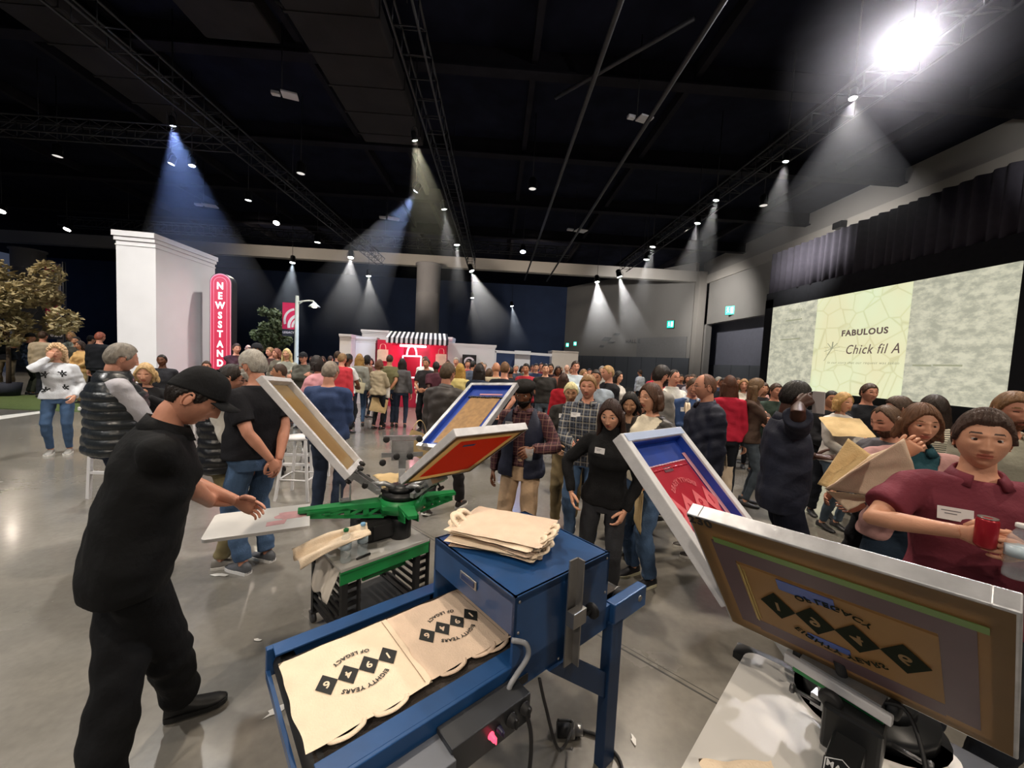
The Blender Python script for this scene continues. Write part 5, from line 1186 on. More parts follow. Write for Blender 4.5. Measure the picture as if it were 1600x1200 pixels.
# 1 man in black working at the platen
xy = (-1.45, 1.60); fc = 40; tp = 1.76
L = lambda p: to_local(xy, fc, tp, p)
hd = atY(296, 618, 1.62); hr = L(atZ(360, 812, .845)); fR = L(atZ(285, 1118, 0)); fL = L(atZ(150, 1290, 0))
person('man in black cap and black polo leaning over the white platen', xy, fc, tp, 'pink', ('cap', '17181a', '1d1511'), [('polo', '101113', dict(z0=-.16))], ('wide', '0e0f12'), '0c0c0d',
       dict(lean=13, py=-.02, pz=.94, hr=tuple(hr), er=(1.6, -.5, -.2), hl=(-.16, .34, 1.0), el=(-.8, -.2, -.6), hpitch=34, hyaw=-12, hdr=(.12, .95, -.12), hnr=(.1, .1, 1), cr=14, cl=20, sole='141414',
            fr=(fR.x, fR.y, -10), fl=(fL.x, fL.y, 8), lid=.05), g=1.06, belly=.03, det=2)
# 22 young man in burgundy
xy, z = hp_(1538, 640, 1.5); fc = -122
L = lambda p: to_local(xy, fc, z, p); can = atY(1541, 832, 1.26); bot = atY(1590, 868, 1.20)
cl_, bl_ = L(can), L(bot)
bur = mat('shirt_burgundy', srgb('743340'), .8, 0, .06, 10, .3, 60, spec=.2)
RT, J, HT, Bt = person('young man in burgundy polo holding a red can and a water bottle', xy, fc, z, 'light', ('quiff', '4b3a33'), [('polo', '743340', dict(m=bur, z0=-.14))], ('trousers', '22262e'), '222222',
       dict(hr=(cl_.x+.05, cl_.y-.055, cl_.z-.03), er=(.9, -.5, -.2), hl=(bl_.x-.055, bl_.y-.06, bl_.z), el=(-.9, -.5, -.2), hpitch=-2, hyaw=-12, hdr=(-.9, .35, .05), hnr=(.35, .9, .1), hdl=(.85, .45, .05), hnl=(-.35, .9, .1), cr=52, cl=50, thr=.3, thl=.3, lid=.30, gaze=(0, -.10), fat=.03, jaw=1.1, nose=.95), g=1.04, belly=.01, det=2, extra=[badge(.095, .335, .10, .052)])
r = empty('drink_can', 'small red drink can in the hand of the young man in burgundy', 'can', can-Vector((0, 0, .055)))
mb = MB(); mb.lathe([(.020, 0), (.026, .006), (.0285, .012), (.0285, .098), (.024, .108)], 24); mb.build('can_body', paint('a31f2c', .3, .3), r)
mb = MB(); mb.lathe([(.025, .106), (.0255, .110), (.023, .109), (.001, .107)], 24); mb.build('can_top', steel, r)
bottle(bot-Vector((0, 0, .08)), 'clear water bottle held by the young man in burgundy', 'e8e8e8', .19, .031)
# 21 woman with a big tote
xy, z = hp_(1437, 628, 2.15); fc = -128; L = lambda p: to_local(xy, fc, z, p); hr = L(atY(1408, 712, 1.98)); hl = L(atY(1400, 735, 1.90))
RT, J, HT, Bt = person('woman in pink cardigan holding up a large blank tote bag', xy, fc, z, 'light', ('bob', '6b4a34'), [('shirt', '1f4650', dict(z0=-.05)), ('jacket', 'b48a86', dict(gap=.06, z0=-.10, inf=.02))], ('skirt', '1d2b3a'), '2a2320',
       dict(hr=tuple(hr), er=(.7, -.5, -.5), hl=(-.02, .33, 1.18), el=(-.7, -.4, -.5), cr=60, hdr=(-.4, .3, .8), hnr=(.3, .9, .2), hpitch=6, hyaw=10, lid=.3), fem=1, g=1.12, det=2)
# 20 bald man in profile and 24 woman in stripes, 23 man at the edge
xy, z = hp_(1400, 630, 2.55); person('balding man with a beard and grey pullover looking down to the left', xy, -178, z, 'pink', ('receding', '5b4433'), [('sweater', '5c5a60')], ('trousers', '2b2d33'), '222222', dict(beard='5a4030', hpitch=16, hr=(.12, .30, 1.0), hl=(-.12, .30, 1.0)), g=1.1)
striped = plaid('shirt_striped', srgb('e6e0cc'), srgb('e6e0cc'), srgb('e6e0cc'), 10)
def stripes(name, a, b, fr=55, ax_='Z'):
    if name in MATS: return MATS[name]
    m = mat(name, a, .85, 0, 0); N = m.node_tree.nodes; L_ = m.node_tree.links; tc = N.new('ShaderNodeTexCoord'); w_ = N.new('ShaderNodeTexWave'); w_.inputs['Scale'].default_value = fr/6.28; w_.bands_direction = ax_; w_.inputs['Distortion'].default_value = 1.2
    L_.new(tc.outputs['Object'], w_.inputs['Vector']); r_ = N.new('ShaderNodeValToRGB'); e = r_.color_ramp.elements; e[0].position = .24; e[0].color = tuple(b)+(1,); e[1].position = .3; e[1].color = tuple(a)+(1,)
    L_.new(w_.outputs['Fac'], r_.inputs['Fac']); L_.new(r_.outputs['Color'], N['Principled BSDF'].inputs['Base Color']); return m
st1 = stripes('shirt_stripe_cream', srgb('e6e0cc'), srgb('2a2a2e'), 110)
xy, z = hp_(1466, 617, 3.1); person('woman in cream shirt with thin dark stripes seen from behind', xy, 75, z, 'light', ('long', '2e221b'), [('sweater', 'e6e0cc', dict(m=st1))], ('trousers', '23252c'), '222222', dict(hl_=.22), fem=1)
xy, z = hp_(1418, 618, 3.3); person('dark-haired man with grey collar half hidden behind the bag woman', xy, 150, z, 'pink', ('short', '4a382c'), [('sweater', '8a7a76')], ('trousers', '23252c'), '222222', dict(hpitch=10), g=1.05)
xy, z = hp_(1580, 610, 2.3); person('fair-haired man with short beard at the right edge of the photo', xy, -120, z, 'pink', ('short', '7d5c3c'), [('shirt', 'a7a696')], ('trousers', '2a2a30'), '222222', dict(beard='7a4c34', hpitch=4, htilt=0, hyaw=5), g=1.05, det=1)
# 15 big man photographing
xy, z = hp_(1243, 592, 2.7); fc = -25; L = lambda p: to_local(xy, fc, z, p); hr = L(atY(1262, 634, 2.50)); hl = L(atY(1296, 716, 2.75))
RT, J, HT, Bt = person('tall man in navy polo raising his phone to his face', (xy[0]-.02, xy[1]+.02), fc, z, 'dark', ('crop', '17110f'), [('polo', '14182a', dict(z0=-.17, m=mat('polo_navy', srgb('171c30'), .8, 0, .1, 9, .35, 45)))], ('wide', '0d1120'), '111111',
       dict(hr=(hr.x, hr.y-.02, hr.z), er=(1, -.25, -.35), shr=(.02, .03, .03), hl=(hl.x, hl.y-.06, hl.z), el=(-.6, -.6, -.5), cr=60, hdr=(-.2, .75, .6), hnr=(.8, -.3, .4), hdl=(.1, 1, .05), hnl=(-.2, 0, -1), cl=12, hpitch=8, hyaw=14), g=1.10, belly=.03, det=2)
pm = mat('phone_black', (.01, .01, .012), .2, .2, 0); ps = mat('phone_glass', (.02, .02, .025), .05)
def phone(p, lab, d_, col=pm):
    r = empty('smartphone', lab, 'phone', p); q = Vector(d_).to_track_quat('Z', 'Y').to_matrix().to_4x4()
    mb = MB(); mb.box((0, 0, 0), (.075, .15, .008), T=q, bev=.003); mb.build('case', col, r); mb = MB(); mb.box((0, 0, .0045), (.068, .142, .001), T=q); mb.build('glass', ps, r)
phone(atY(1279, 629, 2.47), 'pale phone held up by the tall man in navy', (1, .35, .1), paint('b9b3b4'))
# 16 bald man in navy jacket, 17, 18, 19
nvj = mat('jacket_navy', srgb('10162c'), .7, 0, .1, 8, .35, 40)
xy, z = hp_(1108, 584, 3.6); L = lambda p: to_local(xy, 172, z, p); hl = L(atY(1112, 700, 3.5))
RT, J, HT, Bt = person('bald man in long navy jacket carrying a cream tote bag', xy, 172, z, 'pink', ('fringe', '6b4a3a'), [('jacket', '10162c', dict(gap=0, z0=-.20, inf=.034, m=nvj))], ('trousers', '6b5c4c'), '2a2420', dict(glasses=1, hl=(-.26, -.02, .78), hr=(.20, .20, .90), cl=70, hpitch=2), g=1.12, belly=.04, det=1)
BALDJ = (RT, J)
xy, z = hp_(1083, 586, 4.5); person('man in blue pullover and glasses looking down at his phone', xy, -105, z, 'pink', ('receding', '4a3626'), [('shirt', 'c9d4e4'), ('sweater', '3f5784', dict(z0=-.06))], ('trousers', '6b5f4e'), '2a2420', dict(glasses=1, hpitch=28, hr=(.05, .33, 1.12), hl=(-.05, .34, 1.14), cr=55, cl=55, hnr=(.6, .5, -.6), hnl=(-.6, .5, -.6)), extra=[badge(.09, .36)])
FOLD = dict(hr=(-.14, .19, 1.22), er=(.9, .2, -.5), hl=(.14, .22, 1.16), el=(-.9, .2, -.5), hdr=(-.9, -.1, .1), hnr=(0, 1, .2), hdl=(.9, -.1, .1), hnl=(0, 1, .2), cr=30, cl=30)
xy, z = hp_(1052, 577, 5.6); person('man in white zip sweater with folded arms', xy, -80, z, 'pink', ('receding', '2e2620'), [('sweater', 'd6d6cf', dict(zt=.52))], ('trousers', '1d2438'), '2a2420', dict(FOLD), g=1.08)
xy, z = hp_(1030, 569, 4.4); person('dark-haired bearded man in grey shirt in profile behind the woman in cream', xy, 20, z, 'pink', ('short', '231a15'), [('sweater', '8d8a86')], ('trousers', '2a2d35'), '222222', dict(beard='2a1d16', hpitch=8))
# 14 woman in cream top
xy, z = hp_(1023, 598, 3.1); leather = mat('leather_jacket', srgb('2a241f'), .42, 0, .15, 9, .35, 50)
RT, J, HT, Bt = person('woman in cream top and dark leather jacket standing in profile', xy, -158, z, 'light', ('bob', '4b3020'), [('tee', 'e2d8c2'), ('jacket', '2a241f', dict(gap=.10, z0=-.06, inf=.022, m=leather))], ('trousers', '3d5676', denim), '26262a', dict(hr=(.20, .10, .86), hl=(-.18, .14, .95), cr=60, sole='efe9c8', hpitch=3), fem=1, g=1.15, belly=.03, det=2)
W14 = (RT, J)
xy, z = hp_(986, 610, 3.55); person('smiling woman with black hair between the plaid man and the woman in cream', xy, -112, z, 'olive', ('bob', '17110f'), [('jacket', '1c1a1c', dict(gap=0))], ('trousers', '1d2027'), '222222', dict(hpitch=12), fem=1)
xy, z = hp_(1003, 618, 4.1); person('person with glasses just visible between the two women', xy, -120, z, 'pink', ('bob', '5a4334'), [('sweater', '2a2d35')], ('trousers', '1d2027'), '222222', dict(glasses=1, hpitch=8), fem=1)
# 10 woman in black
xy, z = hp_(956, 622, 2.75); fc = -118; L = lambda p: to_local(xy, fc, z, p); hr = L(atY(893, 770, 2.75)); hl = L(atY(976, 800, 2.60))
bk_ = mat('knit_black', (.010, .010, .011), .85, 0, .2, 20, .4, 120, spec=.2)
person('smiling dark-haired woman all in black leaning forward', xy, fc, z+.02, 'light', ('long', '35221b'), [('turtle', '101012', dict(m=bk_, z0=-.10))], ('skinny', '121418', mat('denim_black', (.012, .013, .017), .85, 0, .2, 20, .3, 90)), '161616',
       dict(lean=8, hr=(hr.x, hr.y, hr.z), er=(.9, -.2, -.3), hl=(hl.x, hl.y, hl.z), el=(-.8, -.6, 0), hpitch=14, hyaw=-2, cr=26, cl=30, lid=.62, hnr=(1, .3, 0), nose=.75, side=-3), fem=1, g=1.0, det=2, extra=[badge(.05, .37, .075, .045)])
# 11 plaid man
pl1 = plaid('plaid_navy', srgb('2b2f3a'), srgb('5e6470'), srgb('b9b2a2'), 62)
xy, z = hp_(921, 584, 3.75); fc = -112
person('fair-haired man in navy plaid shirt holding a phone in both hands', xy, fc, z, 'pink', ('short', '8c6b45'), [('shirt', '2b2f3a', dict(m=pl1, z0=-.14))], ('trousers', '3a5272', denim), 'e8e6d2',
       dict(hr=(.05, .30, 1.02), er=(.9, -.3, -.5), hl=(-.05, .31, 1.03), el=(-.9, -.3, -.5), hdr=(-.7, .5, .1), hdl=(.7, .5, .1), hnr=(.5, .6, -.5), hnl=(-.5, .6, -.5), cr=50, cl=50, hpitch=4, sole='efe9c8', fl=(-.12, .10, 8)), g=1.1, det=1, extra=[badge(.09, .36, .09, .045)])
phone(Vector((xy[0], xy[1], 0))+Vector((math.cos(R(fc)), math.sin(R(fc)), 0))*.34+Vector((0, 0, 1.06*z/1.715)), 'black phone in the hands of the man in plaid', (-.3, -.8, .7))
# 12
xy, z = hp_(893, 595, 4.2)
person('young man with bleached hair and dark pullover beside the plaid man', xy, -100, z, 'olive', ('short', 'd9cf9e'), [('sweater', '33312f')], ('trousers', '7a6a4d'), 'ecebdc', dict(hr=(.12, .26, .98), hl=(-.22, .05, .85), hpitch=14, brow='2a211a', fr=(.10, .14, -6)), extra=[badge(.08, .36)])
# 9 beret man
xy, z = hp_(822, 590, 3.35); fc = -108; L = lambda p: to_local(xy, fc, z, p); cup = atY(827, 706, 3.05); hl = L(cup)
pl2 = plaid('plaid_maroon', srgb('3a1c24'), srgb('5a2f38'), srgb('8a6a5c'), 80)
vn = mat('vest_navy', srgb('161c33'), .7, 0, .1, 8, .3, 40)
RT, J, HT, Bt = person('bearded man in black beret and navy vest holding a cup', xy, fc, z-.01, 'brown', ('beret', '14110f', '14100e'), [('shirt', '3a1c24', dict(m=pl2, z0=-.02)), ('vest', '161c33', dict(gap=.055, m=vn, z0=-.12))], ('trousers', 'b3977a'), '2b2622',
       dict(hl=(hl.x-.02, hl.y-.04, hl.z+.02), el=(-.8, -.6, -.2), hr=(.27, .0, .84), cl=45, hdl=(.5, .6, -.3), hnl=(-.5, .5, .5), hpitch=14, beard='130e0c', bt=.010, lid=.5), g=1.05, det=2, extra=[badge(.10, .36, .07, .045)])
r = empty('drink_cup', 'clear plastic cup held by the man in the beret', 'cup', cup-Vector((0, 0, .07))); mb = MB(); mb.lathe([(.026, 0), (.028, .01), (.036, .10), (.034, .10), (.025, .012), (.001, .01)], 22); mb.build('cup_wall', pet, r)
mb = MB(); mb.lathe([(.024, .012), (.030, .06), (.001, .061)], 20); mb.build('drink', mat('drink_amber', (.45, .22, .08), .1, 0, 0, trans=.6), r)
# 8 man in dark jacket, back view
xy, z = hp_(698, 566, 4.4); dj = mat('jacket_taupe', srgb('3b3634'), .55, 0, .1, 8, .3, 40)
person('man in dark taupe jacket walking away with his back turned', xy, 68, z, 'pink', ('short', '4a3a28'), [('jacket', '3b3634', dict(gap=0, z0=-.08, inf=.026, m=dj))], ('trousers', '232022'), '2a2421', dict(fr=(.12, .22, 0), fl=(-.10, -.16, 4), hl=(-.25, .05, .82), hr=(.25, .05, .82), hpitch=4, fpl=25), g=1.08, det=1)
# 7 man in blue sweater
bs = mat('sweater_blue', srgb('2c3f66'), .9, 0, .08, 8, .3, 60)
xy, z = hp_(514, 563, 4.2); person('grey-haired man in blue sweater seen from behind', xy, 92, z, 'pink', ('short', '8a7f72'), [('sweater', '2c3f66', dict(m=bs))], ('trousers', '1f2a3c', denimd), '332a24', dict(hl=(-.10, .26, .98), hr=(.12, .26, .98), hpitch=12, sole='3a322c'), g=1.15, belly=.03, det=1)
# 6 old man with beard
xy, z = hp_(402, 545, 3.15); bt_ = mat('tee_black', (.010, .010, .013), .85, 0, .15, 12, .3, 60, spec=.2)
person('white-bearded man in black tee with his hands clasped behind him', xy, 158, z, 'pink', ('short', 'a9a49a'), [('tee', '101114', dict(m=bt_, z0=-.06))], ('trousers', '3a5272', denim), '55585e',
       dict(hr=(.04, -.19, .88), er=(1, -.3, .2), hl=(-.05, -.21, .90), el=(-1, -.3, .2), hdr=(-.5, -.2, -.8), hdl=(.4, -.1, -.9), hnr=(0, -1, 0), hnl=(0, -1, 0), cr=35, cl=35, beard='cfcac2', bt=.009, hpitch=8, hyaw=6, sole='d8d8d8', vneck=.5), g=1.12, belly=.05, det=2)
# 5 man in puffer vest with glasses
xy, z = hp_(348, 566, 3.2); person('man with glasses in black puffer vest and khaki trousers', xy, 28, z, 'pink', ('short', '231b17'), [('shirt', 'd2cfc8'), ('vest', '17181b', dict(quilt=True))], ('trousers', '7d7355'), '7e7a74', dict(glasses=1, hr=(.16, .20, .88), hl=(-.2, .15, .86), hpitch=16, er=(.6, -.8, 0)), g=1.15, belly=.05, det=1)
# 4 woman with phone
xy, z = hp_(229, 566, 4.2); person('blonde woman holding a phone up in front of her', xy, -62, z, 'light', ('bob', 'c9a877'), [('sweater', '1b1b1e')], ('trousers', '1d2027'), '222222', dict(hr=(.06, .25, 1.36), hl=(-.07, .26, 1.34), er=(.8, 0, -.6), el=(-.8, 0, -.6), cr=60, cl=60, hpitch=8), fem=1)
fcv = Vector((math.cos(R(-62)), math.sin(R(-62)), 0)); phone(Vector((xy[0], xy[1], 0))+fcv*.30+Vector((0, 0, 1.42*z/1.715)), 'black phone held up by the blonde woman', (.4, -.9, .1))
# 2 man in puffer vest, back
xy, z = hp_(177, 534, 3.35); person('grey-haired man in black puffer vest seen from behind', xy, 58, z, 'pink', ('short', '857e74'), [('shirt', 'b9b7bd'), ('vest', '24282b', dict(quilt=True))], ('trousers', '2b3f55', denimd), '1b1b1d', dict(hr=(.10, .30, 1.0), hl=(-.18, .26, 1.0), hpitch=10, er=(.8, -.5, -.3)), g=1.24, belly=.06, det=2)
# 3 curly blonde woman
knit = mat('knit_white', srgb('d4d6da'), .9, 0, .05, 14, .4, 80)
xy, z = hp_(90, 538, 6.2); 
def flowers(root, J, HT, Bt):
    me = [c for c in root.children if c.name.startswith('sweater')][0]
    for i, (x, zz) in enumerate(((-.08, .32), (-.09, .10), (.09, .30), (.10, .06))):
        ok, l_, n_, _ = me.ray_cast(Bt@Vector((x, .4, zz)), Vector((0, -1, 0)))
        if ok:
            mb = MB(); c = l_+n_*.004
            for k in range(6):
                a = k*PI/3; mb.box((0, 0, 0), (.018, .045, .004), T=basis(c+Vector((.03*math.sin(a), 0, .03*math.cos(a))), (math.cos(a), 0, -math.sin(a)), (math.sin(a), 0, math.cos(a))))
            mb.build('knitted_flower', rubber, me)
person('curly blonde woman in white flowered sweater touching her face', xy, -58, z, 'light', ('curly_long', 'd2b088'), [('sweater', 'd4d6da', dict(m=knit, z0=-.08))], ('skinny', '33475f', denim), '8f8d88', dict(hr=(.05, .15, 1.50), er=(.7, .3, -.8), hdr=(-.2, -.1, 1), hnr=(.3, 1, 0), cr=60, hl=(-.20, .12, .92), sole='e6e4de'), fem=1, g=1.08, det=1, extra=[flowers])
# ================================================================ STREET SET AT THE BACK
whitep = mat('set_white', (.72, .71, .72), .6, 0, .03, 2); warmw = mat('set_cream', (.62, .55, .48), .6, 0, .04, 2)
def wallblock(name, pts, z1, m, lab, cat, cornice=.0, z0=0):
    r = empty(name, lab, cat, (pts[0][0], pts[0][1], 0)); T = Matrix.Translation((-pts[0][0], -pts[0][1], 0))
    mb = MB(); mb.prism([(p[0], p[1]) for p in pts], z0, z1, T); mb.build('block', m, r)
    if cornice:
        c = sum((Vector((p[0], p[1], 0)) for p in pts), Vector())/len(pts)
        def grow(k): return [(p[0]+(p[0]-c.x)/math.hypot(p[0]-c.x, p[1]-c.y)*k, p[1]+(p[1]-c.y)/math.hypot(p[0]-c.x, p[1]-c.y)*k) for p in pts]
        mb = MB(); mb.prism(grow(cornice*.5), z1-cornice*2.2, z1-cornice*1.2, T); mb.prism(grow(cornice), z1-cornice*1.2, z1+.01, T); mb.prism(grow(cornice*.25), z1-cornice*3.4, z1-cornice*3.1, T)
        mb.build('cornice', m, r)
    return r
a, b, c = atY(181, 372, 9.3), atY(243, 376, 9.4), atY(336, 408, 11.4); d_ = a+(c-b)
wallblock('newsstand_kiosk', [(p.x, p.y) for p in (a, b, c, d_)][::-1], 4.30, whitep, 'tall plain white kiosk block with a cornice beside the red vertical sign', 'kiosk', .09)
# upright lit sign with rounded top
c0 = atY(349, 500, 10.9); r = empty('vertical_sign', 'tall red upright sign with rounded top reading NEWSSTAND', 'sign', (c0.x, c0.y, 0), R(8))
def pill(w_, z0, z1, n=14): return [(-w_/2, z0)]+[(w_/2, z0)]+[(w_/2*math.cos(PI*i/n), z1-w_/2+w_/2*math.sin(PI*i/n)) for i in range(n+1)]
zt_ = atY(349, 428, 10.9).z; TX = Matrix.Rotation(PI/2, 4, 'X')
mb = MB(); mb.prism(pill(.54, 0, zt_), -.14, .12, TX); mb.build('sign_body', paint('17181c'), r)
mb = MB(); mb.prism(pill(.50, .1, zt_-.02), .12, .135, TX); mb.build('sign_border', mat('sign_pink', srgb('e58a9c'), .4, 0, .03, emit=srgb('e58a9c'), es=.22), r)
mb = MB(); mb.prism(pill(.45, .12, zt_-.05), .135, .145, TX); mb.build('sign_stripe', mat('sign_red', srgb('c22a48'), .4, 0, .03, emit=srgb('c22a48'), es=.22), r)
mb = MB(); mb.prism(pill(.33, .14, zt_-.11), .145, .150, TX); mb.build('sign_stripe', mat('sign_pink', (1, 1, 1)), r); mb = MB(); mb.prism(pill(.30, .16, zt_-.125), .150, .156, TX); mb.build('sign_field', mat('sign_red', (1, 1, 1)), r)
lt_ = mat('letter_glow', (.9, .88, .88), .4, 0, 0, emit=(1, .93, .95), es=1.1)
for ch, py in zip('NEWSSTAND', (447.5, 463, 478, 493.5, 508, 522.5, 538.5, 553, 568)):
    textmesh(ch, .25, Matrix.Translation((0, -.158, atY(349, py, 10.75).z))@TX, 'letter', lt_, r, .004, sx=.85, bold=.008)
# banners
crim = mat('banner_crimson', srgb('d42a5e'), .8, 0, .06, 5); bwh = mat('banner_white', srgb('dedbe2'), .8, 0, .04, 5); bdk = mat('banner_slate', srgb('2a2e3c'), .8, 0, .05)
def ring(mb, cx, cz, r0, r1, a0, a1, z0, T, sx=1, n=24, clip=None):
    P = [(cx+sx*r1*math.cos(R(a0+(a1-a0)*i/n)), cz+r1*math.sin(R(a0+(a1-a0)*i/n))) for i in range(n+1)]+[(cx+sx*r0*math.cos(R(a0+(a1-a0)*i/n)), cz+r0*math.sin(R(a0+(a1-a0)*i/n))) for i in range(n, -1, -1)]
    if clip: P = [(max(clip[0], min(clip[1], x)), max(clip[2], min(clip[3], z))) for x, z in P]
    k = len(P)//2
    for i in range(k-1): 
        q = [P[i], P[i+1], P[2*k-2-i], P[2*k-1-i]]
        mb.prism(q, z0, z0+.004, T)
a, b = atY(71, 412, 17), atY(97, 515, 17); r = empty('street_banner', 'tall white banner with crimson curves above the dark strip reading 1826', 'banner', ((a.x+b.x)/2, 17, 0)); w_ = b.x-a.x; zt2, zb2 = atY(84, 412, 17).z, atY(84, 515, 17).z; zc = atY(84, 530, 17).z
mb = MB(); mb.prism([(-w_/2, zb2), (w_/2, zb2), (w_/2, zt2), (-w_/2, zt2-.55)], 0, .03, TX); mb.build('banner_cloth', bwh, r)
mb = MB(); cl4 = (-w_/2, w_/2, zb2, zt2-.1)
ring(mb, w_*.55, zt2-1.0, .72, 1.08, 95, 262, .032, TX, 1, 24, cl4); ring(mb, w_*.35, zt2-2.0, .38, .68, 40, 210, .037, TX, .9, 24, cl4); ring(mb, w_*.75, zt2-1.15, .62, .86, 170, 262, .041, TX, 1.3, 24, cl4)
mb.build('crimson_curve', crim, r)
mb = MB(); mb.box((0, 0, (zb2+zc)/2), (w_, .03, zb2-zc)); mb.build('lower_strip', bdk, r); textmesh('1826', .30, Matrix.Translation((0, -.02, (zb2+zc)/2))@TX, 'year', bwh, r, .003, bold=.01)
mb = MB(); mb.cyl((w_/2+.08, .05, 0), (w_/2+.08, .05, zt2+.1), .05, 12); mb.cyl((w_/2+.08, .05, zt2-.02), (-w_/2, .03, zt2-.02), .02, 8); mb.build('banner_pole', bdk, r)
# street lamp with banner
p = atY(463, 560, 14); zt3 = atY(465, 462, 14).z; r = empty('street_lamp', 'pale street lamp with a crimson banner behind the crowd', 'street lamp', (p.x, 14, 0)); lp = paint('c9d2cc', .5)
mb = MB(); mb.lathe([(.13, 0), (.13, .25), (.075, .35), (.06, zt3-.1), (.05, zt3)], 14); mb.build('pole', lp, r)
mb = MB(); mb.tube(smooth_path([(.02, 0, zt3-.22), (.35, 0, zt3-.16), (.56, 0, zt3-.17), (.60, 0, zt3-.26)]), .028, 8); mb.cyl((.02, 0, zt3-.32), (.2, 0, zt3-.19), .018, 8); mb.build('arm', lp, r)
mb = MB(); mb.lathe([(.20, -.36), (.17, -.33), (.09, -.26), (.05, -.2), (.001, -.19)], 18, Matrix.Translation((.60, 0, zt3-.0))); mb.build('lamp_shade', lp, r); mb = MB(); mb.ball((.6, 0, zt3-.36), .09, 8, (1, 1, .5)); mb.build('bulb', mat('bulb_glow', (.9, .85, .7), .4, 0, 0, emit=(1, .95, .75), es=3), r)
zz0, zz1 = atY(453, 525, 14).z, atY(453, 473, 14).z
mb = MB(); mb.box((-.28, 0, (zz0+zz1)/2+.12), (.44, .02, zz1-zz0-.24)); bn = mb.build('banner', crim, r); mb = MB(); ring(mb, .12, zz0+.35, .34, .44, 95, 190, .012, TX, 1, 14, (-.5, -.06, zz0+.24, zz1)); ring(mb, .10, zz0+.35, .20, .28, 95, 190, .012, TX, 1, 14, (-.5, -.06, zz0+.24, zz1)); ring(mb, -.02, zz0+.55, .36, .44, 100, 200, .012, TX, 1, 14, (-.5, -.06, zz0+.24, zz1)); mb.build('white_curve', bwh, bn)
mb = MB(); mb.box((-.28, 0, zz0+.11), (.44, .02, .24)); b2 = mb.build('banner_strip', bdk, r); textmesh('LEGACY', .10, Matrix.Translation((-.28, -.014, zz0+.12))@TX, 'word', bwh, b2, .002, bold=.003)
# trees
def tree(p, h, cr, n, mleaf, lab, seed, trunk=.06):
    rr = random.Random(seed); r = empty('potted_tree', lab, 'tree', p)
    mb = MB(); mb.tube([(0, 0, 0), (.03, 0, h*.3), (-.02, .02, h*.6), (0, 0, h*.8)], [trunk, trunk*.8, trunk*.6, trunk*.3], 8)
    for k in range(7): a = rr.uniform(0, 6.28); mb.tube([(0, 0, h*(.4+.05*k)), (cr*.4*math.cos(a), cr*.4*math.sin(a), h*(.55+.05*k)), (cr*.75*math.cos(a), cr*.75*math.sin(a), h*(.68+.03*k))], [trunk*.4, trunk*.25, .008], 6)
    mb.build('trunk', mat('bark', (.10, .07, .05), .9, 0, .2), r); mb = MB()
    cs = [(rr.gauss(0, cr*.42), rr.gauss(0, cr*.42), h*.72+rr.gauss(0, h*.12), rr.uniform(.25, .42)*cr) for _ in range(22)]
    for i in range(n):
        cx, cy_, cz, q = cs[i % 22]; a = rr.uniform(0, 6.28); e = rr.uniform(-1, 1); u_ = math.sqrt(1-e*e); rad = q*rr.uniform(.75, 1.1)
        c = Vector((cx+rad*u_*math.cos(a), cy_+rad*u_*math.sin(a), cz+rad*e)); d_ = Vector((rr.uniform(-1, 1), rr.uniform(-1, 1), rr.uniform(-.8, .6))).normalized(); s_ = d_.orthogonal().normalized(); L_ = rr.uniform(.05, .09)*1.3
        mb.add([c-d_*L_, c+s_*L_*.4, c+d_*L_, c-s_*L_*.4], [(0, 1, 2, 3)])
    mb.build('foliage', mleaf, r)
    mb = MB(); mb.lathe([(.22, 0), (.28, .40), (.25, .40), (.24, .36)], 18); mb.build('pot', bdk, r)
p = atY(12, 560, 12); tree((p.x, 12, 0), 3.9, 1.0, 5200, mat('leaf_pale', srgb('a89a72'), .7, 0, .25, 6), 'pale olive tree at the left edge of the photo', 3)
p = atY(427, 560, 15); tree((p.x, 15, 0), 3.1, .62, 2600, mat('leaf_green', srgb('5c6b4a'), .6, 0, .25, 6), 'small green tree beside the street lamp', 5)
# lawn, bench planter, road marks
def fl(px, py): p = atZ(px, py, 0); return (p.x, p.y)
mb = MB(); mb.prism([(-22, 9.4), (-9.6, 9.9), (-9.6, 12.3), (-24, 12.3)], 0, .015); tag(mb.build('lawn', mat('turf', (.09, .13, .035), .95, 0, .3, 30, .8, 150)), 'strip of artificial turf on the left before the planter', 'turf', kind='stuff')
p = atZ(10, 588, 0); r = empty('planter_bench', 'long low pale bench wall on the turf at far left', 'bench', (-17.5, 10.7, 0)); mb = MB(); mb.box((0, 0, .23), (6.5, .7, .46), bev=.02); mb.build('base', warmw, r); mb = MB(); mb.box((0, 0, .49), (6.6, .8, .05), bev=.01); mb.build('seat', paint('b9ada0'), r)
wl = paint('dddad2', .5)
for q, lab in (([(-10, 632), (62, 619), (62, 623), (-10, 640)], 'white painted line furthest up the floor at left'), ([(25, 627), (68, 622), (68, 629), (40, 629)], 'short white painted bar on the floor at left'), ([(-10, 651), (76, 641), (76, 644), (-10, 657)], 'white painted line nearest the flowered-sweater woman')):
    mb = MB(); mb.prism([fl(*t) for t in q], .001, .004); tag(mb.build('floor_marking', wl), lab, 'floor line')
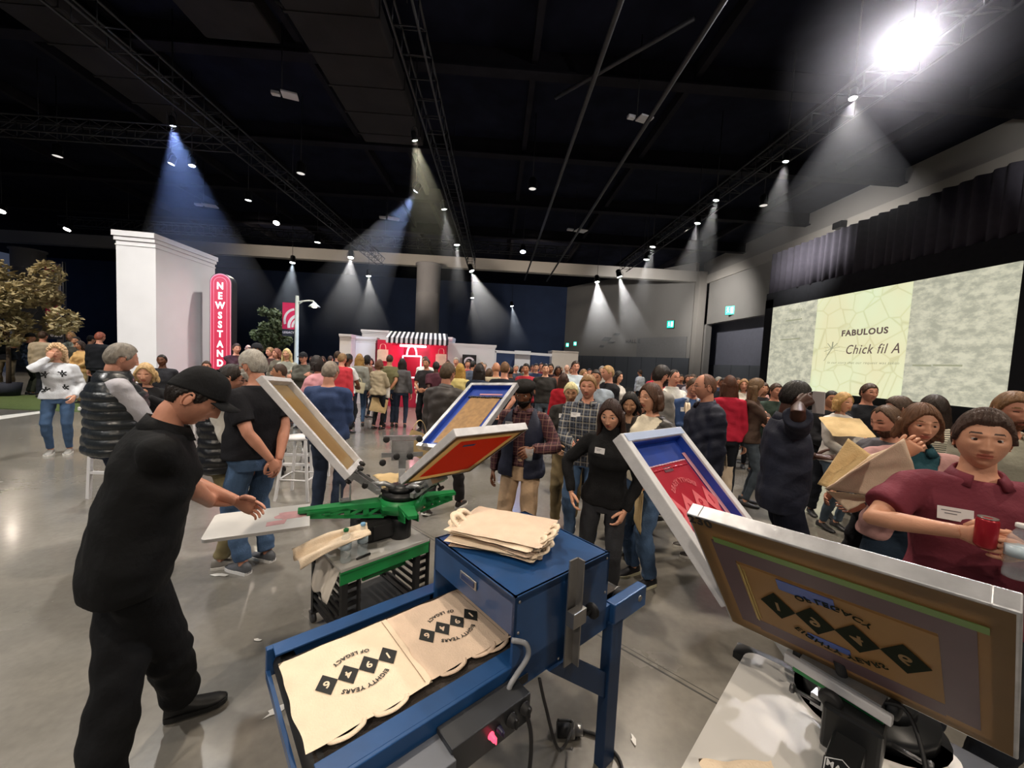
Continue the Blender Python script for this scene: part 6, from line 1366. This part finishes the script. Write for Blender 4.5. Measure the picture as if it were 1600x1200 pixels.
# the shop front: booth
YBO = 13.6
def bx(px): return atY(px, 560, YBO).x
def bz(px, py, Y_=YBO): return atY(px, py, Y_).z
pinkr = mat('booth_red', srgb('c22446'), .45, 0, .05, 3); neon = mat('neon_pink', (.9, .8, .8), .4, 0, 0, emit=(1, .62, .66), es=4)
xl, xr = bx(588), bx(698); zt4 = bz(640, 533); bo = empty('red_booth', 'crimson bag booth under a striped awning', 'booth', ((xl+xr)/2, YBO, 0)); hw = (xr-xl)/2-.03
mb = MB(); mb.box((0, .9, zt4/2), (2*hw, .06, zt4)); mb.box((-hw+.03, .45, zt4/2), (.06, .9, zt4)); mb.box((hw-.03, .45, zt4/2), (.06, .9, zt4)); mb.box((-hw+.45, .02, zt4/2), (.9, .06, zt4)); mb.box((hw-.28, .02, zt4/2), (.56, .06, zt4)); mb.build('booth_wall', pinkr, bo)
mb = MB(); mb.box((.1, .0, .5), (1.5, .5, 1.0), bev=.01); mb.build('counter', pinkr, bo)
x0a, x1a = bx(612)-(xl+xr)/2, bx(704)-(xl+xr)/2; za, zb4 = bz(655, 518), bz(655, 536); n = 26
aw = MB(); aw2 = MB()
for i in range(n):
    xa, xb = x0a+(x1a-x0a)*i/n, x0a+(x1a-x0a)*(i+1)/n; t = aw if i % 2 else aw2; sh = -.22
    t.add([(xa+sh, .55, za), (xb+sh, .55, za), (xb, -.75, zb4+.12), (xa, -.75, zb4+.12), (xa+sh, .55, za-.02), (xb+sh, .55, za-.02), (xb, -.75, zb4+.10), (xa, -.75, zb4+.10)], [(3, 2, 1, 0), (4, 5, 6, 7), (0, 4, 7, 3), (1, 2, 6, 5)])
    t.add([(xa, -.75, zb4+.12), (xb, -.75, zb4+.12), (xb, -.77, zb4-.04), (xa, -.77, zb4-.04), ((xa+xb)/2, -.77, zb4-.09), (xa, -.74, zb4+.12), (xb, -.74, zb4+.12), (xb, -.76, zb4-.04), (xa, -.76, zb4-.04)], [(0, 3, 4, 2, 1), (5, 6, 7, 8)])
awn = aw2.build('awning', paint('ece6ea', .8), bo); aw.build('awning_stripe', paint('191a22', .8), awn)
mb = MB(); mb.tube([(x0a+.3, -.1, zb4-.12), (x0a+1.2, -.1, zb4-.12)], .04, 8); mb.build('neon_tube', neon, bo)
mb = MB(); bxo = lambda px: atY(px, 560, YBO-.1).x-(xl+xr)/2; bzo = lambda px, py: bz(px, py, YBO-.1)
o1, o2, o3, o4 = (bxo(629), -.08, bzo(629, 556)), (bxo(658), -.08, bzo(658, 557)), (bxo(657), -.08, bzo(657, 590)), (bxo(630), -.08, bzo(630, 590))
for q, w2 in ((o1, o2), (o2, o3), (o3, o4), (o4, o1)): mb.cyl(q, w2, .028, 6)
mx_ = bxo(643); mb.tube([(mx_+.17*math.cos(R(a_)), -.08, bzo(643, 556)+.36*math.sin(R(a_))) for a_ in range(0, 181, 18)], .03, 6); mb.build('bag_outline', mat('outline_pink', (.9, .8, .8), .4, 0, 0, emit=(1, .75, .8), es=1.3), bo)
nl = bpy.data.lights.new('neon_light', 'POINT'); nl.energy = 60; nl.color = (1, .3, .4); nl.shadow_soft_size = .1; no = bpy.data.objects.new('neon_light', nl); C.objects.link(no); no.location = (bo.location.x+x0a+.75, YBO-.35, zb4-.25)
def hung(px, py, lab, s_=1, Y_=YBO-.16):
    p = atY(px, py, Y_); r = empty('tote_bag', lab, 'tote bag', p); o = slab(.34*s_, .36*s_, .012, 10, 10, .006, px).build('bag_cloth', canvas, r); o.matrix_basis = Matrix.Rotation(PI/2, 4, 'X')
    for s2 in (-1, 1): strap([(-.09*s_, -.006*s2, .17*s_), (-.06*s_, -.02*s2, .33*s_), (.06*s_, -.02*s2, .33*s_), (.09*s_, -.006*s2, .17*s_)], .028).build('strap', canvas, r)
    return r
hung(598, 555, 'tote bag hung on the left wing of the crimson booth', 1.1); hung(689, 562, 'tote bag hung on the right wing of the crimson booth', 1.1)
def panel(name, x0, x1, pt, Y_, dp, m, lab, cor=.05, cat='partition wall'):
    a, b = atY(x0, pt, Y_), atY(x1, pt, Y_); return wallblock(name, [(a.x, Y_), (b.x, Y_), (b.x, Y_+dp), (a.x, Y_+dp)], a.z, m, lab, cat, cor)
panel('partition_wall', 531, 549, 522, 13.4, 1.2, warmw, 'cream end pillar of the white set wall left of the booth')
panel('partition_wall', 549.5, 587, 526, 13.8, .3, whitep, 'white set wall just left of the crimson booth')
panel('partition_wall', 566, 607, 515, 15.2, 1.0, whitep, 'white set wall rising behind the left side of the awning', .06)
panel('partition_wall', 699, 707, 527, 15.0, 1.0, whitep, 'white set block peeking out right of the awning', .06)
pw = panel('partition_wall', 700, 774, 536, 13.9, .3, whitep, 'long white set wall right of the booth with a black picture')
p = atY(733, 570, 13.85); mb = MB(); mb.box((p.x, 13.84, p.z), (.50, .04, .72)); o = mb.build('wall_picture', paint('16171b')); tag(o, 'black framed picture on the white set wall', 'picture')
mb = MB(); ring(mb, p.x, p.z+.12, .10, .16, 20, 340, -13.812, TX, 1.15, 20); mb.box((p.x, 13.815, p.z+.05), (.30, .006, .05)); mb.build('picture_shape', bwh, o)
panel('partition_wall', 805, 829, 548, 15.6, .2, whitep, 'narrow white upright panel between two dark openings', .02)
panel('partition_wall', 863, 904, 548, 15.4, 1.2, warmw, 'cream set block nearest the slanted grey wall', .02)
a, b = atY(774, 549, 15.5), atY(863, 555, 15.5); mb = MB(); mb.bar(a, b, .06, .10); mb.bar((a.x+.02, 15.5, 0), (a.x+.02, 15.5, a.z), .06, .06); tag(mb.build('header_rail', whitep), 'thin white header rail linking the white set walls', 'rail')
for i, (x0, x1, lab) in enumerate(((775, 804, 'dark opening panel left of the narrow white upright'), (830, 862, 'dark opening panel right of the narrow white upright'))):
    panel('dark_panel', x0, x1, 552, 16.1, .1, navy, lab, 0, 'panel')
p = atY(100, 600, 16); mb = MB(); a_ = atY(96, 503, 19); b_ = atY(109, 503, 19); mb.prism([(a_.x, 0), (b_.x, 0), (b_.x, a_.z-.3), (b_.x-.2, a_.z), (a_.x, a_.z)], 0, .2, Matrix.Translation((0, 19, 0))@TX); tag(mb.build('set_tombstone', paint('8f8a8c', .8)), 'small grey upright slab behind the tall banner', 'slab')
# white bar tables and stools
def bartable(p, lab, w_=.7, d_=.7, h=1.05, rz=0):
    r = empty('bar_table', lab, 'table', (p[0], p[1], 0), rz); mb = MB(); mb.box((0, 0, h-.02), (w_, d_, .04), bev=.006); mb.build('table_top', whitep, r)
    for sx in (-1, 1):
        for sy in (-1, 1): mb = MB(); mb.bar((sx*(w_/2-.05), sy*(d_/2-.05), 0), (sx*(w_/2-.08), sy*(d_/2-.08), h-.04), .035); mb.build('leg', whitep, r)
    for q in (-1, 1): mb = MB(); mb.box((0, q*(d_/2-.06), .3), (w_-.1, .03, .03)); mb.build('foot_rail', whitep, r)
def stool(p, lab, rz=0, h=.75):
    r = empty('bar_stool', lab, 'stool', (p[0], p[1], 0), rz); mb = MB(); mb.lathe([(.16, h-.03), (.17, h), (.001, h+.01)], 18); mb.build('seat', whitep, r)
    for sx in (-1, 1):
        for sy in (-1, 1): mb = MB(); mb.bar((sx*.19, sy*.19, 0), (sx*.12, sy*.12, h-.03), .028); mb.build('leg', whitep, r)
    mb = MB(); mb.tube([(.17*sx_, .17*sy_, .25) for sx_, sy_ in ((-1, -1), (1, -1), (1, 1), (-1, 1))], .012, 6, True); mb.build('foot_ring', whitep, r)
t1 = atZ(368, 617, 1.05); bartable((t1.x-.1, 4.7), 'white bar table behind the man with the white beard', .9, .6)
t2 = atY(462, 612, 5.3); bartable((t2.x, 5.3), 'white bar table between the two men seen from behind', .8, .6)
t3 = atZ(468, 775, 0); stool((t3.x, t3.y), 'white bar stool before the white table, left of the man in blue')
t3 = atZ(492, 728, 0); stool((t3.x, t3.y), 'white bar stool further back by the white table', .5)
# belt barriers by the screen
BP = [(1160, 722), (1272, 742), (1420, 760), (1135, 690), (1188, 672)]; bpts = []
for i, (px, py) in enumerate(BP):
    p = atZ(px, py, 0) if i < 3 else atZ(px, py, 0); bpts.append(p)
    r = empty('barrier_post', ['belt barrier post between the navy jacket man and the queue', 'belt barrier post behind the tall man in navy', 'belt barrier post behind the bag woman', 'belt barrier post next to the red-topped woman', 'farthest belt barrier post by the screen corner'][i], 'barrier', p)
    mb = MB(); mb.lathe([(.17, 0), (.17, .02), (.05, .035), (.03, .05)], 20); mb.build('base', rubber, r); mb = MB(); mb.cyl((0, 0, .03), (0, 0, .93), .032, 14); mb.build('post', rubber, r); mb = MB(); mb.lathe([(.036, .88), (.038, .90), (.038, .98), (.03, 1.0)], 14); mb.build('belt_head', rubber, r)
for i, (a_, b_) in enumerate(((0, 1), (1, 2), (0, 3), (3, 4))):
    mb = MB(); A_, B2 = bpts[a_]+Vector((0, 0, .93)), bpts[b_]+Vector((0, 0, .93)); P_ = [A_.lerp(B2, k/10)-Vector((0, 0, .05*math.sin(PI*k/10))) for k in range(11)]
    for k in range(10): mb.bar(P_[k], P_[k+1], .006, .05)
    tag(mb.build('barrier_belt', rubber), ['black belt in front of the lady with the white jacket', 'black belt behind the bag woman', 'black belt behind the navy jacket man', 'black belt before the red-topped woman'][i], 'barrier belt')
# bags in hands
def held(c, w_, h_, rz, lab, m=canvas, tilt=0, strap_h=.2):
    r = empty('tote_bag', lab, 'tote bag', c, rz); o = slab(w_, h_, .016, 14, 14, .008, int(c[0]*100) % 50).build('bag_cloth', m, r); o.matrix_basis = Matrix.Rotation(R(tilt), 4, 'Y')@Matrix.Rotation(PI/2, 4, 'X')
    for s2 in (-1, 1): strap([(-w_*.25, -.01*s2, h_/2-.01), (-w_*.15, -.015*s2, h_/2+strap_h*.7), (0, -.01*s2, h_/2+strap_h), (w_*.15, -.015*s2, h_/2+strap_h*.7), (w_*.25, -.01*s2, h_/2-.01)], .025).build('strap', m, r)
    return r
p = atY(1121, 752, 3.45); held(p, .26, .30, R(-5), 'cream tote bag hanging from the hand of the bald man in navy')
p = atY(1071, 672, 4.2); held(p, .30, .42, R(70), 'cream tote bag held by the man in the blue pullover', strap_h=.1)
p = atY(996, 792, 2.95); held(p, .26, .34, R(80), 'cream tote bag beside the woman in the leather jacket', canvasd)
p = atY(655, 695, 4.2); held(p, .30, .26, R(15), 'tan tote bag dangling from the hand of the man in the taupe jacket', canvasd, 25, .14)
p = atY(592, 633, 9.2); held(p, .38, .34, R(10), 'tan shopping bag held low in the queue at the booth', canvasd, 12, .2)
p = atY(601, 613, 9.3); held(p, .28, .26, R(-10), 'white bag above the tan shopping bag in the queue', paint('e6e2dc', .8), 0, .12)
p = atY(560, 605, 9.3); held(p, .30, .26, 0, 'cream bag held by the woman in flared jeans', paint('d8cfae', .8), 10, .1)
big = empty('tote_bag', 'large blank tote bag spread open by the woman in pink cardigan', 'tote bag', atY(1370, 740, 1.9))
def bagpanel(q, m, nm='bag_panel', sag=.02):
    n = 16; A_, B2, C2, D2 = [atY(*t)-big.location for t in q]; mb = MB(); vs = []
    nr_ = (B2-A_).cross(D2-A_).normalized()
    for j in range(n+1):
        for i in range(n+1):
            u_, v_ = i/n, j/n; p = A_*(1-u_)*(1-v_)+B2*u_*(1-v_)+C2*u_*v_+D2*(1-u_)*v_; p = p+nr_*(sag*math.sin(PI*u_)*math.sin(PI*v_)+.008*nz(u_, v_, 3, 4)); vs.append(p)
    mb.add(vs, [(j*(n+1)+i, j*(n+1)+i+1, (j+1)*(n+1)+i+1, (j+1)*(n+1)+i) for j in range(n) for i in range(n)], True); o = mb.build(nm, m, big); md = o.modifiers.new('s', 'SOLIDIFY'); md.thickness = .004
bagpanel([(1288, 763, 1.92), (1412, 685, 1.88), (1432, 742, 1.90), (1386, 778, 1.98)], canvas2)
bagpanel([(1277, 756, 2.05), (1325, 685, 2.08), (1362, 712, 2.02), (1306, 768, 1.99)], canvasd)
bagpanel([(1290, 764, 1.97), (1360, 712, 2.0), (1412, 690, 1.93), (1386, 776, 2.0)], canvas)
bagpanel([(1290, 766, 1.99), (1386, 778, 2.0), (1362, 778, 2.03), (1324, 798, 2.03)], canvas)

for i, (px, py, lab) in enumerate(((343, 898, 'torn white scrap on the floor left of the press cart'), (432, 1110, 'white wisp of tape on the floor beside the dryer belt'), (990, 1157, 'tiny paper scrap on the floor right of the dryer leg'), (845, 741, 'white scrap on the floor behind the pile of totes'), (402, 1000, 'small white fleck on the floor near the dryer end'))):
    p = atZ(px, py, .004); rr = random.Random(i); s_ = .035 if i < 2 else .016
    mb = MB(); n = 9; mb.prism([((1+.5*rr.uniform(-1, 1))*s_*math.cos(2*PI*k/n)*1.5, (1+.5*rr.uniform(-1, 1))*s_*math.sin(2*PI*k/n)*.6) for k in range(n)], 0, .002, Matrix.Translation(p)@Matrix.Rotation(i*.8, 4, 'Z')); tag(mb.build('paper_scrap', paint('d9d7d2')), lab, 'scrap')
# ================================================================ THE CROWD BEHIND
PROTO = {}
REL = {}; HF = dict(hr=(.08, .26, .98), hl=(-.08, .26, .98), er=(.8, -.5, -.3), el=(-.8, -.5, -.3), hdr=(-.7, .5, -.1), hdl=(.7, .5, -.1))
HB = dict(hr=(.05, -.19, .90), hl=(-.05, -.19, .90), er=(1, -.3, .2), el=(-1, -.3, .2), hdr=(-.5, -.2, -.8), hdl=(.4, -.1, -.9))
PH = dict(hr=(.05, .30, 1.20), hl=(-.12, .28, 1.0), er=(.8, -.4, -.5), hpitch=22, cr=55)
KIND = {
 'mr': (0, 'short', [('sweater', '555555')], REL, 1.06, 'trousers'), 'mf': (0, 'short', [('sweater', '555555')], FOLD, 1.08, 'trousers'), 'mh': (0, 'short', [('tee', '555555', dict(z0=-.08))], HF, 1.08, 'trousers'),
 'mj': (0, 'crop', [('jacket', '555555', dict(gap=0))], HF, 1.1, 'trousers'), 'mb': (0, 'bald', [('sweater', '555555')], HF, 1.1, 'trousers'), 'mc': (0, 'cap', [('jacket', '555555', dict(gap=0))], FOLD, 1.08, 'trousers'),
 'mp': (0, 'short', [('sweater', '555555')], PH, 1.04, 'trousers'), 'mk': (0, 'crop', [('tee', '555555', dict(z0=-.06))], HB, 1.12, 'trousers'),
 'fl': (1, 'long', [('sweater', '555555')], REL, 1.0, 'skinny'), 'ff': (1, 'long', [('sweater', '555555')], FOLD, 1.02, 'skinny'), 'fb': (1, 'bob', [('jacket', '555555', dict(gap=0, z0=-.10, inf=.02))], HF, 1.05, 'skinny'), 'fp': (1, 'long', [('jacket', '555555', dict(gap=0, z0=-.10, inf=.02))], PH, 1.02, 'wide')}
def setm(o, i, m):
    if i < len(o.material_slots): s_ = o.material_slots[i]; s_.link = 'OBJECT'; s_.material = m
CG = {}
def crowd(px, py, Y_, face, kind, hair, topc, bot, sk, label):
    global PROTO
    fem, st, up, pose, g_, lowk = KIND[kind]; p = atY(px, py+1.5, Y_); h = p.z
    key = kind
    grp = 'guests in the crowd'
    if key not in PROTO:
        r = person(label, (p.x, p.y), face, 1.72, sk, (st, hair if st != 'cap' else '26272b', '2a211a'), up, (lowk, '2a2d34'), '2a2a2c', dict(pose), fem, g_, 0, 0, grp)[0]
        PROTO[key] = [c for c in r.children]
    else:
        r = empty('person', label, 'person', (p.x, p.y, 0), R(face-90), grp)
        for c in PROTO[key]:
            o = c.copy(); C.objects.link(o); o.parent = r
    s_ = h/1.715; r.scale = (s_, s_, s_)
    for o in r.children:
        n = o.name.split('.')[0]
        if n == 'body': setm(o, 0, skin(sk)); setm(o, 1, lipm(sk)); setm(o, 2, hairm(hair)); setm(o, 3, iris)
        elif n == 'hair': setm(o, 0, hairm(hair))
        elif n in ('shirt', 'sweater', 'jacket'): setm(o, 0, cloth(topc))
        elif n in ('trousers',): setm(o, 0, denim if bot == 'denim' else denimd if bot == 'denimd' else denimg if bot == 'denimg' else cloth(bot))
    return r
GREY, BLK, BRN, BLD, TAN = '8b867c', '17120f', '3c2a1d', 'b9935c', '8a6a48'
CR = [
 (8,511,13,-60,'mf',BRN,'1b1d24','6f6552','pink','dark-jacketed man with tan trousers at the far left edge'),
 (45,519,12.4,70,'mc',BLD,'27334a','2a2f26','light','person in navy with dark cap left of the tall banner'),
 (66,516,12,110,'mr',BRN,'b3a48c','20232b','pink','person in beige jacket below the tall banner'),
 (112,517,13,-80,'fb','b48a58','a5aaa0','6f6552','light','person in grey striped top right of the tall banner'),
 (120,524,11.8,-70,'mk',BLK,'3a3a34','6f6552','tan','dark-haired man in olive shirt right of the tall banner'),
 (127,531,11.2,-95,'fb','2d1f18','c9a26a','a89268','tan','woman in amber top before the white kiosk'),
 (155,517,11,100,'mr','8a4a38','15171c','1a1c22','pink','red-haired man in black jacket touching the kiosk edge'),
 (141,523,14,80,'mc',BLK,'1c2638','20232b','light','person in dark blue cap far left of the kiosk'),
 (254,552,7.5,-70,'mk',BLK,'2a2a2e','20232b','brown','black-haired person peeking over the black cap before the kiosk'),
 (323,562,7.5,-60,'mr',BRN,'5a2a33','20232b','pink','person just visible at the foot of the red upright sign'),
 (369,535,10.3,-35,'mf',BRN,'3a2026','20232b','pink','man in maroon shirt with badge right of the upright sign'),
 (388,537,12,-60,'mb',BRN,'c2c0ba','20232b','fair','bald man behind the white-bearded man'),
 (404,535,9,-150,'mc',BLK,'14161c','20232b','brown','man in black cap before the small green tree'),
 (424,541,10.6,-120,'mr',TAN,'3e2a28','20232b','pink','man in brown sweater under the small green tree'),
 (434,543,10,-110,'fb','7a4a3a','6a6458','20232b','pink','woman in grey-brown jacket left of the blonde'),
 (449,543,9.2,-80,'ff','dcc58e','9a9b90','4a4c52','light','long-haired blonde in pale grey sweater near the lamp post'),
 (475,549,9,-95,'mc',BRN,'55544c','24262c','pink','man in cap and grey-green jacket right of the lamp post'),
 (382,577,5.6,170,'mr',BRN,'3a4570','2a2f3c','pink','person in slate blue shirt behind the white table'),
 (440,567,5.6,-160,'mh',BRN,'2b2427','2a2f3c','tan','brown-haired person half hidden by the left printing screen'),
 (497,554,6,160,'fb','231a18','d79aa2','3a3a40','pink','person in pink shirt with dark hair and red bandana'),
 (505,555,13,-90,'fl',BRN,'6a5c58','20232b','light','brown-haired person far behind the pink shirt'),
 (516,554,12.5,90,'mk',BRN,'2a2a2e','20232b','light','dark-shirted man far behind the grey-haired man in blue'),
 (527,547,11,80,'mr',BRN,'3a3a40','2a2f3c','pink','tall brown-haired man left of the red backpack'),
 (534,550,8.4,80,'mr',TAN,'c43a44','2b3648','pink','man with red backpack-like jacket by the white set wall'),
 (543,551,8.6,60,'mh',BLK,'dadada','1a1c22','brown','man in white tee with dark backpack'),
 (562,551,9.5,110,'fl','a07a44','8f9088','denim','light','woman in grey sweater and blue jeans at the end of the queue'),
 (573,553,10.8,60,'fb',BLK,'8c7460','24262c','brown','black-haired person in tan jacket facing the booth'),
 (592,560,9.2,75,'fb','5a3a26','a89a80','17181c','light','woman in beige jacket and black trousers in the queue'),
 (609,552,9.6,95,'mk',BRN,'6e6b4c','denimd','tan','man in olive tee and jeans with his back turned'),
 (629,558,9.6,100,'fl','1c1512','5a585a','denimd','light','woman in grey top with long black hair beside the olive tee'),
 (665,555,10.9,-100,'mr',BRN,'d8d8d8','d8d8d8','pink','man in white shirt behind the dark polo at the booth'),
 (667,558,9.3,-100,'mh',BRN,'2a2628','121317','tan','man in dark polo and black trousers in front of the booth'),
 (682,563,9,110,'mk',BLK,'4a2630','2a2f3c','dark','man in maroon shirt right of the dark polo'),
 (713,557,12,-90,'mr',GREY,'c2c0ba','20232b','pink','grey-haired man before the white set wall'),
 (719,566,7.2,85,'fl','a5803c','c9b877','2a2f3c','light','woman with long fair hair and yellow shirt'),
 (731,561,11.5,-80,'mh',BRN,'b23a48','20232b','pink','man in red shirt before the black picture'),
 (739,562,11,60,'mr',BLK,'4c5468','20232b','tan','man in slate shirt right of the black picture'),
 (749,566,6.6,80,'fl','1e1613','222a3a','20232b','light','woman in navy jacket with very long dark hair'),
 (764,574,7.6,70,'fl','4a3524','8aa04c','2a2f3c','light','woman in lime green top with brown hair'),
 (776,564,7.4,95,'mb',BRN,'a89c84','2a2f3c','tan','bald man in beige shirt seen from behind'),
 (789,563,6.4,80,'mk','6b4c30','1c2029','2a2f3c','pink','man with cropped fair hair in dark shirt above the blue-inked screen'),
 (757,565,13,-90,'mr',GREY,'9a8a80','20232b','fair','grey-haired man far back by the right end of the white wall'),
 (798,571,9,90,'mj',BLK,'1a1c22','20232b','brown','man in black jacket before the dark opening'),
 (823,566,8.6,-110,'mf',BLK,'a02a36','2a2f3c','tan','dark-haired man in red vest-like top by the white upright'),
 (838,566,11,-90,'mh',BLK,'26304a','2a2f3c','light','man in navy tee right of the white upright'),
 (846,565,12.5,-90,'mr',BRN,'7a3038','20232b','pink','man in dark red sweater deep in the crowd'),
 (853,566,8.2,-95,'mk',BLK,'2c2a28','denimg','light','man in charcoal shirt and faded jeans with hands behind his back'),
 (861,566,10,-110,'mr',BLK,'2a1c22','20232b','tan','black-haired man looking over the charcoal shirt'),
 (872,570,9.6,-90,'fb','2a1d16','8a5a4a','20232b','brown','curly-haired person in rust top before the cream block'),
 (886,568,12,-90,'mb',GREY,'c8c4ba','20232b','fair','pale bald man before the cream block'),
 (899,562,8.2,-85,'mf','35281f','b4c0c8','2a2f3c','pink','tall man in pale blue shirt with folded arms'),
 (911,575,8.8,-60,'fl',TAN,'c2486a','20232b','light','woman in pink patterned top near the slanted wall'),
 (881,581,6.6,75,'fl','3a241a','a81f2c','2a3242','light','woman in bright red top with brown hair seen from behind'),
 (932,575,5.4,-110,'mj','241813','8f9aa5','20232b','tan','dark-haired person hidden behind the plaid man'),
 (941,570,10,-100,'mr',GREY,'a5a29c','20232b','fair','grey-haired man far behind the plaid man'),
 (953,569,6.1,-170,'mj','a8875a','1a1a1e','2a2f3c','pink','fair-haired man with black jacket in profile'),
 (965,578,7.4,-60,'fb',BLK,'c8c2b8','20232b','light','woman in pale scarf right of the black jacket'),
 (1001,576,15,120,'mr',BRN,'b8bcc4','20242c','tan','man in white shirt alone far back by the slanted wall'),
 (1026,574,9,60,'fl','a85038','b83848','20232b','light','red-haired person before the pilaster'),
 (1064,583,10,-110,'mh',BLK,'3a3038','20232b','tan','dark-shirted person just right of the pilaster'),
 (1074,584,10.4,-100,'fb',BRN,'6a5a52','20232b','pink','woman in brown jacket in the row under the recess'),
 (1084,583,8.4,-140,'mf','4a3a30','9a98a0','20232b','pink','man in lilac grey shirt with folded arms'),
 (1101,583,9.5,-100,'mj',BLK,'1c1e26','20232b','tan','man in black jacket hidden behind the bald head'),
 (1131,588,7,-120,'mj',BLK,'191a20','20232b','brown','person in black behind the navy jacket shoulder'),
 (1142,585,5,70,'fl','4e2c1c','b02038','20232b','light','woman in crimson top with long auburn hair'),
 (1163,590,7,-120,'fb',TAN,'cac3b6','20232b','pink','woman in cream top by the screen corner'),
 (1179,589,5,-30,'ff','6a5238','4a3a32','denimg','light','woman in brown jacket standing at the belt barrier'),
 (1184,591,7.6,-100,'mb',TAN,'c89a90','20232b','fair','pale bald man by the black edge of the screen'),
 (1193,596,6.6,-100,'fb',BRN,'2e2c2e','20232b','tan','woman in dark jacket in front of the screen frame'),
 (1212,597,5.6,-95,'mh',BRN,'2c3a33','20232b','pink','man in dark green polo before the screen'),
 (1299,608,4.7,-110,'mj',BLK,'1c1d22','20232b','tan','dark-haired man behind the lady in the white jacket'),
 (1316,611,4.3,-85,'fb',BLD,'c8c4c0','4c5a68','light','blonde lady in white jacket leaning on the belt barrier'),
 (1357,597,4.8,-100,'mh','3a2618','171a20','23283a','pink','man in black polo standing against the screen'),
 # distant filling heads
 (487,555,15,-80,'mr',BRN,'4a4642','20232b','pink','distant man in brown-grey left of the pink shirt'),
 (580,558,12.9,-80,'fb',BLK,'6a4a4a','20232b','light','distant woman before the white wall left of the booth'),
 (700,561,12.6,-80,'mh',BRN,'7a7468','20232b','pink','distant man right of the booth wing'),
 (752,564,13.0,-60,'mj',TAN,'8a6a50','20232b','pink','distant man in rust jacket at the end of the white wall'),
 (768,565,15,-90,'fl',BRN,'5c4a3c','20232b','light','distant long-haired woman at the header rail'),
 (806,568,12,-70,'mr',GREY,'3c4250','20232b','pink','distant grey-haired man left of the red vest'),
 (815,570,13.5,-60,'fb',BLK,'55604c','20232b','tan','distant woman in moss jacket left of the red vest'),
 (832,568,13.8,-60,'mk',BRN,'72706a','20232b','pink','distant man between the red vest and the navy tee'),
 (876,572,14,-90,'mh',TAN,'54303a','20232b','pink','distant man in wine tee before the cream block'),
 (893,572,13,-90,'mr',BRN,'aaa08c','20232b','tan','distant man in sand sweater before the cream block'),
 (921,574,11,-90,'mj',BLK,'33363c','20232b','pink','distant man in charcoal jacket left of the plaid man'),
 (1092,585,11,-90,'fl',BLK,'585a66','20232b','tan','distant woman under the recess wall'),
 (1110,586,11.5,-90,'mr',BRN,'80725e','20232b','pink','distant man in tan sweater under the recess wall'),
 (1122,587,9.5,-70,'mh',GREY,'2f3a52','20232b','pink','distant grey-haired man left of the auburn hair'),
 (1152,588,9,-90,'mk',BRN,'5b6154','20232b','tan','distant man in sage tee near the screen corner'),
 (1172,591,9.6,-80,'mr',BLK,'6d5a66','20232b','pink','distant man in mauve sweater near the screen corner'),
]
for row in CR:
    o = crowd(*row)
for nm, zz, dx in (('cream tote bag resting on the belt barrier before the white jacket', 1, 0),):
    p = atY(1322, 668, 4.05); r = empty('tote_bag', nm, 'tote bag', p, R(-5)); o = slab(.46, .30, .014, 14, 12, .01, 5).build('bag_cloth', canvasd, r); o.matrix_basis = Matrix.Rotation(R(35), 4, 'X')
